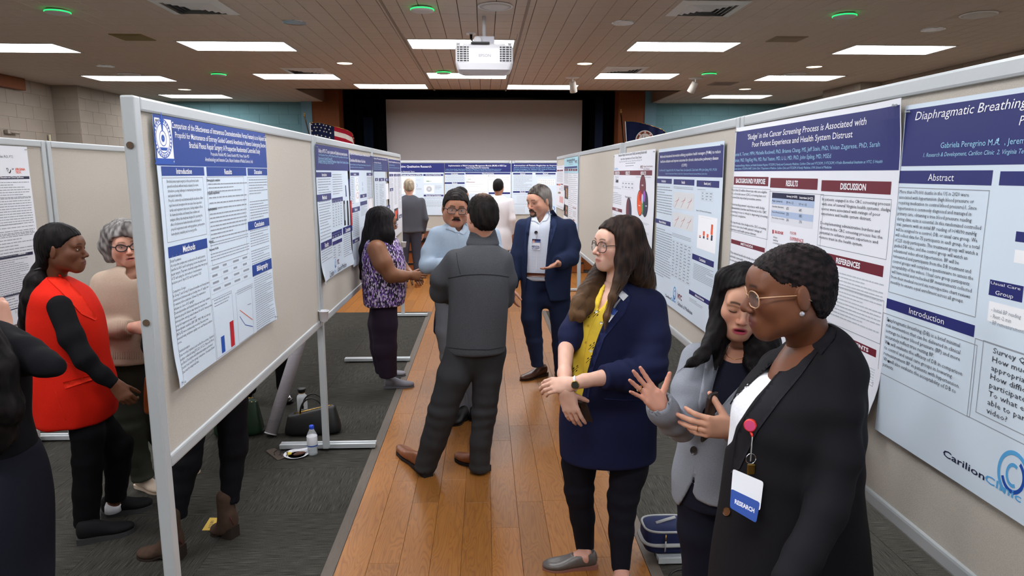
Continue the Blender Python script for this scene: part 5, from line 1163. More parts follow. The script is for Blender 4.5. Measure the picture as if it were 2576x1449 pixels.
# ---- decals: thin sheets and cords lying on a surface
def bvh_of(obs):
 V = []; T = []
 for o in obs:
  me = o.data; n = len(me.vertices); a = np.empty(n*3, f32); me.vertices.foreach_get('co', a); a = a.reshape(-1, 3)+org(o); k = len(V)
  V += [tuple(p) for p in a]; T += [tuple(i+k for i in p.vertices) for p in me.polygons]
 return BVHTree.FromPolygons(V, T)
def on(bv, x, y, lift=0.0, default=None):
 d = Vector(ray(x, y)).normalized(); h = bv.ray_cast(Vector(CAM), d)
 if h[0] is None: return default
 return np.array(h[0]-d*lift)
def decal(name, bv, poly, m, parent, lift=.002, thick=.003, step=7, smooth=True, maxd=None):
 P = [Vector(p) for p in poly]; n = len(P)
 dens = []
 for i in range(n):
  a, b = P[i], P[(i+1) % n]; k = max(1, int((b-a).length/step))
  dens += [a.lerp(b, q/k) for q in range(k)]
 xs = [p.x for p in dens]; ys = [p.y for p in dens]; pts = list(dens); ne = len(dens)
 def inside(x, y):
  c = False; j = ne-1
  for i in range(ne):
   if (dens[i].y > y) != (dens[j].y > y) and x < (dens[j].x-dens[i].x)*(y-dens[i].y)/(dens[j].y-dens[i].y)+dens[i].x: c = not c
   j = i
  return c
 x = min(xs)+step
 while x < max(xs):
  y = min(ys)+step
  while y < max(ys):
   if inside(x, y) and min((p-Vector((x, y))).length for p in dens) > step*.45: pts.append(Vector((x, y)))
   y += step
  x += step
 r = delaunay_2d_cdt([Vector((p.x, p.y)) for p in pts], [], [list(range(ne))], 1, 1e-4)
 vs, fs = r[0], r[2]
 W = []; last = None
 for v in vs:
  q = on(bv, v.x, v.y, lift)
  if q is None: q = None
  W.append(q)
 good = [q for q in W if q is not None]
 if not good: return None
 md = np.median([np.linalg.norm(q-CAM) for q in good])
 D = []
 for v, q in zip(vs, W):
  rd = np.array(Vector(ray(v.x, v.y)).normalized()); dq = np.linalg.norm(q-CAM) if q is not None else None
  if dq is None or (maxd and abs(dq-md) > maxd): dq = md if dq is None else md+np.clip(dq-md, -maxd, maxd)
  D.append((rd, dq))
 A = np.array([CAM+rd*dq for rd, dq in D]); B = np.array([CAM+rd*(dq-thick) for rd, dq in D])
 k = len(A); Fc = []
 for f in fs:
  a, b, c_ = f; nr = np.cross(B[b]-B[a], B[c_]-B[a]); 
  if nr@(B[a]-CAM) > 0: a, b, c_ = a, c_, b
  Fc.append((a+k, b+k, c_+k)); Fc.append((a, c_, b))
 from collections import Counter
 ec = Counter()
 for f in fs:
  for i in range(3): ec[tuple(sorted((f[i], f[(i+1) % 3])))] += 1
 for (a, b), c_ in ec.items():
  if c_ == 1: Fc.append((a, b, b+k, a+k))
 return mesh_obj(name, np.vstack([A, B]), Fc, m, parent, smooth)
def cord(name, bv, pts, m, parent, r=.002, lift=.001, n=6, dens=6):
 W = []
 for i in range(len(pts)-1):
  a, b = np.array(pts[i], float), np.array(pts[i+1], float); k = max(1, int(np.hypot(*(b-a))/dens))
  for q in range(k): W.append(on(bv, *(a+(b-a)*q/k), lift))
 W.append(on(bv, *pts[-1], lift)); W = [w for w in W if w is not None]
 if len(W) < 2: return None
 return MB().tube(W, r, n).build(name, m, parent, True)
def sdpoly(px, py, poly):
 P_ = np.array(poly, float); n = len(P_); d = np.full(px.shape, 1e9); sgn = np.ones(px.shape, bool)
 for i in range(n):
  a = P_[i]; b = P_[i-1]; e = b-a; wx, wy = px-a[0], py-a[1]
  t = np.clip((wx*e[0]+wy*e[1])/(e@e+1e-9), 0, 1); d = np.minimum(d, (wx-e[0]*t)**2+(wy-e[1]*t)**2)
  c1 = py >= a[1]; c2 = py < b[1]; c3 = e[0]*wy > e[1]*wx
  sgn ^= (c1 & c2 & c3) | (~c1 & ~c2 & ~c3)
 return np.where(sgn, 1, -1)*np.sqrt(d)
def carve(v, poly, Yc, pad=.0, Ymin=None):
 P_ = np.array(poly, float); c = np.array([atY(x, y, Yc) for x, y in P_]); c2 = np.array([atY(x, y, Ymin if Ymin else Yc-.5) for x, y in P_])
 lo = np.minimum(c.min(0), c2.min(0))-.02; hi = np.maximum(c.max(0), c2.max(0))+.02; hi[1] = Yc
 def fn(X, Y, Z):
  x, y, z = np.broadcast_arrays(X, Y, Z); vx, vy, vz = x, y, z-CAMH
  w = vx*fw[0]+vy*fw[1]+vz*fw[2]; px = CX+F*(vx*rt[0]+vy*rt[1])/w; py = CY-F*(vx*upv[0]+vy*upv[1]+vz*upv[2])/w
  return np.maximum(sdpoly(px, py, P_)*y/F, y-Yc)
 return v.put(lo, hi, fn, 0.0, 'd')
# ---- person
CLOTH = {}
def M_CLOTH(name, col, rough=.85, weave=(700, .25), noise=(160, .08), sheen=0): return mat('cloth_'+name, col, rough, .15, noise=noise, bump=weave)
class Person:
 def __init__(s, label, x, y, Y=None, group='people at the poster session', fine=.006):
  p = atz(x, y, 0) if Y is None else np.array([atY(x, y, Y)[0], Y, 0])
  s.Y = p[1]; s.base = p; s.vox = fine
  s.t = thing('person', label, 'person', (p[0], p[1], 0), group)
  s.skinV = []; s.skinF = []; s.skinC = []; s.nv = 0
 def P(s, x, y, dd=0.0): return atY(x, y, s.Y+dd)
 def m(s, px, dd=0.0): return px*(s.Y+dd)/F*1.0
 def limb(s, pts):
  return [s.P(p[0], p[1], p[2]) for p in pts], [s.m(p[3], p[2])*1.0 for p in pts]
 def rows(s, R, dd=0.0):
  o = []
  for r in R:
   d = dd+(r[4] if len(r) > 4 else 0)
   a, b = s.P(r[1], r[0], d), s.P(r[2], r[0], d); o.append(((a[2]+b[2])/2, (a[0]+b[0])/2, s.Y+d, abs(b[0]-a[0])/2, r[3]))
  return o
 def vol(s, pts, pad=.06, vox=None):
  A = np.array(pts); return Vol(A.min(0)-pad, A.max(0)+pad, vox or s.vox)
 def garment(s, name, build, lo, hi, m, vox=None, folds=(), relaxn=1, label=None, cols=None, parent=None):
  v = Vol(lo, hi, (vox or s.vox)*1.22); build(v); V, Q = v.mesh()
  if not len(V): print('EMPTY', name); return None
  V = relax(V, Q, relaxn, .5)
  if folds:
   n = vnormals(V, Q); o = np.zeros(len(V))
   for fo in folds: o += fo(V)
   V = V+n*o[:, None]
  ob = mesh_obj(name, V, Q, m, parent or s.t, True, attrs=(cols(V) if cols else None))
  if label: ob['label'] = label
  return ob
 def skin(s, v, cols, R=None, c=None, sc=1.0, relaxn=1):
  V, Q = v.mesh()
  if not len(V): return
  V = relax(V, Q, relaxn, .4); C = cols(V) if callable(cols) else np.tile(np.array(lin(cols)), (len(V), 1))*(1+.05*wob(V, 120, 2)[:, None])
  if R is not None: V = c+(V*sc)@R.T
  s.skinV.append(V); s.skinF.append(Q+s.nv); s.skinC.append(C); s.nv += len(V)
 def head(s, x, y, dd, h, yaw, pitch=0, roll=0, sc=1.0, vox=.0028, neck=None, neck_r=(.05, .055)):
  s.hc = s.P(x, y, dd); s.hR = frame_from(yaw, pitch, roll); s.hs = sc; s.h = h
  vox *= 1.2; v = head_vol(h, vox)
  if neck is not None:
   nb = s.hR.T@(np.array(neck)-s.hc)/sc
   v2 = Vol(np.minimum(v.lo, nb-.08), np.maximum(v.lo+v.vox*(v.n-1), nb+.08), vox)
   o = np.round((v.lo-v2.lo)/vox).astype(int); v2.lo = v.lo-o*vox
   v2.d[o[0]:o[0]+v.n[0], o[1]:o[1]+v.n[1], o[2]:o[2]+v.n[2]] = v.d; v = v2
   v.cone((0, -.03, -.045), nb, neck_r[0], neck_r[1], .03)
  s.hv = v
  s.skin(v, lambda V: head_cols(V, h), s.hR, s.hc, sc)
  eye_part(h, s.hR, s.hc, sc, s.t, s.t)
 def hl(s, p): return s.hc+s.hR@(np.array(p, float)*s.hs)      # head-local -> world
 def to_local(s, V): return ((np.asarray(V)-s.hc)@s.hR)/s.hs
 def hair(s, hairline, thick, col, falls=(), name='hair', vox=.004, strand=(60, .002), top=.01, keep=True, relaxn=1, prim=None, k=.02, stretch=(1, 1, .15), front=.6, side_cut=None, flatdir=None, tint=None):
  h = s.h; sc = s.hs; wf = h.get('w', 1); R = s.hR
  fl_ = [s.limb(f) for f in falls]
  pts = [s.hc-.16*sc, s.hc+.16*sc]+[p-r-.02 for P_, r_ in fl_ for p, r in zip(P_, r_)]+[p+r+.02 for P_, r_ in fl_ for p, r in zip(P_, r_)]
  v = Vol(np.min(pts, 0), np.max(pts, 0), vox*1.2)
  L = lambda p: s.hc+R@(np.array(p)*sc)
  v.ell(L((0, -.016, .034)), np.array((.0745*wf+thick, .096+thick, .081+thick+top))*sc, 0, R)
  v.ell(L((0, -.03, -.012)), np.array((.070*wf+thick, .078+thick, .075+thick))*sc, .02, R)
  v.ell(L((0, .04, .045)), np.array((.054*wf+thick*front, .045+thick*front, .045+thick))*sc, .02, R)
  hy = np.array([p[0] for p in hairline]); hz = np.array([p[1] for p in hairline])
  def loc(X, Y, Z):
   x, y, z = X-s.hc[0], Y-s.hc[1], Z-s.hc[2]
   return tuple((R[0][i]*x+R[1][i]*y+R[2][i]*z)/sc for i in range(3))
  v.cut(lambda X, Y, Z: (lambda l: (np.interp(l[1], hy, hz)-l[2])*.75*sc)(loc(X, Y, Z)))
  if side_cut is not None: v.cut(lambda X, Y, Z: side_cut(*loc(X, Y, Z))*sc)
  for P_, r_ in fl_: v.chain(P_, r_, k, flat=flatdir)
  if prim: prim(v, L, R, sc)
  V, Q = v.mesh(); V = relax(V, Q, relaxn, .5); n = vnormals(V, Q); lo = s.to_local(V)
  an = np.arctan2(lo[:, 0], lo[:, 1]+.02)
  V = V+n*(strand[1]*(np.sin(an*strand[0]+2.5*wob(V, 25, 1))*.5+.8*wob(V*np.array(stretch), strand[0]*5, 4)+.5*wob(V*np.array(stretch), strand[0]*9, 8)))[:, None]
  C = mix(np.tile(np.array(lin(col[0])), (len(V), 1)), np.array(lin(col[1])), np.clip(.45+.8*wob(V*np.array(stretch), 260, 9), 0, 1))
  if tint: C = mix(C, np.array(lin(tint[0])), tint[1](lo, V))
  ob = mesh_obj(name, V, Q, M_HAIR(), s.t, True, attrs=C); s.hairob = ob; return ob
 def strands(s, falls, n, r, cols, seed=1, out=(1.0, 1.1), tail=.04):
  g = np.random.default_rng(seed); mbs = [MB() for _ in cols]
  for f in falls:
   P_, r_ = s.limb(f); P_ = np.array(P_); r_ = np.array(r_); t0 = np.linspace(0, 1, len(P_)); T = np.linspace(0, 1, 16)
   C_ = np.stack([cub(T, t0, P_[:, i]) for i in range(3)], 1); R_ = np.interp(T, t0, r_)
   for _ in range(n):
    o = g.normal(size=3); o[2] *= .15; o[1] = -abs(o[1]) if g.random() < .75 else o[1]; o /= np.linalg.norm(o); ph = g.uniform(0, 6); k = g.uniform(*out)
    e = int(g.integers(12, 17)); i0 = int(g.integers(4, 8)); pts = C_+o*(R_*k)[:, None]+np.stack([np.sin(T*7+ph), np.cos(T*6+ph), 0*T], 1)*.004*(T[:, None]+.2); pts = pts[i0:e]
    pts = np.vstack([pts, pts[-1]+(pts[-1]-pts[-2])/np.linalg.norm(pts[-1]-pts[-2])*tail*g.random()])
    mbs[int(g.integers(len(cols)))].tube(pts, [r*g.uniform(.7, 1.2)*(1-.75*(j/(len(pts)-1))**2) for j in range(len(pts))], 5, flat=.6)
  for mb, c_ in zip(mbs, cols): tag(mb.build('hair_strands', mat('strand_'+c_, c_, .45, .3), s.t, True), kind='stuff')
 def hand(s, w, fdir, pdir, side, pose, sc=1.0, vox=.0026, arm=None, col=None):
  w = np.array(w, float); pts = [w-.13*sc, w+.13*sc]
  fd = np.array(fdir, float); fd /= np.linalg.norm(fd)
  ps = POSE[pose] if isinstance(pose, str) else pose
  hp = hand_pts(w, fdir, pdir, side, ps, sc)[0]; A = np.array([q for ch in hp for q in ch[0]]+[w]); pts = [A.min(0)-.03, A.max(0)+.03]
  if arm: pts += [np.array(a[0])-a[1]-.01 for a in arm]+[np.array(a[0])+a[1]+.01 for a in arm]
  v = Vol(np.min(pts, 0), np.max(pts, 0), vox*1.1); tips = hand_into(v, w, fdir, pdir, side, POSE[pose] if isinstance(pose, str) else pose, sc)
  if arm:
   P_ = [w]+[np.array(a[0]) for a in arm]; r_ = [.023*sc]+[a[1] for a in arm]; v.chain(P_, r_, .02)
  sk = np.array(lin(col or s.h['skin'])); red = np.array(lin(s.h.get('blush', s.h['skin'])))
  tp = [tips[k][-1] for k in tips]
  def cols(V):
   c = np.tile(sk, (len(V), 1))*(1+.06*wob(V, 150, 2)[:, None])
   for t_ in tp: c = mix(c, red, .5*np.exp(-(np.linalg.norm(V-t_, axis=1)/.012)**2))
   return c
  s.skin(v, cols)
  return tips
 def inner(s, chains, vox=.02):
  A = [p for c in chains for p in c[0]]; v = s.vol(A, .16, vox)
  for pts, rs in chains: v.chain(pts, rs, .03)
  s.skin(v, s.h['skin'])
 def finish(s):
  if s.nv:
   s.body = mesh_obj('body', np.vstack(s.skinV), np.vstack(s.skinF), M_SKIN(), s.t, True, attrs=np.vstack(s.skinC))
  return s
 def glasses(s, m, lens, shape='round', w=.0275, hh=.021, y=.099, z=-.001, r=.0016, arm=None, tilt=0, seg=20):
  t = MB(); R = s.hR
  def W(p): return s.hl(p)
  fr = []
  for sd in (-1, 1):
   pts = []
   for i in range(seg+1):
    a = 2*math.pi*i/seg; ca, sa = math.cos(a), math.sin(a)
    e = .75 if shape == 'square' else (.9 if shape == 'soft' else 1)
    x = sd*.033+w*np.sign(ca)*abs(ca)**e; zz = z+hh*np.sign(sa)*abs(sa)**e-(.004 if sa < 0 else 0)*abs(ca)
    if shape == 'cat' : zz = z+hh*sa+.006*sd*ca*max(sa, 0)*1.2
    pts.append(W((x, y-.009*((x/.062)**2)*1.4, zz)))
   t.tube(pts, r*s.hs, 6, cap=False)
   L = MB(); L.add(pts[:-1], [tuple(range(seg))]); fr.append(L)
  t.tube([W((-.007, y, z+.005)), W((0, y+.003, z+.008)), W((.007, y, z+.005))], r*s.hs, 6)
  for sd in (-1, 1): t.tube([W((sd*.060, y-.012, z+.007)), W((sd*.071, y-.022, z+.009)), W((sd*.0785*s.h.get('w', 1), .03, z+.009)), W((sd*.081*s.h.get('w', 1), -.004, z+.008)), W((sd*.079*s.h.get('w', 1), -.028, z-.008))], [r*s.hs*1.1, r*s.hs*1.2, r*s.hs*.9, r*s.hs*.9, r*s.hs*.7], 6)
  g = t.build('glasses', m, s.t, True)
  for L in fr: L.build('lens', lens, g)
  return g
M_LENS = mat('lens_glass', 'E8EEF2', .03, .5, alpha=.07)
def shoe(P, heel, toe, w, h, m, sole, parent, name='shoe', heel_h=.012, sole_t=.010, tilt=0.0, shaft=None, low=False, vox=.004, toe_p=.65, lift=0.0):
 a = np.array(heel, float); b = np.array(toe, float); d = b-a; L = np.linalg.norm(d[:2]); f = np.array([d[0]/L, d[1]/L, 0]); r = np.array([f[1], -f[0], 0]); z0 = max(a[2], 0)
 Rm = np.stack([r, f, [0, 0, 1]], 1)
 def wid(t): return w*.5*np.interp(t, [0, .08, .25, .45, .68, .85, .95, 1], [.55, .72, .74, .78, 1.0, .92*toe_p+.3, .62*toe_p+.1, .2])
 v = Vol((-.09, -.04, -.01), (.09, L+.05, max(h, shaft or 0)+.05), vox)
 ks = np.linspace(.07, .93, 12)
 for i, t in enumerate(ks):
  hh = np.interp(t, [0, .12, .35, .5, .7, .9, 1], [h*.92, h, h*.98, h*.74, h*.52, h*.42, h*.36])
  ww = float(wid(t)); v.ell((0, t*L, heel_h*max(0, 1-t*1.6)+sole_t+hh*.42), (ww, L*.085, hh*.58), .02)
 v.cut(lambda X, Y, Z: (heel_h*np.clip(1-Y/L*1.6, 0, 1)+sole_t)-Z+0*X)
 if shaft: v.chain([(0, .055, h*.5), (0, .05, shaft)], [w*.46, w*.5], .03)
 if low: v.ell((0, L*.28, h*1.12+sole_t+heel_h*.6), (w*.31, L*.235, h*.55), .006, mode='d')
 V, Q = v.mesh(); V = relax(V, Q, 1, .5); V = V@Rm.T+np.array([a[0], a[1], z0+lift])
 o = mesh_obj(name, V, Q, m, parent, True)
 n = 22; top = []; bot = []
 for sd in (1, -1):
  for t in (np.linspace(0, 1, n) if sd == 1 else np.linspace(1, 0, n)):
   zz = heel_h*max(0, 1-t*1.6)+sole_t; zb = 0 if (t < .3 or heel_h < .02) else heel_h*max(0, 1-t*1.6)
   ww = float(wid(t))+.003
   top.append((sd*ww, -.004+t*(L+.008), zz+.001)); bot.append((sd*ww, -.004+t*(L+.008), zb))
 N_ = len(top); VV = np.array(top+bot)@Rm.T+np.array([a[0], a[1], z0+lift])
 Fc = [tuple(range(N_)), tuple(range(2*N_-1, N_-1, -1))]+[(i, i+N_, (i+1) % N_+N_, (i+1) % N_) for i in range(N_)]
 mesh_obj('sole', VV, Fc, sole, o)
 return o
def add_limb(v, A, r, k=.03):     # a limb trimmed flat at its end, blended into the garment
 w = Vol.__new__(Vol); w.vox, w.lo, w.n = v.vox, v.lo, v.n; w.d = np.full(v.d.shape, .12, f32); w.chain(A, r, k); cutend(w, A)
 h = np.maximum(k-np.abs(v.d-w.d), 0)/k; v.d = np.minimum(v.d, w.d)-h*h*(k*.25)
def cutend(v, A, r=.09):           # trim a limb flat at its end
 e = A[-1]; d = A[-1]-A[-2]; d = d/np.linalg.norm(d); v.put(e-r, e+r+.03, lambda X, Y, Z: -((X-e[0])*d[0]+(Y-e[1])*d[1]+(Z-e[2])*d[2])+0*X, 0, 'd')
# ==== people in the foreground, right of the aisle
HL_F = [(-.13, -.09), (-.08, -.08), (-.04, -.05), (0, -.02), (.03, .015), (.05, .045), (.075, .066), (.1, .078)]      # plain hairline
HL_M = [(-.13, -.065), (-.08, -.06), (-.045, -.04), (-.02, -.012), (.012, -.012), (.02, .012), (.045, .042), (.07, .062), (.1, .072)]
def bb(*A, pad=.05):
 A = np.vstack([np.array(a).reshape(-1, 3) for a in A]); return A.min(0)-pad, A.max(0)+pad
def rowbb(R): return np.array([[r[1]-r[3], r[2]-r[4], r[0]] for r in R]+[[r[1]+r[3], r[2]+r[4], r[0]] for r in R])
def folds(a1=.004, f1=22, a2=.0015, f2=70, seed=1, st=(1, 1, .55)): return (lambda V: a1*wob(V*np.array(st), f1, seed)+a2*wob(V*np.array(st), f2, seed+5),)
def rings(p, d, n=40, amp=.003, rad=.12):      # sleeve / knee creases across a limb around point p
 p = np.array(p); d = np.array(d, float)/np.linalg.norm(d)
 return lambda V: amp*np.sin(((V-p)@d)*n+1.5*wob(V, 18, 3))*np.exp(-(np.linalg.norm(V-p, axis=1)/rad)**2)
def tx_on(name, s, bv, x0, y0, x1, y1, x2, y2, m, parent, bold=0.02, lift=.0035):
 V, Fc = text_geo(s, 2, bold); mn, mx = V.min(0), V.max(0); W = []
 for v in V:
  u = (v[0]-mn[0])/(mx[0]-mn[0]); w = 1-(v[1]-mn[1])/(mx[1]-mn[1]); W.append(on(bv, x0+(x1-x0)*u+(x2-x0)*w, y0+(y1-y0)*u+(y2-y0)*w, lift, None))
 ok = [w for w in W if w is not None]
 if not ok: return
 W = [w if w is not None else ok[0] for w in W]
 return mesh_obj(name, W, Fc, m, parent)
CARDW = mat('card_white', 'E4E6EC', .4, .4); CARDB = mat('card_blue', '17479E', .4, .4); M_STRAP = mat('clear_strap', 'D8D8D4', .2, .5, alpha=.5)
M_GOLD = mat('gold', 'C79A4B', .25, .5, 1.0); M_PHONE = mat('phone_case', '2A1E1A', .35, .5); M_PHONEB = mat('phone_glass', '0A0B0E', .1, .5)
# ---- woman in yellow blouse and navy blazer
def yellow_woman():
 s = Person('woman in a navy blazer and yellow floral blouse holding a phone, long brown hair', 1510, 1420, 3.0)
 h = dict(skin='D9AC97', blush='D08F80', lipc='BB7468', brow='3a2a22', w=.97, jaw=.92, eye=.75, iris='4a3a2a', nose=1.3, smile=.007, browz=.002)
 nb = s.P(1548, 728, .0)
 s.head(1549, 617, 0, h, 113, 2, 0, .97, .0024, nb, (.046, .052))
 rows = s.rows([(706, 1522, 1578, .06), (722, 1498, 1606, .09), (742, 1474, 1640, .125), (785, 1452, 1662, .15), (850, 1438, 1664, .155), (930, 1424, 1656, .15), (1000, 1412, 1652, .155), (1080, 1408, 1648, .165), (1150, 1410, 1646, .165)])
 navy = M_CLOTH('navy_blazer', '1A1F3E', .8, (500, .15), (90, .06)); 
 VP = [(1520, 704), (1500, 742), (1472, 795), (1440, 835), (1436, 900), (1440, 950), (1446, 995), (1462, 1004), (1478, 930), (1491, 882), (1506, 840), (1522, 800), (1538, 760), (1556, 716)]
 A1, r1 = s.limb([(1632, 772, -.02, 46), (1640, 850, -.10, 48), (1634, 925, -.17, 45), (1570, 945, -.25, 37), (1516, 948, -.29, 32)])
 A2, r2 = s.limb([(1466, 785, .03, 34), (1440, 840, -.03, 35), (1424, 882, -.08, 24)])
 def bz(v):
  v.loft(rows, .02); carve(v, VP, s.Y+.02)
  add_limb(v, A1, r1); add_limb(v, A2, r2)
 lo, hi = bb(rowbb(rows), A1, A2, pad=.07)
 jk = s.garment('blazer', bz, lo, hi, navy, .0058, folds(.0035, 18, .0012, 55, 3)+(rings(A1[2], (0, 0, 1), 110, .0055, .1), rings(A1[3], A1[4]-A1[2], 120, .004, .09), rings(A2[2], (0, 0, 1), 120, .003, .08)), label='navy blazer with pushed-up sleeves')
 yel = M_YEL()
 NP = [(1527, 690), (1524, 715), (1516, 740), (1508, 765), (1504, 784), (1520, 768), (1536, 742), (1550, 712), (1560, 690)]
 s.garment('blouse', lambda v: (v.loft(rows, 0, grow=-.014), carve(v, NP, s.Y+.02)), *bb(rowbb(rows), pad=.03), yel, .0058, folds(.003, 20, .001, 60, 8, (1, 1, .3)), label='yellow blouse with small dark sprigs and white flowers')
 v = Vol(*bb(rowbb(rows[:4]), pad=.05), .008); v.loft(rows[:5], 0, grow=-.026); s.skin(v, h['skin'])
 bv = bvh_of([jk]); 
 L1, q1 = s.limb([(1475, 1100, .05, 52), (1457, 1165, .03, 46), (1457, 1235, .04, 38), (1465, 1300, .07, 32), (1471, 1374, .10, 25)])
 L2, q2 = s.limb([(1590, 1100, -.02, 56), (1582, 1180, -.04, 49), (1567, 1260, -.06, 40), (1563, 1340, -.09, 33), (1562, 1424, -.12, 26)])
 pt = M_CLOTH('black_trousers', '15161F', .85)
 s.garment('trousers', lambda v: (v.chain(L1, q1, .02), v.chain(L2, q2, .02), v.cone(L1[0], L2[0], q1[0], q2[0], .03)), *bb(L1, L2, pad=.12), pt, .007, folds(.003, 25, .001, 60, 5)+(rings(L1[2], (0, 0, 1), 90, .003, .1), rings(L2[2], (0, 0, 1), 90, .004, .12)))
 shm = mat('loafer_grey', '5A5552', .35, .5, noise=(60, .15)); so = mat('sole_tan', '8A5E52', .6, .3)
 a = atz(1500, 1424, 0); b = atz(1366, 1430, 0); sh = shoe(s, a, b, .092, .07, shm, so, s.t, 'loafer', .012, .008, low=True); 
 a2 = atz(1588, 1490, 0); b2 = atz(1480, 1500, 0); sh2 = shoe(s, a2, b2, .092, .07, shm, so, s.t, 'loafer', .012, .008, low=True)
 for sh_, L, hx in ((sh, L1, a), (sh2, L2, a2)):
  q = hx+(np.array(b if sh_ is sh else b2)-hx)*.22; q[2] = .05
  v = s.vol([L[-1], q], .06, .005); v.cone(L[-1], q, .036, .034, .01); v.cone(q, q+(np.array(b if sh_ is sh else b2)-hx)*.35, .032, .026, .02); s.skin(v, 'C99684')
 L = lambda *a: a
 s.hair([(-.13, -.12), (-.05, -.12), (-.01, -.1), (.02, -.02), (.034, .02), (.05, .055), (.07, .075), (.1, .09)], .010, ('1a120f', '32231b'), HF := [
  [(1580, 580, 0, 40), (1602, 650, .03, 40), (1618, 705, .06, 31), (1634, 748, .09, 17), (1650, 788, .1, 5)],
  [(1570, 600, -.05, 28), (1572, 660, -.08, 26), (1558, 708, -.12, 16), (1540, 750, -.16, 10), (1526, 796, -.18, 7), (1522, 828, -.19, 3)],
  [(1596, 640, -.03, 32), (1600, 690, -.02, 26), (1602, 726, 0, 10)],
  [(1520, 660, .07, 20), (1500, 700, .03, 22), (1478, 735, -.03, 24), (1458, 765, -.08, 22), (1446, 790, -.10, 14), (1438, 806, -.11, 5)],
  [(1512, 690, .05, 14), (1500, 730, .0, 18), (1476, 770, -.07, 20), (1462, 795, -.11, 12), (1460, 806, -.11, 5)]],
  vox=.0042, strand=(42, .0022), stretch=(1, 1, .2), tint=('6b5036', lambda lo, V: sstep(-.10, -.30, lo[:, 2])*.8)); s.strands(HF, 12, .0016, ('1e1410', '33251c', '4e3a2a'), 3)
 s.glasses(mat('tortoise', '3A2420', .25, .5, noise=(90, .6)), M_LENS, 'soft', .027, .024, .101, -.004, .0019)
 w1 = s.P(1440, 966, -.33); t1 = s.hand(w1, (-1, .12, -.10), (.1, .75, -.65), -1, {'all': (30, 30, 18, 0), 'thumb': (20, 30, 12, 10)}, .93, .0026, [(s.P(1470, 958, -.31), .026), (s.P(1530, 948, -.28), .037)])
 w2 = s.P(1422, 985, -.33); t2 = s.hand(w2, (.3, -.06, -1), (.35, .93, .1), 1, {'all': (18, 14, 8, 0), 'index': (14, 12, 8, 4), 'thumb': (35, 45, 10, 5)}, .97, .0026, [(s.P(1420, 940, -.24), .027), (s.P(1424, 878, -.09), .036)])
 s.inner([([nb, s.P(1548, 800), s.P(1540, 1000), s.P(1535, 1110)], [.05, .1, .1, .11]), (L1, [.07, .06, .045, .04, .03]), (L2, [.07, .06, .045, .04, .03]), (A1[:4], [.035, .035, .035, .03]), (A2, [.03, .028, .02]), ([A2[0], nb, A1[0]], [.04, .05, .04])])
 s.finish()
 bvb = bvh_of([s.body])
 wt = MB(); cc = s.P(1445, 965, -.33); d = np.array((-1, .12, -.1)); d = d/np.linalg.norm(d); u = np.cross(d, (0, 0, 1)); u /= np.linalg.norm(u); z = np.cross(u, d)
 ring_ = [cc+d*0+(u*math.cos(a)*.021+z*math.sin(a)*.029) for a in np.linspace(0, 2*math.pi, 19)]
 W_ = thing('wristwatch', 'white-strapped wristwatch with a dark face on the wrist of the woman in yellow', 'watch', tuple(cc))
 MB().tube(ring_, .0075, 6, flat=.25).build('strap', mat('white_strap', 'E6E6E8', .5, .4), W_, True)
 f0 = cc-u*np.sign(u[1])*.0215 if abs(u[1]) > 0 else cc; f0 = cc+np.array([0, -.024, .002]); M_ = Vector((-.25, -1, .25)).to_track_quat('Z', 'Y').to_matrix().to_4x4(); M_.translation = Vector(f0)
 MB().lathe([(.0165, -.004), (.0175, .002), (.0155, .0045)], (0, 0, 0), 22, M_, cap=True).build('case', M_GOLD, W_, True)
 MB().lathe([(.0145, .0046), (.001, .0049)], (0, 0, 0), 22, M_).build('dial', mat('watch_dial', '26281F', .25, .5), W_)
 ph = [s.P(1449, 1011, -.30), s.P(1476, 1014, -.30), s.P(1493, 1064, -.295), s.P(1430, 1051, -.29)]
 box_from_quad('phone', ph, .012, M_PHONE, 'dark phone held by the woman in the yellow blouse', M_PHONEB, cam_bump=True)
 bvj = bvh_of([jk]); q = (1566, 742)
 decal('badge_reel', bvj, [(1554, 742), (1566, 731), (1581, 744), (1568, 757)], CARDW, s.t, .004, .008, 5)
 cord('badge_strap', bvj, [(1560, 752), (1550, 765), (1543, 778)], M_STRAP, s.t, .004, .006)
 b1 = decal('name_badge', bvj, [(1512, 790), (1535, 773), (1554, 782), (1532, 811)], CARDW, s.t, .012, .002, 5, maxd=.04)
 b2 = decal('badge_band', bvj, [(1534, 776), (1541, 773), (1554, 781), (1545, 793), (1530, 788)], CARDB, s.t, .0145, .001, 5, maxd=.04)
 lap = M_CLOTH('navy_lapel', '20264A', .8, (500, .15), (90, .06))
 decal('lapel', bvj, [(1556, 716), (1566, 712), (1590, 745), (1570, 790), (1520, 850), (1492, 930), (1480, 1000), (1474, 1000), (1478, 930), (1491, 882), (1506, 840), (1522, 800), (1538, 760)], lap, s.t, .001, .004, 9, maxd=.12)
 cord('pocket_flap', bvj, [(1520, 1004), (1570, 1007), (1622, 1005)], lap, s.t, .003, 0)
 bo = [o for o in s.t.children if o.name.startswith('blouse')][0]; bvo = bvh_of([bo]); gd = mat('print_sprig', '2E3A22', .8, .1); wf_ = mat('print_flower', 'EDEDE2', .8, .1)
 for (x, y) in ((1478, 795), (1455, 868), (1489, 872), (1470, 800), (1447, 930), (1483, 905), (1500, 790), (1452, 845)):
  cord('sprig', bvo, [(x-9, y+8), (x-2, y+1), (x+8, y-7)], gd, s.t, .0011, .0005, 5, 4)
  for (dx, dy) in ((-4, -3), (3, 3), (5, -9)): decal('sprig_leaf', bvo, [(x+dx-3, y+dy+2), (x+dx, y+dy-2), (x+dx+3, y+dy-3), (x+dx+1, y+dy+1)], gd, s.t, .0006, .0006, 5)
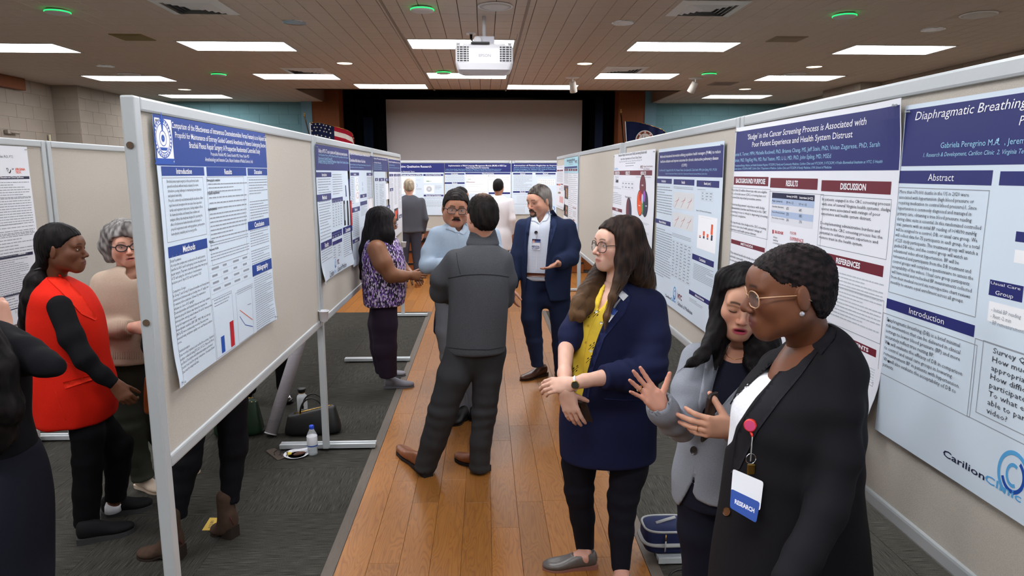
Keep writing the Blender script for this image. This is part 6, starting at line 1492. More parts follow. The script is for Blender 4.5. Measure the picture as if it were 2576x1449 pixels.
 for (x, y) in ((1445, 877), (1512, 812), (1486, 883), (1500, 784)):
  decal('flower', bvo, [(x+5*math.cos(a)*(1 if i % 2 else .55), y+5*math.sin(a)*(1 if i % 2 else .55)) for i, a in enumerate(np.linspace(0, 2*math.pi, 11)[:-1])], wf_, s.t, .0008, .0008, 4)
 for (x, y) in ((1480, 820), (1490, 790), (1474, 862)): decal('button', bvo, [(x+3*math.cos(a), y+3.4*math.sin(a)) for a in np.linspace(0, 2*math.pi, 9)[:-1]], mat('button_yellow', 'D9A92C', .4, .4), s.t, .0008, .002, 4)
 cord('placket', bvo, [(1504, 786), (1490, 815), (1478, 850), (1470, 900), (1466, 960)], M_YEL(), s.t, .002, 0)
 return s
def M_YEL(): return M_CLOTH('yellow_blouse', 'EBCB45', .75, (600, .1), (60, .05))
def box_from_quad(name, q, th, m, label, m2, cam_bump=False):
 q = [np.array(p, float) for p in q]; n = np.cross(q[1]-q[0], q[3]-q[0]); n /= np.linalg.norm(n)
 if n@(q[0]-CAM) < 0: n = -n
 c = mid(q); t = thing(name, label, name.split('_')[-1], tuple(c))
 def ringq(k, d, rc=.18):
  P_ = []
  for i in range(4):
   a, b, e = q[i-1], q[i], q[(i+1) % 4]; u1 = b+(a-b)*rc*.5; u2 = b+(e-b)*rc*(np.linalg.norm(a-b)/np.linalg.norm(e-b))*.5
   for w in (0, .5, 1): p = (1-w)**2*u1+2*w*(1-w)*b+w*w*u2; P_.append(c+(p-c)*k+n*d)
  return P_
 V = ringq(.96, 0)+ringq(1, th*.25)+ringq(1, th*.75)+ringq(.96, th); k = 12
 Fc = [tuple(range(k-1, -1, -1)), tuple(3*k+i for i in range(k))]+[(j*k+i, j*k+(i+1) % k, (j+1)*k+(i+1) % k, (j+1)*k+i) for j in range(3) for i in range(k)]
 mesh_obj('case', V, Fc, m, t, False)
 V = ringq(.9, th+.0006)+ringq(.9, th+.0002); Fc = [tuple(range(k)), ]; mesh_obj('screen', V[:k], Fc, m2, t)
 if cam_bump:
  a = q[0]*.62+q[2]*.23+q[1]*.15; u = (q[1]-q[0]); u /= np.linalg.norm(u); w = (q[3]-q[0]); w /= np.linalg.norm(w)
  P_ = [a+(u*i+w*j)*.011-n*d for d in (0, .002) for (i, j) in ((-1, -1), (1, -1), (1, 1), (-1, 1))]
  mesh_obj('camera_bump', P_, [(0, 1, 2, 3), (7, 6, 5, 4), (0, 4, 5, 1), (1, 5, 6, 2), (2, 6, 7, 3), (3, 7, 4, 0)], m2, t)
 return t
yellow_woman()
# ---- woman in grey blazer
def grey_woman():
 s = Person('woman in a light grey blazer raising an open hand, long black hair', 1800, 1760, 2.2)
 h = dict(skin='CE9A80', blush='C27A66', lipc='A8384E', brow='140f0e', w=.98, cheek=1.06, eye=0.0, lip=1.2, open=.003, nose=.9, browt=1.25)
 nb = s.P(1872, 905, .03)
 s.head(1863, 760, 0, h, 166, -10, -6, .98, .0026, nb, (.046, .053))
 rows = s.rows([(868, 1820, 1930, .07), (890, 1775, 1975, .10), (920, 1740, 2010, .12), (980, 1722, 2010, .135), (1060, 1716, 1990, .13), (1130, 1704, 1975, .125), (1200, 1692, 1975, .135), (1262, 1694, 1975, .14)], .02)
 gm = M_CLOTH('grey_blazer', '8F939C', .85, (900, .3), (420, .16))
 VP = [(1812, 880), (1800, 930), (1782, 985), (1766, 1040), (1762, 1062), (1790, 1050), (1830, 1005), (1870, 960), (1910, 930), (1930, 880), (1870, 850)]
 A1, r1 = s.limb([(1756, 905, -.02, 44), (1735, 985, -.07, 46), (1714, 1072, -.12, 38), (1692, 1062, -.18, 34), (1668, 1032, -.22, 35), (1660, 1016, -.24, 34)])
 A2, r2 = s.limb([(1975, 930, 0, 46), (1970, 1040, -.06, 44), (1930, 1110, -.12, 40), (1870, 1095, -.19, 36), (1846, 1085, -.2, 34)])
 def bz(v):
  v.loft(rows, .02); carve(v, VP, s.Y+.02)
  carve(v, [(1752, 1168), (1742, 1212), (1722, 1250), (1690, 1300), (1840, 1310), (1830, 1279), (1785, 1272), (1752, 1256), (1742, 1238), (1747, 1212)], s.Y)
  v.chain(A1, r1, .03); v.chain(A2, r2, .03)
  e = A1[-1]; d = A1[-1]-A1[-3]; d = d/np.linalg.norm(d); v.cone(e-d*.06, e+d*.08, .032, .033, .0, 'd')
 jk = s.garment('blazer', bz, *bb(rowbb(rows), A1, A2, pad=.08), gm, .0048, folds(.003, 20, .001, 60, 4)+(rings(A1[2], (0, 0, 1), 95, .004, .1),), label='light grey single-button blazer')
 nv = M_CLOTH('navy_shell', '1C1E2C', .8)
 SK = [(1815, 830), (1806, 885), (1820, 905), (1845, 915), (1872, 912), (1900, 895), (1915, 830)]
 s.garment('top', lambda v: (v.loft(rows, 0, grow=-.014), carve(v, SK, s.Y+.05)), *bb(rowbb(rows), pad=.03), nv, .006, folds(.002, 20, .001, 60, 8))
 v = Vol(*bb(rowbb(rows[:5]), pad=.05), .008); v.loft(rows[:5], 0, grow=-.021); s.skin(v, 'B9836C')
 L1, q1 = s.limb([(1765, 1230, .02, 66), (1765, 1330, .02, 62), (1768, 1449, .02, 52), (1770, 1700, .02, 36)]); L2, q2 = s.limb([(1900, 1230, .02, 66), (1890, 1330, .02, 62), (1885, 1449, .02, 52), (1880, 1700, .02, 36)])
 s.garment('trousers', lambda v: (v.chain(L1, q1, .02), v.chain(L2, q2, .02), v.cone(L1[0], L2[0], q1[0], q2[0], .03), v.cone(L1[1], L2[1], q1[1]*.8, q2[1]*.8, .03)), *bb(L1, L2, pad=.1), M_CLOTH('navy_trousers', '191B28', .85), .008, folds(.002, 18, .001, 50, 2))
 for L in (L1, L2): 
  p = L[-1].copy(); p[2] = 0; shoe(s, p+np.array([0, .08, 0]), p+np.array([-.03, -.16, 0]), .085, .065, M_BLACK, M_BLACK, s.t, 'shoe', .02)
 s.hair([(-.13, -.12), (-.03, -.12), (0, -.1), (.022, -.03), (.04, .03), (.055, .06), (.08, .072), (.1, .08)], .010, ('0a0809', '171314'), HF := [
  [(1828, 700, .0, 30), (1812, 770, .0, 25), (1802, 830, -.03, 23), (1785, 870, -.08, 18), (1760, 895, -.12, 12), (1737, 913, -.15, 7), (1722, 924, -.16, 3)],
  [(1822, 760, .03, 24), (1812, 850, .0, 22), (1806, 900, -.06, 12), (1800, 930, -.11, 4)],
  [(1810, 800, -.02, 16), (1790, 860, -.07, 14), (1772, 898, -.13, 9), (1752, 920, -.16, 4)],
  [(1905, 720, .02, 40), (1922, 800, .02, 40), (1926, 870, -.04, 36), (1922, 925, -.11, 26), (1914, 958, -.14, 14), (1908, 982, -.15, 4)],
  [(1890, 860, -.02, 20), (1886, 912, -.1, 14), (1896, 952, -.13, 4)]], vox=.0042, strand=(36, .002), stretch=(1, 1, .2), side_cut=lambda x, y, z: np.where(y > .025, (.094-.6*np.abs(x)-z)*.8, -1)); s.strands(HF, 16, .0015, ('0b090a', '17120f'), 5)
 w = s.P(1662, 1020, -.25); tips = s.hand(w, (-.68, -.12, .72), (.22, -.95, .12), 1, 'open', .80, .0023, [(s.P(1672, 1040, -.23), .024), (s.P(1690, 1062, -.18), .03)], 'D69C86')
 w2 = s.P(1842, 1078, -.29); tips2 = s.hand(w2, (-1, -.1, .12), (.2, .97, .1), -1, {'index': (26, 30, 16, 3), 'middle': (20, 22, 10, 1), 'ring': (22, 22, 10, -3), 'little': (30, 30, 16, -8), 'thumb': (58, 35, 8, 5)}, .95, .0023, [(s.P(1880, 1092, -.2), .029)])
 s.inner([([nb, s.P(1865, 960), s.P(1850, 1130), s.P(1840, 1240)], [.05, .09, .09, .1]), (L1, [.06, .055, .045, .03]), (L2, [.06, .055, .045, .03]), (A1[:5], [.03]*5), (A2, [.03]*5), ([A1[0], nb, A2[0]], [.035, .045, .035])])
 s.finish()
 q = [s.P(1787, 992, -.27), s.P(1808, 986, -.25), s.P(1790, 1098, -.25), s.P(1768, 1115, -.27)]
 box_from_quad('phone', q, .011, M_PHONE, 'dark phone standing in the fingers of the woman in grey', M_PHONEB)
 bv = bvh_of([jk]); lp = M_CLOTH('grey_lapel', '999DA6', .85, (900, .3), (420, .16)); dk = mat('button_dark', '2A2422', .35, .5)
 decal('button', bv, [(1745+9*math.cos(a), 1133+11*math.sin(a)) for a in np.linspace(0, 2*math.pi, 15)[:-1]], dk, s.t, .001, .005, 5)
 decal('lapel', bv, [(1812, 880), (1796, 872), (1778, 890), (1768, 950), (1757, 1010), (1758, 1070), (1764, 1062), (1768, 1040), (1784, 985), (1802, 930)], lp, s.t, .001, .004, 8, maxd=.1)
 decal('lapel', bv, [(1764, 1064), (1792, 1052), (1832, 1007), (1872, 962), (1912, 932), (1925, 905), (1960, 925), (1945, 960), (1880, 1010), (1810, 1066), (1772, 1095)], lp, s.t, .001, .004, 8, maxd=.1)
 bo = bvh_of([s.body]); cord('necklace', bo, [(1820, 880), (1832, 898), (1848, 905), (1866, 902), (1884, 885)], M_GOLD, s.t, .0008, .0008)
 def ringp(nm, c, ax, r, t_, m):
  a = np.array(ax, float); a /= np.linalg.norm(a); u = np.cross(a, (.3, .2, 1)); u /= np.linalg.norm(u); w_ = np.cross(a, u)
  MB().tube([np.array(c)+(u*math.cos(q)+w_*math.sin(q))*r for q in np.linspace(0, 2*math.pi, 17)], t_, 6).build(nm, m, s.t, True)
 p = tips['ring']; ringp('ring', p[1]*.35+p[2]*.65, p[2]-p[1], .0094, .0011, M_GOLD)
 p = tips2['ring']; ringp('ring', p[1]*.4+p[2]*.6, p[2]-p[1], .0094, .0012, M_GOLD)
 ringp('bracelet', s.P(1667, 1030, -.24), (-.6, -.1, .8), .027, .0016, M_CHROME)
 return s
grey_woman()
# ---- woman in black blazer
def black_woman():
 s = Person('woman in a black blazer with cropped hair and clear glasses, badge on a red reel', 2010, 1900, 1.62)
 h = dict(skin='70452F', blush='6A3A28', lipc='6A3A38', brow='0f0a08', w=.95, jaw=.95, eye=.55, iris='1a0f0a', nose=.75, nosew=1.35, lip=1.55)
 nb = s.P(2040, 885, .03)
 s.head(1984, 733, 0, h, 84, -6, 0, 1.0, .0026, nb, (.047, .056))
 rows = s.rows([(814, 2078, 2104, .04), (836, 2054, 2124, .075), (868, 2016, 2140, .115), (905, 1978, 2150, .145), (950, 1925, 2140, .165), (1000, 1878, 2142, .175), (1050, 1852, 2142, .175), (1100, 1848, 2140, .175), (1200, 1836, 2140, .175), (1300, 1824, 2152, .185), (1449, 1800, 2165, .20), (1560, 1790, 2175, .21)])
 bm = M_CLOTH('black_blazer', '17161A', .8, (700, .15), (200, .1))
 VP = [(1945, 912), (1900, 955), (1850, 1000), (1815, 1050), (1810, 1135), (1844, 1112), (1854, 1074), (1880, 1030), (1902, 1000), (1932, 966), (1958, 930)]
 A1, r1 = s.limb([(2096, 915, -.09, 52), (2104, 1030, -.14, 58), (2106, 1160, -.17, 60), (2076, 1290, -.22, 58), (2020, 1400, -.27, 52), (1985, 1460, -.3, 48)])
 A2, r2 = s.limb([(1960, 930, .16, 52), (1930, 1060, .19, 52), (1900, 1200, .2, 48), (1880, 1330, .17, 42)])
 def bz(v): v.loft(rows, .02); carve(v, VP, s.Y+.3); v.chain(A1, r1, .015); v.chain(A2, r2, .03)
 jk = s.garment('blazer', bz, *bb(rowbb(rows), A1, A2, pad=.09), bm, .0055, folds(.004, 14, .001, 50, 6)+(rings(A1[2], (0, 0, 1), 70, .004, .14),), label='long black blazer')
 s.garment('shirt', lambda v: v.loft(rows[4:], 0, grow=-.004), *bb(rowbb(rows), pad=.03), M_CLOTH('white_tee', 'E6E8EE', .8), .008)
 L1, q1 = s.limb([(1930, 1500, 0, 90), (1930, 1900, 0, 60)]); L2, q2 = s.limb([(2080, 1500, 0, 90), (2070, 1900, 0, 60)])
 s.garment('trousers', lambda v: (v.chain(L1, q1, .02), v.chain(L2, q2, .02)), *bb(L1, L2, pad=.1), M_CLOTH('black_trousers', '15161F'), .012)
 for L in (L1, L2):
  p = L[-1].copy(); p[2] = 0; shoe(s, p+np.array([.08, .0, 0]), p+np.array([-.17, .02, 0]), .085, .065, M_BLACK, M_BLACK, s.t, 'shoe', .02)
 hr = s.hair([(-.13, -.088), (-.09, -.08), (-.05, -.06), (-.03, -.02), (-.012, .02), (.012, .022), (.028, .024), (.045, .038), (.06, .06), (.1, .068)], .002, ('0e0b0b', '2a2021'), (), vox=.0026, strand=(130, .0016), top=.001, stretch=(1, 1, 1), relaxn=1)
 gl = mat('clear_amber', 'C49A78', .2, .5); s.glasses(gl, M_LENS, 'soft', .0245, .020, .0985, -.005, .0015)
 s.inner([([nb, s.P(2040, 960), s.P(2010, 1200), s.P(2000, 1449)], [.05, .1, .1, .12]), (A1[:5], [.03]*5), (A2, [.03]*4), ([A1[0], nb, A2[0]], [.035, .045, .035]), (L1, [.06, .04]), (L2, [.06, .04])])
 s.hand(A1[-1]+np.array([-.02, 0, -.03]), (-.45, -.1, -.9), (-.2, .9, 0), -1, 'relax', .97, .004, [(A1[-1], .028)])
 s.finish()
 e = s.hl((-.0815*.95, -.002, -.040)); tag(MB().lathe([(.001, -.006), (.0045, -.004), (.006, 0), (.0045, .004), (.001, .006)], tuple(e+np.array([0, -.004, 0])), 10).build('earring', mat('crystal', 'E8ECF4', .05, .8, .6), s.t))
 bv = bvh_of([jk])
 lp = M_CLOTH('black_lapel', '1C1B20', .75, (700, .15), (200, .1))
 decal('lapel', bv, [(2012, 876), (2034, 860), (2060, 880), (2014, 945), (1960, 1010), (1905, 1085), (1860, 1180), (1838, 1190), (1852, 1095), (1872, 1052), (1904, 1008), (1936, 965), (1972, 918)], lp, s.t, .001, .004, 10, maxd=.12)
 decal('collar', bv, [(2030, 862), (2060, 830), (2084, 816), (2106, 826), (2100, 850), (2066, 892)], lp, s.t, .001, .005, 8, maxd=.12)
 decal('button', bv, [(1827+10*math.cos(a), 1287+11*math.sin(a)) for a in np.linspace(0, 2*math.pi, 15)[:-1]], mat('horn_button', '5A3A22', .35, .5), s.t, .001, .006, 5)
 red = mat('reel_red', 'D8322C', .3, .5); pink = mat('reel_pink', 'D04A78', .35, .4); 
 q = on(bv, 1888, 1070, .012); M_ = Vector((-.55, -.8, .1)).to_track_quat('Z', 'Y').to_matrix().to_4x4(); M_.translation = Vector(q)
 MB().lathe([(.0135, -.006), (.0155, -.004), (.0155, .004), (.0135, .006)], (0, 0, 0), 24, M_).build('badge_reel', red, s.t, True)
 MB().lathe([(.0125, .0062), (.001, .0066)], (0, 0, 0), 24, M_).build('reel_sticker', pink, s.t)
 z = on(bv, 1893, 1098, .010); z2 = on(bv, 1888, 1160, .014); kx = on(bv, 1889, 1158, .014)
 MB().tube([q+np.array([.001, 0, -.015]), z], .003, 8).build('reel_neck', red, s.t, True)
 MB().tube([z, z2], .0032, 8, flat=.3).build('strap', M_STRAP, s.t, True)
 MB().tube([kx+np.array([math.cos(a)*.012, 0, math.sin(a)*.013+.004]) for a in np.linspace(0, 2*math.pi, 21)], .0013, 6).build('split_ring', M_CHROME, s.t, True)
 MB().box((kx[0]-.009, kx[1]-.006, kx[2]-.034), (kx[0]+.010, kx[1]-.001, kx[2]-.008), bev=.002).build('clip', M_BRASS, s.t)
 d0 = min(np.linalg.norm(on(bv, x_, y_, .0)-CAM) for x_, y_ in ((1845, 1190), (1918, 1215), (1908, 1280), (1900, 1312), (1840, 1270), (1880, 1245)))-.012
 c3 = [CAM+np.array(Vector(ray(*q_)).normalized())*d0 for q_ in ((1843, 1179), (1921, 1212), (1836, 1277))]; pn_ = np.cross(c3[1]-c3[0], c3[2]-c3[0]); pn_ /= np.linalg.norm(pn_); pn_ = pn_ if pn_@(c3[0]-CAM) > 0 else -pn_
 def cp(x, y, l=0): r_ = ray(x, y); return CAM+r_*(((c3[0]-CAM)@pn_-l)/(r_@pn_))
 def card(nm, pts, m, l0, l1, rc=.12):
  C_ = mid(pts); P0 = []
  n_ = len(pts)
  for i in range(n_):
   a, b, e = np.array(pts[i-1], float), np.array(pts[i], float), np.array(pts[(i+1) % n_], float); ra = min(rc*np.hypot(*(a-b)), 6); re = min(rc*np.hypot(*(e-b)), 6)
   u1 = b+(a-b)/np.hypot(*(a-b))*ra; u2 = b+(e-b)/np.hypot(*(e-b))*re
   for w in (0, .5, 1): P0.append((1-w)**2*u1+2*w*(1-w)*b+w*w*u2)
  k = len(P0); V = [cp(p[0], p[1], l1) for p in P0]+[cp(p[0], p[1], l0) for p in P0]
  return mesh_obj(nm, V, [tuple(range(k-1, -1, -1)), tuple(range(k, 2*k))]+[(i, (i+1) % k, (i+1) % k+k, i+k) for i in range(k)], m, s.t)
 bd = card('name_badge', [(1843.5, 1179), (1921, 1212), (1912, 1285), (1838, 1250)], CARDW, 0, .0012)
 card('badge_band', [(1839, 1229), (1912, 1264), (1902, 1316), (1836, 1277)], CARDB, .0002, .0018)
 V, Fc = text_geo('RESEARCH', 2, .03); mn, mx = V.min(0), V.max(0); Wd = []
 for v in V:
  u = (v[0]-mn[0])/(mx[0]-mn[0]); w = 1-(v[1]-mn[1])/(mx[1]-mn[1]); Wd.append(cp(1849+49*u+(-1)*w, 1255+24.5*u+11.5*w, .0022))
 mesh_obj('badge_lettering', Wd, Fc, PWHITE, s.t)
 return s
black_woman()
# ==== people around the aisle
def legs(s, C, m, vox=.007, hip=True, seed=5, name='trousers', fold=.003, rad=.1):
 LL = [s.limb(c) for c in C]
 def f(v):
  for A, r in LL: add_limb(v, A, r, .02)
  if hip and len(LL) > 1: v.cone(LL[0][0][0], LL[1][0][0], LL[0][1][0], LL[1][1][0], .03); v.cone(LL[0][0][1]*.5+LL[0][0][0]*.5, LL[1][0][1]*.5+LL[1][0][0]*.5, LL[0][1][0]*.8, LL[1][1][0]*.8, .03)
 fo = folds(fold, 22, .001, 60, seed)+tuple(rings(A[len(A)//2], (0, 0, 1), 80, fold, .12) for A, r in LL)+tuple(rings(A[-1], (0, 0, 1), 95, fold, .09) for A, r in LL)
 s.garment(name, f, *bb(*[A for A, r in LL], pad=.17), m, vox, fo); return LL
def torso(s, R, C, m, name, vox=.006, polys=(), Yc=.02, fold=.0035, seed=1, grow=0, dd=0, ends=True, label=None, cols=None, p=2.3, extra=None, ringa=.0018):
 rows = s.rows(R, dd); AA = [s.limb(c) for c in C]
 def f(v):
  v.loft(rows, .02, grow=grow, p=p)
  for q in polys: carve(v, q, s.Y+dd+Yc)
  for A, r in AA:
   add_limb(v, A, [x+grow for x in r])
  if extra: extra(v)
 fo = folds(fold, 19, fold*.35, 58, seed)+tuple(rings(A[len(A)//2], A[-1]-A[0], 90, ringa, .1) for A, r in AA)
 ob = s.garment(name, f, *bb(rowbb(rows), *[A for A, r in AA], pad=.09), m, vox, fo, label=label, cols=cols)
 return ob, rows, AA
def circ(x, y, r, n=12, ry=None): return [(x+r*math.cos(a), y+(ry or r)*math.sin(a)) for a in np.linspace(0, 2*math.pi, n+1)[:-1]]
# ---- man in charcoal fleece, from behind
s = Person('man in a charcoal fleece seen from behind, brown shoes, in the middle of the aisle', 1150, 1190, 4.12)
h = dict(skin='C48F78', blush='B87060', w=1.04, eye=.8, brow='1a1310')
nb = s.P(1216, 610, .02); s.head(1212, 545, 0, h, 26, -4, 0, 1.04, .003, nb, (.052, .058))
fl_m = M_CLOTH('fleece', '4A4C50', .95, (260, .5), (240, .2))
fj, rows, AA = torso(s, [(612, 1180, 1252, .08), (628, 1155, 1262, .11), (648, 1136, 1272, .135), (700, 1128, 1280, .15), (760, 1128, 1278, .15), (820, 1125, 1274, .15), (868, 1122, 1272, .155), (884, 1122, 1272, .155)],
 [[(1146, 655, 0, 29), (1112, 700, .04, 29), (1108, 735, .10, 27), (1140, 742, .2, 24), (1175, 735, .24, 22)], [(1262, 655, 0, 28), (1274, 705, .04, 27), (1268, 750, .10, 25), (1235, 752, .2, 22)]], fl_m, 'fleece_jacket', .0055, seed=11, fold=.004)
col = s.rows([(570, 1186, 1244, .062), (590, 1180, 1250, .068), (618, 1170, 1258, .085)], .01)
s.garment('collar', lambda v: (v.loft(col, 0, rot=.0), v.loft([(r[0]+.03, *r[1:]) for r in col], 0, 'd', grow=-.015)), *bb(rowbb(col), pad=.04), fl_m, .0045)
bv = bvh_of([fj]); sm = mat('fleece_seam', '2C2E32', .95, .1)
cord('seam', bv, [(1128, 700), (1170, 692), (1210, 690), (1250, 692), (1280, 697)], sm, s.t, .0025, 0); cord('seam', bv, [(1148, 636), (1152, 665), (1158, 690)], sm, s.t, .002, 0); cord('hem_seam', bv, [(1124, 874), (1170, 879), (1230, 880), (1271, 873)], sm, s.t, .0022, 0)
legs(s, [[(1165, 885, -.01, 43), (1142, 945, -.03, 44), (1114, 1035, -.02, 38), (1090, 1110, 0, 33), (1068, 1180, .02, 29)], [(1232, 885, 0, 41), (1226, 945, 0, 38), (1217, 1040, 0, 32), (1210, 1110, .0, 29), (1206, 1182, .02, 28)]], M_CLOTH('charcoal_trousers', '38393C', .85, (800, .25), (300, .12)), fold=.0045, seed=21)
br = mat('shoe_brown', '7A4526', .35, .5, noise=(30, .2)); bs = mat('sole_black', '17171A', .6, .3)
shoe(s, atz(1078, 1200, 0), atz(1003, 1132, 0), .1, .085, br, bs, s.t, 'shoe', .022, .016); shoe(s, atz(1226, 1187, 0), atz(1148, 1153, 0), .1, .085, br, bs, s.t, 'shoe', .022, .016)
s.hair([(-.13, -.085), (-.06, -.08), (-.035, -.035), (-.012, .0), (.02, .0), (.03, .03), (.07, .065), (.1, .07)], .009, ('0f0d0d', '221c1a'), (), vox=.0035, strand=(70, .003), tint=('9a7460', lambda lo, V: .62*np.exp(-((lo[:, 0]/.028)**2+((lo[:, 1]+.035)/.03)**2))*(lo[:, 2] > .07)))
s.glasses(M_CHROME, M_LENS, 'soft', .026, .02, .1, -.002, .0012)
s.inner([([nb, s.P(1205, 680), s.P(1200, 800), s.P(1198, 880)], [.05, .1, .1, .1]), (AA[0][0], [.03]*5), (AA[1][0], [.03]*4)]); s.finish()
# ---- man with moustache in light blue shirt
s = Person('man with a moustache and dark glasses in a light blue shirt and grey trousers', 1165, 1060, 5.17)
h = dict(skin='A9745A', blush='98604C', lipc='8A5048', brow='17110f', w=1.08, cheek=1.08, jaw=1.12, eye=.7, open=.001, browt=1.5, nose=1.1, nosew=1.2)
nb = s.P(1152, 590, .02); s.head(1147, 527, 0, h, 186, -2, -4, 1.13, .0032, nb, (.055, .062))
sb = M_CLOTH('light_blue_shirt', 'A2B2C3', .75, (500, .1), (60, .04))
st, rows, AA = torso(s, [(560, 1128, 1182, .06), (574, 1100, 1212, .09), (592, 1088, 1236, .12), (640, 1086, 1240, .135), (700, 1092, 1236, .14), (757, 1098, 1230, .14)],
 [[(1100, 592, -.02, 22), (1082, 635, -.05, 22), (1075, 668, -.10, 20), (1110, 668, -.19, 17), (1140, 664, -.21, 15)], [(1236, 592, 0, 22), (1246, 640, -.03, 22), (1240, 690, -.1, 20), (1200, 680, -.18, 17)]], sb, 'shirt', .006, [[(1142, 555), (1146, 578), (1154, 584), (1163, 576), (1168, 555)]], seed=31, fold=.005)
bv = bvh_of([st]); sb2 = M_CLOTH('shirt_collar', 'ADBCCC', .75)
decal('collar', bv, [(1136, 562), (1127, 570), (1121, 577), (1134, 580), (1146, 586), (1152, 584)], sb2, s.t, .001, .006, 5, maxd=.08); decal('collar', bv, [(1170, 560), (1178, 570), (1176, 582), (1166, 590), (1156, 585)], sb2, s.t, .001, .006, 5, maxd=.08)
cord('placket', bv, [(1154, 588), (1155, 620), (1155, 660), (1154, 700)], sb2, s.t, .003, 0); decal('button', bv, circ(1154.5, 590, 1.6, 8), CARDW, s.t, .002, .002, 4)
w = s.P(1106, 666, -.21); s.hand(w, (1, -.1, .05), (0, .9, .3), 1, 'relax', 1.0, .004, [(s.P(1090, 668, -.16), .028)])
legs(s, [[(1128, 755, 0, 33), (1126, 830, 0, 31), (1132, 900, 0, 26), (1146, 975, 0, 23), (1158, 1042, 0, 20)], [(1196, 755, 0, 33), (1196, 830, .02, 30), (1194, 920, .03, 25), (1192, 1036, .05, 20)]], M_CLOTH('grey_trousers', '73757B', .8), .008)
shoe(s, atz(1172, 1052, 0), atz(1136, 1072, 0), .1, .08, M_BLACK, M_BLACK, s.t, 'shoe', .02, .012); shoe(s, atz(1196, 1040, 0), atz(1196, 1062, 0), .1, .08, M_BLACK, M_BLACK, s.t, 'shoe', .02, .012)
cord('belt', bv, [(1098, 752), (1150, 758), (1228, 752)], mat('belt_dark', '2A2220', .5, .4), s.t, .012, .002)
s.hair([(-.13, -.07), (-.05, -.06), (-.02, -.03), (.012, -.03), (.022, .01), (.04, .045), (.06, .064), (.085, .066), (.1, .07)], .010, ('120f10', '241d1b'), (), vox=.0042, strand=(45, .003), top=.014)
s.glasses(mat('dark_frame', '1B1A1C', .3, .5), M_LENS, 'square', .028, .02, .102, -.001, .0022)
def tache(v, L, R, sc):
 for q in (-1, 1): v.chain([L((0, .104, -.053)), L((q*.014, .1, -.055)), L((q*.027, .088, -.064))], [.0055*sc, .0065*sc, .003*sc], .004)
v = Vol(s.hc-.16, s.hc+.16, .003); tache(v, s.hl, s.hR, s.hs); V, Q = v.mesh(); mesh_obj('moustache', V+vnormals(V, Q)*(.0012*wob(V, 400, 2))[:, None], Q, M_HAIR(), s.t, True, attrs=np.tile(np.array(lin('1c1614')), (len(V), 1)))
s.inner([([nb, s.P(1155, 640), s.P(1160, 750)], [.05, .1, .1]), (AA[0][0], [.03]*5), (AA[1][0], [.03]*4)]); s.finish()
# ---- bearded man in blue suit
s = Person('bearded man in a navy suit and checked shirt gesturing with an open hand', 1350, 955, 6.05)
h = dict(skin='C9957C', blush='BC7A66', lipc='A86A5E', brow='3a2c24', w=1.02, jaw=1.05, eye=.65, open=.0015, stubble=('5a4436', .28), nose=1.1)
nb = s.P(1368, 553, .02); s.head(1356, 506, 0, h, 131, -10, 0, 1.13, .0035, nb, (.052, .06))
su = M_CLOTH('navy_suit', '202A45', .8, (700, .2), (260, .12))
SP = [(1337, 545), (1333, 575), (1328, 620), (1325, 690), (1370, 690), (1374, 650), (1378, 610), (1383, 570), (1384, 530), (1360, 540)]
jk, rows, AA = torso(s, [(536, 1350, 1392, .07), (548, 1326, 1412, .10), (562, 1306, 1432, .125), (600, 1300, 1440, .145), (650, 1302, 1440, .15), (700, 1308, 1436, .155), (752, 1316, 1432, .16)],
 [[(1314, 568, -.02, 18), (1302, 640, -.03, 18), (1293, 690, -.06, 16), (1287, 722, -.10, 15)], [(1430, 570, 0, 20), (1440, 618, -.03, 20), (1437, 650, -.10, 19), (1410, 660, -.2, 17), (1404, 662, -.22, 17)]], su, 'suit_jacket', .0062, [SP, [(1325, 685), (1322, 760), (1384, 762), (1372, 720), (1368, 690)]], seed=41, label='navy suit jacket hanging open')
def chk(): 
 m, nt, b = newmat('check_shirt'); N, L = nt.nodes, nt.links; tc = N.new('ShaderNodeTexCoord'); sp = N.new('ShaderNodeSeparateXYZ'); L.new(tc.outputs['Object'], sp.inputs[0]); o = None
 for ax in (0, 2):
  ml = N.new('ShaderNodeMath'); ml.operation = 'MULTIPLY'; ml.inputs[1].default_value = 95; L.new(sp.outputs[ax], ml.inputs[0]); fr = N.new('ShaderNodeMath'); fr.operation = 'FRACT'; L.new(ml.outputs[0], fr.inputs[0]); lt = N.new('ShaderNodeMath'); lt.operation = 'LESS_THAN'; lt.inputs[1].default_value = .22; L.new(fr.outputs[0], lt.inputs[0])
  if o is None: o = lt
  else: ad = N.new('ShaderNodeMath'); ad.operation = 'MAXIMUM'; L.new(o.outputs[0], ad.inputs[0]); L.new(lt.outputs[0], ad.inputs[1]); o = ad
 mx = N.new('ShaderNodeMix'); mx.data_type = 'RGBA'; L.new(o.outputs[0], mx.inputs[0]); mx.inputs[6].default_value = (*lin('E4E8F0'), 1); mx.inputs[7].default_value = (*lin('A9B5CE'), 1); L.new(mx.outputs[2], b.inputs['Base Color']); b.inputs['Roughness'].default_value = .8; return m
cs = chk(); sh, rw, _ = torso(s, [(534, 1346, 1390, .07), (548, 1328, 1410, .10), (562, 1310, 1430, .125), (600, 1302, 1438, .145), (650, 1304, 1438, .15), (688, 1310, 1434, .15), (702, 1311, 1434, .15)], [], cs, 'shirt', .0065, [[(1350, 530), (1352, 552), (1357, 562), (1366, 552), (1376, 530)]], grow=-.012, seed=43)
bvs = bvh_of([sh]); bvj = bvh_of([jk])
decal('collar', bvs, [(1348, 541), (1338, 548), (1336, 556), (1346, 557), (1356, 564)], cs, s.t, .001, .005, 4, maxd=.06); decal('collar', bvs, [(1382, 527), (1380, 545), (1374, 555), (1364, 556), (1358, 563), (1366, 545)], cs, s.t, .001, .005, 4, maxd=.08)
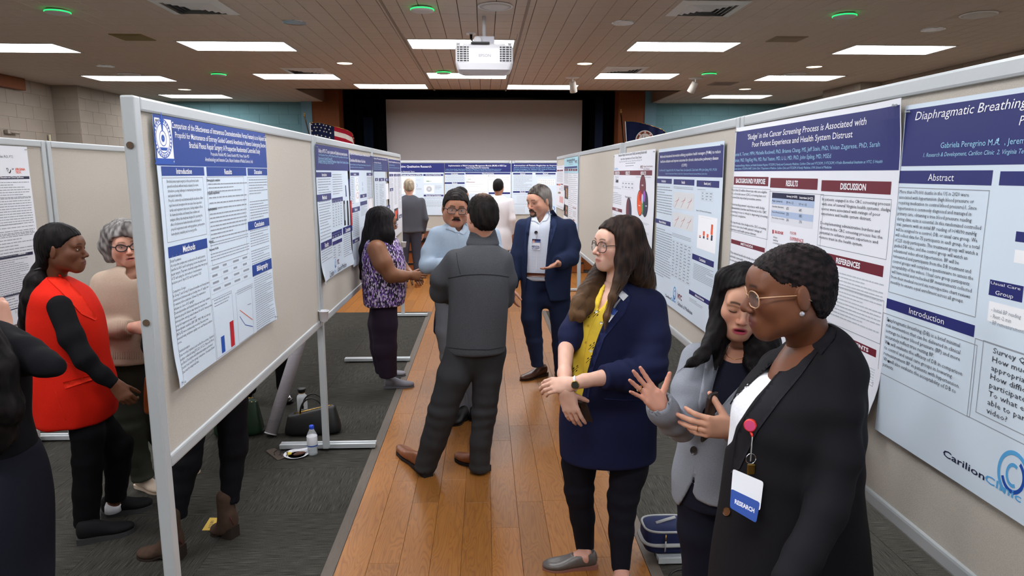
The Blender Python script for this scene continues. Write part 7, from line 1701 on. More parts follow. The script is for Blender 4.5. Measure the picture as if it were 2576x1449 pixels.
cord('placket', bvs, [(1356, 566), (1353, 610), (1350, 650), (1348, 686)], CARDW, s.t, .002, 0)
M_BELT = mat('belt_brown', '5A2E1C', .4, .5); decal('belt', bvs, [(1325, 686), (1372, 688), (1371, 698), (1324, 695)], M_BELT, s.t, .006, .006, 6, maxd=.06)
decal('lapel', bvj, [(1384, 530), (1392, 528), (1406, 548), (1398, 556), (1402, 562), (1390, 600), (1372, 655), (1373, 640), (1379, 605), (1384, 565)], M_CLOTH('navy_lapel2', '263150', .8), s.t, .001, .004, 6, maxd=.1); decal('lapel', bvj, [(1336, 545), (1326, 556), (1322, 575), (1318, 620), (1324, 680), (1326, 640), (1331, 590)], M_CLOTH('navy_lapel2', '263150'), s.t, .001, .004, 6, maxd=.1)
decal('badge_reel', bvs, circ(1348.5, 585, 4.3, 14), M_BLACK, s.t, .003, .007, 4); cord('badge_strap', bvs, [(1349, 590), (1349, 601)], M_STRAP, s.t, .003, .004)
decal('name_badge', bvs, [(1339, 601), (1360, 602), (1358, 629), (1337, 627)], CARDW, s.t, .006, .002, 5, maxd=.03); decal('badge_band', bvs, [(1339, 601), (1360, 602), (1359, 611), (1338, 610)], mat('badge_navy', '2A3566', .4, .4), s.t, .0085, .001, 5, maxd=.03); decal('badge_photo', bvs, [(1340, 603), (1345, 603), (1345, 610), (1339, 610)], mat('badge_photo', 'B5806E', .5, .3), s.t, .01, .0008, 4, maxd=.03)
for tx, y in (('MEDICAL', 617.5), ('STUDENT', 622.5)): tx_on('badge_lettering', tx, bvs, 1338.5, y, 1357.5, y+.8, 1338.3, y+4, mat('badge_ink', '26336F', .5, .3), s.t, .04, .0095)
legs(s, [[(1340, 705, 0, 29), (1336, 800, -.02, 26), (1345, 860, -.02, 21), (1352, 920, .0, 16)], [(1400, 705, 0, 31), (1412, 800, .02, 28), (1410, 870, .06, 22), (1412, 935, .1, 17)]], su, .0075, seed=44)
ob = mat('oxford_brown', '4A2A1C', .3, .5); shoe(s, atz(1374, 943, 0), atz(1310, 958, 0), .1, .085, ob, mat('sole_brown', '2A1A12', .5, .3), s.t, 'shoe', .022, .01); shoe(s, atz(1432, 935, 0), atz(1400, 946, 0), .1, .085, ob, MATS['sole_brown'], s.t, 'shoe', .022, .01)
hd = [(-.13, -.085), (-.06, -.075), (-.03, -.03), (-.012, -.01), (.012, -.012), (.022, .015), (.045, .05), (.07, .072), (.1, .08)]
s.hair(hd, .007, ('2a2422', '5a524c'), [[(1380, 520, .03, 7), (1386, 534, .04, 6), (1385, 542, .04, 3)]], vox=.0045, strand=(30, .003), top=.008, stretch=(1, .15, .4), tint=('8a8580', lambda lo, V: .55*sstep(.045, .07, np.abs(lo[:, 0]))))
v = Vol(s.hc-.16, s.hc+.16, .0032); L = s.hl; sc = s.hs
for q in (-1, 1): v.chain([L((0, .098, -.052)), L((q*.018, .093, -.056)), L((q*.027, .08, -.072)), L((q*.022, .078, -.092)), L((0, .083, -.104))], [.0055, .0065, .008, .011, .0125], .007); v.chain([L((q*.022, .078, -.09)), L((q*.04, .045, -.075)), L((q*.055, .012, -.05))], [.011, .009, .006], .008)
V, Q = v.mesh(); mesh_obj('beard', V+vnormals(V, Q)*(.0012*wob(V, 400, 2))[:, None], Q, M_HAIR(), s.t, True, attrs=np.tile(np.array(lin('40332a')), (len(V), 1)))
s.hand(s.P(1287, 724, -.10), (.12, -.1, -1), (.9, .4, 0), 1, 'relax', 1.08, .0042, [(s.P(1290, 705, -.08), .03)])
s.hand(s.P(1404, 664, -.23), (-.75, -.55, -.2), (-.35, .1, .9), -1, {'all': (4, 12, 8, 0), 'index': (2, 10, 8, 6), 'little': (6, 14, 8, -8), 'thumb': (55, 5, 5, 5)}, 1.1, .0042, [(s.P(1415, 662, -.2), .032)])
s.inner([([nb, s.P(1368, 620), s.P(1370, 690)], [.05, .09, .08]), (AA[0][0], [.03]*4), (AA[1][0], [.03]*5)]); s.finish()
# ---- woman in purple patterned blouse
def M_PURP():
 m, nt, b = newmat('purple_dabs'); N, L = nt.nodes, nt.links; tc = N.new('ShaderNodeTexCoord'); mp = N.new('ShaderNodeMapping'); mp.inputs['Scale'].default_value = (125, 125, 58); mp.inputs['Rotation'].default_value = (0, .35, 0); L.new(tc.outputs['Object'], mp.inputs[0])
 vo = N.new('ShaderNodeTexVoronoi'); vo.inputs['Scale'].default_value = 1.0; L.new(mp.outputs[0], vo.inputs['Vector']); cr = N.new('ShaderNodeValToRGB'); cr.color_ramp.interpolation = 'CONSTANT'; e = cr.color_ramp.elements
 e[0].color = (*lin('15121C'), 1); e[1].position = .34; e[1].color = (*lin('7B55A8'), 1); q = e.new(.58); q.color = (*lin('CDBFD8'), 1); q = e.new(.86); q.color = (*lin('3A2A5A'), 1)
 sp = N.new('ShaderNodeSeparateColor'); L.new(vo.outputs['Color'], sp.inputs[0]); L.new(sp.outputs[0], cr.inputs[0]); L.new(cr.outputs[0], b.inputs['Base Color']); b.inputs['Roughness'].default_value = .8; return m
s = Person('woman in a purple patterned sleeveless blouse with long black hair, facing the left boards', 985, 975, 5.8)
h = dict(skin='7E5238', blush='6A3E2C', lipc='6A3A36', brow='120c0a', w=1.0, cheek=1.08, eye=.7)
nb = s.P(958, 602, .02); s.head(964, 562, 0, h, -62, -4, 0, 1.06, .0036, nb, (.048, .055))
bl, rows, _ = torso(s, [(585, 938, 982, .08), (600, 924, 998, .15), (622, 914, 1008, .19), (655, 908, 1018, .2), (700, 910, 1021, .2), (738, 913, 1022, .205), (766, 915, 1016, .205)], [], M_PURP(), 'blouse', .0065, seed=51, fold=.006, p=2.1)
cord('waist_tie', bvh_of([bl]), [(912, 716), (945, 722), (985, 722), (1020, 716)], MATS['purple_dabs'], s.t, .004, 0)
A, r = s.limb([(948, 628, -.19, 25), (962, 660, -.21, 24), (984, 692, -.21, 19), (1010, 695, -.19, 15), (1030, 693, -.17, 11)])
v = s.vol(A, .1, .005); v.chain(A, r, .025); s.skin(v, h['skin']); s.hand(A[-1], (1, .35, -.1), (.1, .9, -.2), 1, 'relax', 1.0, .0042)
A2 = [s.P(1005, 660, .15), s.P(1025, 685, .1), s.P(1038, 692, -.02)]; s.hand(A2[2], (.5, -.8, -.1), (0, .3, -.9), -1, 'relax', 1.0, .0042, [(A2[1], .04), (A2[0], .05)])
legs(s, [[(968, 748, -.05, 31), (966, 815, -.06, 34), (968, 875, -.06, 30), (976, 945, -.02, 23)], [(966, 748, .05, 31), (960, 815, .06, 34), (962, 875, .09, 30), (968, 935, .12, 23)]], M_CLOTH('plum_trousers', '2B2130', .85), .0075, seed=52)
gs = mat('slip_on_grey', '7D7C84', .8, .2); shoe(s, atz(968, 975, 0), atz(1041, 972, 0), .1, .075, gs, mat('sole_grey', '6A6A70', .7, .2), s.t, 'shoe', .012, .012); shoe(s, atz(958, 950, 0), atz(1020, 945, 0), .1, .075, gs, MATS['sole_grey'], s.t, 'shoe', .012, .012)
s.hair([(-.13, -.12), (-.03, -.12), (.015, -.1), (.03, -.02), (.05, .03), (.075, .062), (.1, .07)], .012, ('0b090a', '191516'), [[(945, 545, 0, 24), (938, 590, 0, 26), (928, 630, -.03, 24), (918, 668, -.06, 14), (908, 700, -.08, 4)], [(965, 550, -.05, 22), (968, 590, -.08, 24), (972, 625, -.1, 17), (982, 655, -.12, 5)], [(955, 580, -.05, 24), (950, 625, -.12, 22), (950, 655, -.16, 10)]], vox=.005, strand=(30, .0025), stretch=(1, 1, .2))
s.glasses(M_BLACK, M_LENS, 'soft', .026, .02, .1, -.002, .002); s.inner([([nb, s.P(963, 660), s.P(966, 755)], [.05, .1, .1])]); s.finish()
# ---- woman in red vest
s = Person('woman in a bright red sleeveless jacket over black, long black ponytail', 240, 1350, 3.5)
h = dict(skin='6B432F', blush='60382A', lipc='5E3430', brow='120c0a', w=.95, jaw=.9, eye=.75, smile=.006, nose=.9)
nb = s.P(140, 712, .02); s.head(157, 627, 0, h, -84, 0, 0, 1.02, .0026, nb, (.045, .05))
red = M_CLOTH('red_linen', 'D3200F', .8, (500, .25), (220, .08))
vs, rows, _ = torso(s, [(692, 116, 160, .06), (708, 106, 180, .10), (730, 98, 204, .15), (780, 88, 240, .17), (840, 86, 258, .175), (900, 92, 267, .17), (960, 99, 281, .185), (1010, 106, 284, .19), (1054, 112, 276, .19)], [], red, 'vest', .0058, seed=61, fold=.006)
bv = bvh_of([vs]); rl = M_CLOTH('red_linen2', 'DE2A16', .8, (500, .25))
decal('lapel', bv, [(118, 700), (150, 690), (178, 715), (205, 742), (232, 782), (246, 800), (240, 806), (205, 790), (165, 745)], rl, s.t, .001, .005, 8, maxd=.12); decal('pocket_flap', bv, [(158, 962), (235, 943), (238, 954), (164, 978)], rl, s.t, .001, .005, 8, maxd=.1)
cord('back_seam', bv, [(140, 985), (150, 1020), (166, 1058)], rl, s.t, .002, 0); cord('waist_seam', bv, [(95, 880), (150, 905), (200, 925)], rl, s.t, .0018, 0)
MB().tube([s.P(96, 955, -.1), s.P(89, 980, -.12), s.P(88, 990, -.12)], [.012, .014, .01], 8, flat=.3).build('tie_end', rl, s.t, True); MB().tube([s.P(104, 960, -.12), s.P(102, 1000, -.13), s.P(103, 1030, -.13)], [.01, .012, .01], 8, flat=.3).build('tie_end', rl, s.t, True)
bk = M_CLOTH('black_knit', '101014', .9, (300, .2)); A, r = s.limb([(150, 772, -.12, 30), (180, 850, -.18, 28), (213, 903, -.21, 24), (258, 944, -.2, 19), (291, 967, -.19, 16)])
s.garment('sleeve', lambda v: (v.chain(A, r, .03), cutend(v, A)), *bb(A, pad=.08), bk, .006, folds(.003, 20, .001, 60, 62)+(rings(A[2], A[3]-A[1], 75, .0013, .1),))
s.hand(A[-1], (.55, -.05, -.85), (-.3, .9, 0), 1, {'all': (40, 45, 25, 0), 'thumb': (25, 35, 20, 15)}, .95, .0032, [(A[-2]*.3+A[-1]*.7, .024)])
LL = legs(s, [[(208, 1035, -.05, 38), (221, 1090, -.06, 38), (221, 1165, -.06, 35), (219, 1240, -.06, 32), (218, 1318, -.06, 29)], [(225, 1035, .05, 38), (262, 1088, .06, 37), (297, 1122, .09, 35), (296, 1180, .12, 29), (290, 1255, .14, 25)]], M_CLOTH('black_slacks', '0C0C10', .9), .0065, seed=63)
bsn = mat('sneaker_black', '131316', .8, .2); gsl = mat('sneaker_sole', '3A3A3C', .7, .2)
shoe(s, atz(196, 1368, 0), atz(338, 1335, 0), .095, .085, bsn, gsl, s.t, 'sneaker', .012, .022); shoe(s, atz(258, 1300, 0), atz(384, 1275, 0), .095, .085, bsn, gsl, s.t, 'sneaker', .012, .022)
for q, (A_, r_) in zip(((215, 1335), (283, 1274)), LL):
 p0 = A_[-1]; p1 = s.P(q[0], q[1], A_[-1][1]-s.Y); v = s.vol([p0, p1], .06, .005); v.cone(p0, p0*.4+p1*.6, .034, .033); s.skin(v, h['skin']); MB().tube([p0*.45+p1*.55, p1, p1-np.array([0, 0, .03])], [.038, .040, .042], 14).build('sock', CARDW, s.t, True)
s.hair([(-.13, -.1), (-.07, -.085), (-.035, -.03), (-.01, .005), (.012, .012), (.03, .02), (.05, .045), (.075, .066), (.1, .07)], .008, ('0a0809', '1a1516'), [[(112, 662, -.02, 20), (98, 680, -.03, 15), (92, 710, -.05, 26), (86, 750, -.07, 28), (76, 790, -.07, 22), (66, 818, -.07, 15), (68, 838, -.07, 6)], [(88, 720, -.06, 18), (72, 770, -.07, 17), (60, 812, -.06, 9), (62, 830, -.06, 3)]], vox=.0042, strand=(34, .0022), stretch=(1, 1, .3))
MB().tube([s.P(98, 678, -.03)+np.array([math.cos(a)*.034, math.sin(a)*.034, .012*math.cos(a)]) for a in np.linspace(0, 2*math.pi, 19)], .006, 8).build('hair_tie', M_BLACK, s.t, True)
s.inner([([nb, s.P(160, 800), s.P(185, 1000)], [.05, .09, .1]), (LL[0][0], [.06, .05, .04, .035, .03]), (LL[1][0], [.06, .05, .04, .035, .03]), (A, [.03]*5)]); s.finish()
# ---- grey-haired woman in beige sweater
s = Person('grey-haired woman in a beige sweater and dark glasses beside the nearest left board', 360, 1225, 4.0)
h = dict(skin='D3A18C', blush='C67F6C', lipc='B0655C', brow='6a5a50', w=1.04, cheek=1.12, jaw=1.08, eye=.85, smile=.007, open=.0012, iris='5a6a5a', nose=1.05)
nb = s.P(322, 688, .02); s.head(318, 614, 0, h, 212, -4, 6, 1.04, .003, nb, (.052, .058))
sw = M_CLOTH('beige_knit', 'B3A08F', .9, (420, .3), (120, .05))
sv, rows, AA = torso(s, [(668, 298, 350, .06), (680, 274, 372, .10), (700, 256, 388, .13), (740, 246, 396, .15), (800, 250, 396, .155), (855, 262, 394, .16), (905, 270, 392, .165)], [[(262, 712, -.02, 29), (250, 775, -.05, 30), (262, 826, -.11, 28), (300, 828, -.18, 23), (330, 822, -.21, 20)], [(388, 712, 0, 29), (404, 775, -.04, 30), (400, 830, -.1, 27), (370, 835, -.2, 20)]], sw, 'sweater', .0055, [[(318, 665), (316, 690), (330, 705), (350, 700), (358, 665)]], seed=71, fold=.005)
rib = M_CLOTH('beige_rib', 'A89584', .9); bv = bvh_of([sv])
for x in range(272, 390, 6): cord('rib', bv, [(x, 885), (x, 904)], rib, s.t, .0018, 0)
for k in range(7): cord('rib', bv, [(298+k*5.4, 807+k*.5), (296+k*5.4, 845+k*.5)], rib, s.t, .0018, 0)
s.hand(s.P(336, 824, -.22), (1, .1, -.05), (.1, .9, -.2), 1, 'relax', .95, .0034, [(s.P(318, 824, -.19), .03)])
pd = M_CLOTH('dark_olive', '33352E', .85); LL = legs(s, [[(312, 900, 0, 38), (318, 985, -.01, 37), (330, 1080, -.02, 33), (345, 1150, -.02, 29), (360, 1205, -.02, 27)], [(362, 900, .03, 38), (372, 985, .05, 36), (400, 1080, .09, 32), (430, 1150, .13, 26)]], pd, .0065, seed=72, fold=.004)
cm = mat('mule_cream', 'C9B7A4', .4, .4); shoe(s, atz(348, 1222, 0), atz(414, 1240, 0), .095, .06, cm, cm, s.t, 'shoe', .012, .008); shoe(s, atz(440, 1183, 0), atz(499, 1191, 0), .095, .06, cm, cm, s.t, 'shoe', .012, .008)
s.hair([(-.13, -.1), (-.05, -.095), (-.02, -.08), (.01, -.075), (.025, -.02), (.04, .03), (.06, .055), (.08, .06), (.1, .062)], .019, ('4f4c4b', '8a8785'), [[(280, 590, -.02, 24), (272, 620, -.02, 21), (278, 648, -.03, 14)], [(322, 575, -.06, 22), (345, 585, -.07, 15)]], vox=.004, strand=(34, .004), top=.008, stretch=(1, 1, .3), tint=('b8b6b4', lambda lo, V: np.clip(.5*wob(V*np.array([1, 1, .2]), 120, 3), 0, 1)))
s.glasses(mat('dark_cat_frame', '1A1B22', .3, .5), M_LENS, 'cat', .027, .019, .1, -.002, .0028)
bo = bvh_of([sv]); gb = mat('bead_green', '47602A', .3, .5); ab = mat('bead_amber', 'A8742A', .3, .5)
s.inner([([nb, s.P(325, 780), s.P(330, 850)], [.05, .09, .08]), (LL[0][0], [.06, .055, .045, .04, .03]), (LL[1][0], [.06, .055, .045, .03]), (AA[0][0], [.03]*5)]); s.finish()
bo = bvh_of([s.body, sv])
for i, (x, y) in enumerate(((344, 668), (348, 676), (351, 686), (352, 696), (347, 706), (354, 714), (359, 722), (364, 730), (362, 718), (357, 704))):
 q = on(bo, x, y, .005)
 if q is not None: MB().lathe([(.001, -.007), (.005, -.003), (.005, .003), (.001, .007)], tuple(q), 8).build('bead', gb if i % 3 else ab, s.t, True)
# ==== simpler standing figures (mostly hidden or far)
def stand(label, X, Y, yaw, ht, skin, hairc, top, legm, shoec, coat=None, vox=.011, hair=HL_M, falls=None, hthick=.008, armpose=0, top_name='jacket', sc=1.0, legw=1.0, stance=.1, gl=False, wide=1.0, lower=True):
 s = Person(label, 0, 0, Y); s.base = np.array([X, Y, 0]); s.t.location = Vector((X, Y, 0)); ORG[s.t.name] = s.base
 R = frame_from(yaw); k = ht/1.75; W = lambda a, b, c: s.base+R@np.array((a*k, b*k, c*k)); s.Y = Y
 h = dict(skin=skin, blush=skin, brow='1a1310', eye=.7)
 s.P = lambda x, y, dd=0: np.array((x, y, dd), float)
 hc = W(0, .01, 1.625); s.head(hc[0], hc[1], hc[2], h, yaw, 0, 0, sc*k, .005, W(0, 0, 1.47), (.05, .055))
 def bodyrows(g=0): return [(W(0, 0, z)[2], X, Y, a*k*wide+g, b*k+g) for z, a, b in ((1.50, .07, .06), (1.46, .13, .08), (1.42, .18, .10), (1.3, .2, .125), (1.15, .19, .12), (1.0, .185, .12), (.9, .2, .13))]
 rows = bodyrows()
 if coat: rows = rows[:-1]+[(W(0, 0, z)[2], X, Y, a*k*wide, b*k) for z, a, b in coat]
 if armpose == 0: AA = [[W(q*.2, 0, 1.4), W(q*.25, -.03, 1.12), W(q*.22, .06, .88)] for q in (-1, 1)]
 else: AA = [[W(q*.2, 0, 1.4), W(q*.26, .02, 1.13), W(q*.12, .26, 1.06)] for q in (-1, 1)]
 rr = [.055*k, .047*k, .036*k]
 def f(v):
  v.loft(rows, .02, rot=math.radians(yaw))
  for A in AA: add_limb(v, A, rr)
 s.garment(top_name, f, *bb(rowbb(rows), *AA, pad=.1), top, vox, folds(.005, 16, .0015, 45, int(abs(X*10))+3))
 LL = [[W(q*.09, 0, .93), W(q*stance, .02, .5), W(q*stance, -.02, .09)] for q in (-1, 1)]; lr = [.1*k*legw, .068*k*legw, .05*k*legw]
 def g(v):
  for A in LL: add_limb(v, A, lr, .02)
  v.cone(LL[0][0], LL[1][0], lr[0], lr[0], .03)
 if lower: s.garment('trousers', g, *bb(*LL, pad=.16), legm, vox, folds(.004, 20, .001, 50, 9))
 for q in (-1, 1):
  if lower: shoe(s, W(q*stance, -.09, 0)*np.array([1, 1, 0]), W(q*(stance+.02), .17, 0)*np.array([1, 1, 0]), .095, .08, shoec, shoec, s.t, 'shoe', .015, .012, vox=.006)
  i = 0 if q < 0 else 1; fd = AA[i][2]-AA[i][1]; s.hand(AA[i][2]+fd/np.linalg.norm(fd)*.01, fd, R@np.array((-q*.9, .3, 0)), 1 if q > 0 else -1, 'relax', k, .006)
 s.inner([([W(0, 0, 1.47), W(0, 0, 1.2), W(0, 0, .95)], [.05, .09, .1]), ([AA[0][0], W(0, 0, 1.46), AA[1][0]], [.03]*3), (AA[0], [.03]*3), (AA[1], [.03]*3)]+([(LL[0], [.06, .045, .035]), (LL[1], [.06, .045, .035])] if lower else []), .02)
 fl_ = [[(*W(*p[:3]), p[3]) for p in f_] for f_ in (falls or [])]
 s.limb = lambda pts: ([np.array(p[:3]) for p in pts], [p[3]*k for p in pts])
 s.hair(hair, hthick, hairc, fl_, vox=.006, strand=(34, .0025))
 if gl: s.glasses(M_BLACK, M_LENS, 'soft')
 s.finish(); s.W = W; return s
c = lambda n, col: M_CLOTH(n, col, .85)
p = atz(1033, 716, 0)
stand('man in a grey suit seen from behind beside the far boards', atY(1032, 600, 11.4)[0], 11.4, 12, 1.80, 'D0A08A', ('7a6e60', 'a89a84'), c('grey_suit', '4A4B52'), c('grey_suit_trousers', '3A3B46'), mat('shoe_tan', '8A552C', .4, .4), wide=1.1)
stand('person in a white coat seen from behind before the far boards', atY(1254, 600, 11.3)[0], 11.3, -18, 1.80, 'A87860', ('0d0b0b', '1b1716'), c('white_coat', 'DEDCE0'), c('black_trousers', '15161F'), M_BLACK, coat=[(.9, .21, .14), (.75, .225, .15), (.62, .235, .16)], top_name='white_coat', sc=1.02)
stand('person with dark hair and glasses, mostly hidden behind the man with the moustache', atY(1160, 600, 9.0)[0], 9.0, -55, 1.72, 'A87860', ('0d0b0b', '1b1716'), c('black_knit', '101014'), c('black_trousers', '15161F'), M_BLACK, gl=True)
stand('shorter person with a streaked brown ponytail behind the man with the moustache', atY(1150, 600, 5.85)[0]+.02, 5.85, -160, 1.52, 'C99A84', ('4a3420', '7a5a38'), c('navy_coat', '1B2140'), c('navy_coat2', '1B2140'), mat('sneaker_navy', '28385A', .7, .2), coat=[(.9, .24, .15), (.75, .27, .17), (.6, .28, .18)], top_name='coat', hair=HL_F, falls=[[(-.02, -.1, 1.62, .05), (.09, -.13, 1.6, .05), (.15, -.14, 1.55, .045), (.17, -.14, 1.5, .02)]])
s = stand('woman in black jeans and brown heeled boots behind the nearest left board', -1.43, 3.45, 20, 1.66, 'C9987F', ('3a2a20', '5a4433'), c('black_knit', '101014'), c('black_jeans', '121217'), mat('boot_brown', '4A3A30', .85, .15, noise=(40, .15)), hair=HL_F, lower=False, wide=.85)
bm_ = MATS['boot_brown']; s2 = Person.__new__(Person); s2.Y = 3.35; s2.vox = .006; s2.t = s.t; s2.base = s.base; s2.skinV = []; s2.nv = 0
legs(s2, [[(580, 900, .1, 42), (582, 1010, .1, 40), (588, 1120, .1, 36), (584, 1190, .09, 27), (578, 1262, .08, 22)], [(500, 900, -.05, 42), (482, 1040, -.05, 40), (470, 1160, -.06, 36), (456, 1230, -.07, 27), (446, 1300, -.08, 23)]], MATS['cloth_black_jeans'], .0065, fold=.003)
dk = mat('boot_heel', '2E2620', .6, .3)
for (hx, hy, tx, ty, top) in ((592, 1352, 538, 1336, 1258), (462, 1402, 348, 1400, 1296)):
 a = atz(hx, hy, 0); b = atz(tx, ty, 0); shoe(s, a, b, .092, .085, bm_, dk, s.t, 'ankle_boot', .055, .008, shaft=.22, vox=.005)
 z = (b-a)/np.linalg.norm(b-a); MB().tube([a+z*.035, a+z*.04+np.array([0, 0, .06])], [.028, .034], 12).build('heel', dk, s.t, True)
 MB().tube([a+z*.01+np.array([.0, -.03, .13]), a-z*.012+np.array([.0, -.03, .09])], .004, 6).build('tassel', mat('tassel_red', '4A2020', .7, .2), s.t, True)
stand('person in black trousers and patent shoes behind the nearest left board, beside the bags', -1.84, 5.6, 200, 1.7, 'C9987F', ('2a2018', '4a3828'), c('black_knit', '101014'), c('black_slacks', '0C0C10'), mat('patent_black', '08080A', .08, .6), hair=HL_F, stance=.14, legw=1.1)
stand('person in dark clothes and pale shoes, only the legs showing below a far right board', 1.72, 9.4, 90, 1.7, 'C9987F', ('2a2018', '4a3828'), c('black_knit', '101014'), c('black_slacks', '0C0C10'), mat('shoe_pale', 'C8C4BC', .6, .3), stance=.12)
# ---- woman in black at the left edge, seen from behind
s = Person('woman in a black sweater with wavy black hair at the lower left corner', -30, 1900, 2.25)
h = dict(skin='D2A08C', blush='C98674', brow='120c0a'); nb = s.P(-130, 800, 0); s.head(-135, 700, 0, h, 25, 0, 0, 1.0, .005, nb)
bk = M_CLOTH('black_knit2', '131318', .9, (300, .2)); tv, rows, AA = torso(s, [(800, -160, -90, .06), (822, -190, -10, .10), (860, -200, 45, .13), (960, -195, 58, .14), (1060, -190, 62, .13), (1140, -195, 82, .14)], [[(-10, 882, -.02, 56), (60, 897, -.06, 48), (110, 913, -.1, 33), (140, 923, -.12, 20), (80, 880, .04, 24), (22, 838, .16, 22)], [(-170, 880, 0, 48), (-190, 1000, 0, 44), (-180, 1120, -.05, 36)]], bk, 'sweater', .006, seed=81)
rw = s.rows([(1120, -195, 78, .14), (1180, -200, 98, .16), (1260, -205, 112, .17), (1449, -205, 115, .17), (1650, -190, 105, .15)]); s.garment('skirt', lambda v: v.loft(rw), *bb(rowbb(rw), pad=.04), M_CLOTH('navy_skirt', '1B1D28', .85, (700, .2)), .008, folds(.006, 14, .001, 40, 4, (1, 1, .3)))
for x in (-120, 20):
 p = s.P(x, 1700, 0); q = p.copy(); q[2] = .06; v = s.vol([p, q], .08, .008); v.cone(p, q, .05, .035); s.skin(v, h['skin']); q[2] = 0; shoe(s, q+np.array([0, -.07, 0]), q+np.array([0, .17, 0]), .09, .07, M_BLACK, M_BLACK, s.t, 'shoe', .015)
s.hair(HL_F, .014, ('0a090a', '1a1617'), [[(-130, 700, -.08, 70), (-110, 800, -.13, 74), (-75, 900, -.17, 80), (-50, 1000, -.17, 78), (-40, 1080, -.16, 55), (-35, 1150, -.16, 15)], [(-40, 860, -.12, 42), (-8, 930, -.17, 46), (8, 1020, -.18, 44), (6, 1100, -.17, 25), (4, 1140, -.17, 6)]], vox=.006, strand=(26, .006), stretch=(1, 1, .35))
s.hand(s.P(8, 822, .17), (-.15, .05, 1), (-.6, .3, 0), 1, 'grip', .95, .004, [(s.P(22, 838, .16), .026)]); s.inner([([nb, s.P(-65, 960), s.P(-60, 1140)], [.05, .09, .1]), ([s.P(-90, 1140), s.P(-120, 1690)], [.08, .045]), ([s.P(-30, 1140), s.P(20, 1690)], [.08, .045])]); s.finish()
# ==== things on the floor and boards
GLASS = mat('clear_plastic', 'EEF3F6', .05, .5, alpha=.28); WATER = mat('water', 'C8D4DA', .05, .5, alpha=.35)
def bottle(name, lab, x, y, prof, parts, k=1.0):
 c = atz(x, y, 0); t = thing(name, lab, 'bottle', tuple(c))
 for nm, pr, m in parts: MB().lathe([(r*k, z*k) for r, z in pr], tuple(c), 20).build(nm, m, t, True)
 return t, c
bottle('water_bottle', 'clear water bottle with a blue cap beside the paper plate', 787, 1143, None, [
 ('shell', [(.028, 0), (.033, .006), (.031, .02), (.033, .035), (.031, .05), (.033, .06), (.033, .125), (.03, .14), (.018, .165), (.0125, .178)], GLASS), ('water', [(.026, .004), (.03, .01), (.03, .075), (.001, .076)], WATER),
 ('label', [(.0335, .065), (.0338, .066), (.0338, .128), (.0335, .129)], mat('label_white', 'DDE0E6', .4, .4)), ('label_band', [(.034, .063), (.0342, .064), (.0342, .07), (.034, .071)], mat('label_blue', '2E4F9E', .4, .4)), ('cap', [(.0145, .176), (.0155, .18), (.0155, .196), (.013, .199)], mat('cap_blue', '2148C8', .4, .4))], 1.05)
bottle('sports_drink_bottle', 'sports drink bottle with an orange cap on the floor behind the woman in red', 88, 1119, None, [
 ('shell', [(.034, 0), (.038, .006), (.036, .03), (.038, .05), (.033, .075), (.038, .1), (.038, .13), (.03, .155), (.02, .172)], GLASS), ('drink', [(.032, .004), (.034, .02), (.032, .075), (.035, .1), (.001, .135)], mat('drink', 'CFCBC0', .1, .5, alpha=.5)),
 ('label', [(.0385, .06), (.0388, .061), (.0388, .11), (.0385, .111)], mat('label_clear', 'C9C6C0', .4, .4, alpha=.75)), ('cap', [(.021, .168), (.0225, .172), (.0225, .192), (.019, .196)], mat('cap_orange', 'D9481C', .4, .4))])
tz = atz(88, 1119, 0); place_text('label_lettering', 'ZERO', (tz[0]+.006, tz[1]-.041, .082), .014, [o for o in bpy.data.objects if o.name == 'sports_drink_bottle'][0], (1, 0, 0), (0, 0, 1), M_BLACK, .03)
bottle('steel_flask', 'white steel flask with a black lid behind the black handbag', 762, 1046, None, [('body', [(.036, 0), (.038, .004), (.038, .15), (.034, .165), (.024, .172), (.024, .183)], mat('flask_white', 'C4C9CC', .5, .4)), ('neck_ring', [(.0245, .183), (.025, .184), (.025, .19), (.024, .191)], M_BRASS), ('lid', [(.025, .19), (.026, .192), (.028, .21), (.034, .213), (.034, .218), (.02, .22)], M_BLACK)], 1.03)
c = atz(746, 1145, 0); t = thing('paper_plate', 'white paper plate with leftover food and a napkin', 'plate', tuple(c)); MB().lathe([(.05, .001), (.056, .003), (.082, .013), (.085, .013), (.08, .009), (.05, .0)], tuple(c), 30).build('dish', CARDW, t, True); MB().lathe([(.055, .0035), (.001, .0035)], tuple(c), 30).build('dish_base', CARDW, t)
def lump(nm, lab, cat, cc, r, m, seed, rot=0):
 bm = bmesh.new(); bmesh.ops.create_icosphere(bm, subdivisions=3, radius=1); R_ = Matrix.Rotation(rot, 3, 'Z')
 V = np.array([(R_ @ Vector((v.co.x*r[0], v.co.y*r[1], v.co.z*r[2])))[:] for v in bm.verts]); V *= (1+.1*wob(V, 120, seed))[:, None]; Fc = [tuple(v.index for v in f.verts) for f in bm.faces]; bm.free()
 return tag(mesh_obj(nm, V+np.array(cc), Fc, m, None, True, loc=tuple(cc)), lab, cat)
lump('meat_slice', 'brown slice of meat on the paper plate', 'food', c+np.array([.022, -.012, .017]), (.042, .016, .011), mat('meat', '4A2A1A', .5, .4, noise=(80, .3)), 1, .5); lump('fruit_piece', 'yellow fruit piece on the paper plate', 'food', c+np.array([-.045, -.008, .016]), (.018, .015, .01), mat('fruit', 'D6C046', .4, .4), 2)
q = [c+np.array(p) for p in ((-.03, .005, .03), (.005, .03, .032), (.075, .055, .034), (.085, .03, .03), (.02, -.008, .034), (-.02, -.012, .032))]
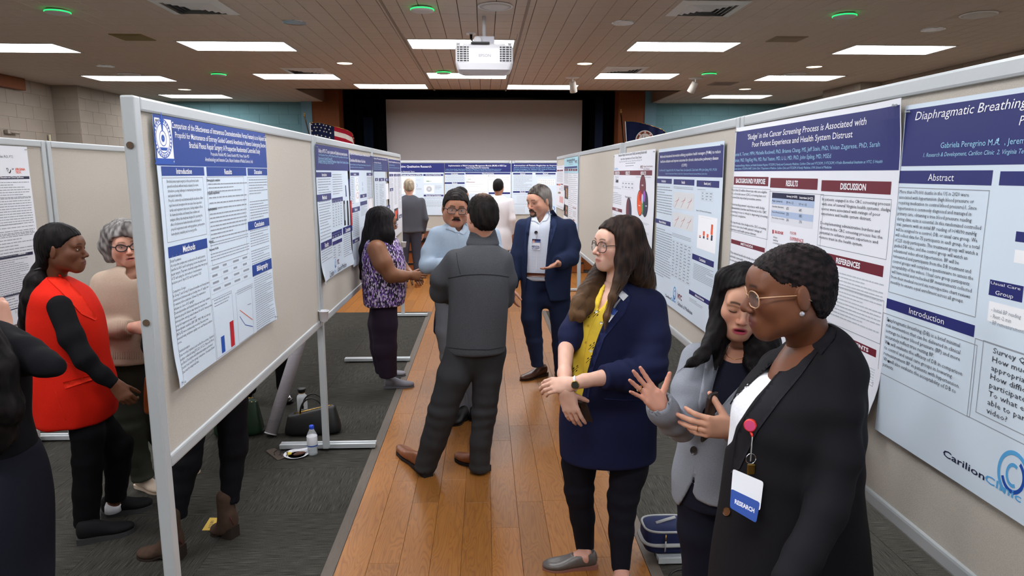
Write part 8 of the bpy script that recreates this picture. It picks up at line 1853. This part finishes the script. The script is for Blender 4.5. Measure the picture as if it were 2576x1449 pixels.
tag(mesh_obj('napkin', q+[p-np.array([0, 0, .004]) for p in q], [(0, 5, 4, 1), (1, 4, 3, 2), (6, 7, 10, 11), (7, 8, 9, 10)]+[(i, (i+1) % 6, (i+1) % 6+6, i+6) for i in range(6)], CARDW, None, True, loc=tuple(c+np.array([0, 0, .03]))), 'folded white napkin lying across the paper plate', 'napkin')
pts = [atz(*p, .008) for p in ((667, 1133), (690, 1126), (723, 1148), (698, 1157))]; t = box_from_quad('tablet', pts, .008, mat('tablet_case', '4A3E36', .5, .4), 'tablet in a dark case lying on the carpet by the plate', M_PHONEB)
cc = atz(706, 1141, .02); g = thing('spectacles', 'black spectacles lying on the tablet', 'glasses', tuple(cc))
for q in (-1, 1):
 o = cc+np.array([q*.026, -.01*q, 0]); MB().tube([o+np.array([math.cos(a)*.021, math.sin(a)*.012, .016*math.sin(a)]) for a in np.linspace(0, 2*math.pi, 17)], .0022, 6).build('rim', M_BLACK, g, True); MB().tube([o+np.array([q*.02, 0, .008]), o+np.array([q*.01, .06, -.004])], .0022, 6).build('temple', M_BLACK, g, True)
MB().tube([cc+np.array([-.006, 0, .01]), cc+np.array([.006, 0, .01])], .0022, 6).build('bridge', M_BLACK, g, True)
def bag(lab, c, w, hgt, dp, rot, m, taper=.85, strap=None, vox=.006, studs=0, round_=.03, text=None, sag=0):
 t = thing('handbag', lab, 'handbag', tuple(c)); R_ = np.array(Matrix.Rotation(rot, 3, 'Z'))
 v = Vol((-w/2-.04, -dp/2-.04, -.02), (w/2+.04, dp/2+.04, hgt+.05), vox)
 v.loft([(0, 0, 0, w/2*.94, dp/2), (hgt*.1, 0, 0, w/2, dp/2*1.04), (hgt*.6, 0, 0, w/2*(1+taper)/2, dp/2*.8), (hgt, 0, 0, w/2*taper, dp/2*.35)], p=5, rnd=round_)
 if sag: v.cut(lambda X, Y, Z: (Z-hgt*(1-sag*np.clip(.5-X/w, 0, 1)))+0*Y)
 V, Q = v.mesh(); V = relax(V, Q, 1); V = V+vnormals(V, Q)*(.003*wob(V, 30, 3))[:, None]; mesh_obj('bag_body', V@R_.T+c, Q, m, t, True)
 L = lambda p: R_@np.array(p, float)+c
 for q in (-1, 1):
  hs = [L((math.cos(a)*w*.2, q*(dp*.25+.02*(1 if q < 0 else .3)), hgt*.8+(math.sin(a)*hgt*(.5 if strap != 'down' else -.55)))) for a in np.linspace(0, math.pi, 15)]; MB().tube(hs, .006, 8).build('handle', m, t, True)
  for sx in (-1, 1): MB().box((-.008, -.004, -.012), (.008, .004, .012), Matrix.Translation(Vector(L((sx*w*.2, q*(dp*.3+.012), hgt*.82)))) @ Matrix.Rotation(rot, 4, 'Z')).build('buckle', M_GOLD, t)
 for i in range(studs): MB().lathe([(.004, 0), (.003, .002), (.0005, .004)], (0, 0, 0), 6, Matrix.Translation(Vector(L((-w*.4+w*.8*i/(studs-1), -dp*.22-.006, hgt*.94)))) @ Matrix.Rotation(rot, 4, 'Z') @ Matrix.Rotation(math.pi/2, 4, 'X')).build('stud', M_GOLD, t)
 zl = [L((x, -.004, hgt*(1-sag*np.clip(.5-x/w, 0, 1))+.003)) for x in np.linspace(-w*.42*taper, w*.42*taper, 9)]; MB().tube(zl, .003, 6).build('zip', M_GOLD, t, True)
 if text: place_text('bag_lettering', text, L((-w*.02, -dp*.37-.012, hgt*.72)), .008, t, R_[:, 0], (0, .25, 1), M_GOLD, .02)
 return t
bag('dark green studded handbag under the nearest left board', atz(640, 1104, 0)+np.array([-.14, .10, 0]), .34, .27, .15, .12, mat('green_leather', '16301F', .4, .45, bump=(300, .2)), .8, 'down', studs=11, text='MICHAEL KORS')
bag('slouching black leather handbag behind the board foot', atz(768, 1098, 0)+np.array([.045, .07, 0]), .40, .22, .15, .1, mat('black_leather', '0F0F11', .4, .5, bump=(300, .2)), .8, None, sag=.35, text='kate spade')
bag('brown leather handbag at the hip of the hidden woman in boots', np.array([-1.75, 3.62, .62]), .2, .24, .09, 1.2, mat('tan_leather', '7A3A16', .45, .45), .9)
a = atz(681, 1098, .0); b = atX(752, 872, -1.40); d = (b-a)/np.linalg.norm(b-a); a = a+np.array([0, 0, .02]); t = thing('rolled_poster', 'long grey cardboard tube leaning behind the nearest left board', 'tube', tuple(a)); e = a+d*1.2
MB().tube([a, e], .044, 24).build('tube', mat('tube_card', 'A9A6AC', .7, .2, noise=(6, .06, (1, 1, 12))), t, True); MB().tube([a-d*.002, a+d*.006], .0455, 24).build('end_cap', mat('tube_cap', 'C8C8CC', .6, .2), t, True)
for k in (.1, .2, .3, .42): MB().tube([a+d*k, a+d*(k+.0015)], .0445, 24).build('wrap_seam', mat('tube_seam', '97949A'), t, True)
for (p, lab) in (((815, 808, -1.056), 'white paper cup tucked at the joint of the first two left boards'), ((1016, 622, -1.056), 'white paper cup at the stage end of the left boards')):
 c = atX(*p); t = thing('paper_cup', lab, 'cup', tuple(c)); k = 1.0
 MB().lathe([(.022, 0), (.024, .002), (.033, .066), (.0355, .067), (.0355, .071), (.033, .072), (.032, .068), (.022, .004)], tuple(c), 22).build('cup_wall', CARDW, t, True)
pts = [atz(*p, .002) for p in ((508, 1334), (528, 1302), (566, 1303), (556, 1334))]; t = tag(mesh_obj('paper_sheet', pts+[p-np.array([0, 0, .0015]) for p in pts], [(0, 1, 2, 3), (7, 6, 5, 4), (0, 4, 5, 1), (1, 5, 6, 2), (2, 6, 7, 3), (3, 7, 4, 0)], mat('yellow_paper', 'C9A94E', .7, .2), loc=tuple(pts[0])), 'yellow printed sheet under a brown boot', 'paper')
for k in range(5): 
 a, b = atz(524+k*1.5, 1327-k*4, .0028), atz(533+k*1.2, 1327-k*4, .0028); MB().box((min(a[0], b[0]), a[1]-.002, .0022), (max(a[0], b[0]), a[1]+.003, .0028)).build('print_line', PINK, t)
c = atz(1676, 1396, .043)*1.0; c = np.array([c[0]+.02, c[1]+.08, .043]); t = thing('lunch_bag', 'navy zipped lunch bag with grey straps on a right board foot', 'bag', tuple(c)); nv = mat('lunch_navy', '1E2648', .8, .2, bump=(500, .2)); gs = mat('lunch_strap', '9A9C9C', .8, .2)
v = Vol(c-np.array([.17, .13, .02]), c+np.array([.17, .13, .2]), .005); v.loft([(c[2], c[0], c[1], .12, .085), (c[2]+.07, c[0], c[1], .125, .09), (c[2]+.12, c[0], c[1], .12, .085), (c[2]+.135, c[0], c[1], .1, .07)], p=4, rnd=.03); V, Q = v.mesh(); lb = mesh_obj('bag_body', relax(V, Q, 1), Q, nv, t, True)
def oval(z, k, n=40): return [c+np.array([.121*k*np.sign(math.cos(a))*abs(math.cos(a))**.6, .086*k*np.sign(math.sin(a))*abs(math.sin(a))**.6, z]) for a in np.linspace(0, 2*math.pi, n+1)]
MB().tube(oval(.122, 1.0), .006, 6, cap=False).build('zip', gs, t, True); MB().tube(oval(.06, 1.075)[16:34], .014, 6, flat=.2).build('strap', gs, t, True); MB().tube([c+np.array([-.06, -.02, .138]), c+np.array([0, 0, .145]), c+np.array([.05, .03, .14])], .008, 6, flat=.3).build('carry_handle', gs, t, True); MB().tube([c+np.array([-.03, -.095, .115]), c+np.array([-.03, -.1, .085])], .004, 6).build('zip_pull', M_BRASS, t, True); MB().tube([c+np.array([-.03, -.1, .085]), c+np.array([-.032, -.1, .03])], .008, 6, flat=.3).build('pull_tab', gs, t, True)
tag(MB().tube([atz(x, y, .006) for x, y in ((1684, 1449), (1690, 1440), (1702, 1434), (1725, 1430), (1760, 1432))], .0045, 8).build('floor_cable', M_BLACK, smooth=True, loc=tuple(atz(1684, 1449, 0))), 'thin black cable on the carpet by the lunch bag', 'cable')
# ==== flags
def flag(lab, Yp, tip, foot, top, hgt, mats, cell, stars=None, seal=None):
 a = atY(*tip, Yp); b = atY(*foot, Yp); d = (b-a)/(a[2]-b[2]); base = a+d*(a[2]-.62); t = thing('flag', lab, 'flag', tuple(base))
 MB().tube([base, a], .012, 10).build('pole', M_CHROME, t, True); MB().lathe([(.004, .0), (.02, .01), (.02, .03), (.008, .045), (.016, .06), (.012, .075), (.002, .08)], tuple(a-np.array([0, 0, .01])), 12).build('finial', M_BRASS, t, True)
 MB().lathe([(.16, 0), (.16, .015), (.05, .05), (.016, .06)], tuple(base), 24).build('pole_base', M_BRASS, t, True)
 nu, nv_ = 40, 39; T = np.array(top, float); U = np.linspace(0, 1, nu); tx = np.interp(U, np.linspace(0, 1, len(T)), T[:, 0]); ty = np.interp(U, np.linspace(0, 1, len(T)), T[:, 1])
 def pt(i, j, l=0):
  w = j/(nv_-1); x = tx[i]+w*9*(1-.3*U[i]); y = ty[i]+w*hgt; return atY(x, y, Yp-.05-l+.05*math.sin(U[i]*9+w*2.5)+.025*math.sin(U[i]*23+w*3))
 V = [pt(i, j) for j in range(nv_) for i in range(nu)]; n = len(V); V += [p+np.array([0, .003, 0]) for p in V]; Fc = []; mi = []
 for j in range(nv_-1):
  for i in range(nu-1): q = j*nu+i; Fc.append((q, q+nu, q+nu+1, q+1)); mi.append(cell(i/(nu-1), j/(nv_-1))); Fc.append((q+n, q+n+1, q+n+nu+1, q+n+nu)); mi.append(mi[-1])
 o = mesh_obj('cloth', V, Fc, None, t, True)
 for m in mats: o.data.materials.append(m)
 o.data.polygons.foreach_set('material_index', mi)
 def at(u, w, l): i = int(round(u*(nu-1))); j = int(round(w*(nv_-1))); return pt(min(i, nu-1), min(j, nv_-1), l)
 MB().tube([pt(0, j) for j in range(0, nv_, 3)], .012, 6, flat=.4).build('hoist_band', CARDW, t, True); MB().tube([pt(i, 0) for i in range(0, nu, 2)], .006, 6).build('fringe', M_GOLD, t, True)
 return t, at
RED, WHT, NVY = mat('flag_red', '9B1C2E', .8, .1), mat('flag_white', 'D8D2C8', .8, .1), mat('flag_navy', '1B2040', .8, .1)
t, at = flag('American flag on a pole left of the stage screen', 13.75, (766, 292), (779, 345), [(780, 309), (802, 308), (824, 313), (845, 319), (868, 325), (886, 334), (891, 352)], 152, [RED, WHT, NVY], lambda u, v: 2 if (u < .44 and v < .54) else int(v*13) % 2)
for r in range(9):
 for k in range(6 if r % 2 == 0 else 5):
  p = at((.035+(k+(0 if r % 2 == 0 else .5))*.07), .03+r*.056, .012); MB().add([p+np.array([math.cos(a)*q, 0, math.sin(a)*q]) for a, q in [(math.pi/2+i*math.pi/5, .019 if i % 2 == 0 else .008) for i in range(10)]], [tuple(range(9, -1, -1))]).build('star', WHT, t)
t, at = flag('dark blue state flag with a round seal, right of the stage screen', 13.75, (1562, 283), (1570, 372), [(1573, 305), (1594, 305), (1614, 309), (1634, 315), (1652, 321), (1668, 327), (1676, 337)], 140, [NVY], lambda u, v: 0)
cc = atY(1622, 352, 13.62)
def disc(r0, r1, l, m, n=32, nm='seal_disc'):
 P_ = [cc+np.array([math.cos(a)*r, -l, math.sin(a)*r]) for a in np.linspace(0, 2*math.pi, n+1)[:-1] for r in (r0, r1)]; MB().add(P_, [(2*i, 2*i+1, (2*i+3) % (2*n), (2*i+2) % (2*n)) for i in range(n)]).build(nm, m, t)
disc(.001, .185, 0, WHT); disc(.125, .165, .003, mat('seal_red', 'A8483C', .8, .1), nm='seal_wreath')
for k in range(16): a = k*math.pi/8; p = cc+np.array([math.cos(a)*.145, -.006, math.sin(a)*.145]); MB().box(tuple(p-.014), tuple(p+np.array([.014, .001, .014]))).build('wreath_leaf', mat('seal_green', '3E4A3C', .8, .1) if k % 2 else WHT, t)
MB().box((cc[0]-.022, cc[1]-.008, cc[2]-.06), (cc[0]+.018, cc[1]-.004, cc[2]+.05)).build('seal_figure', mat('seal_blue', '3E6FA0', .8, .1), t); MB().lathe([(.001, -.014), (.012, 0), (.001, .014)], (cc[0], cc[1]-.006, cc[2]+.066), 8).build('seal_figure', mat('seal_skin', 'B58A70'), t); MB().box((cc[0]-.06, cc[1]-.008, cc[2]-.07), (cc[0]-.052, cc[1]-.004, cc[2]+.09)).build('seal_figure', MATS['seal_blue'], t)
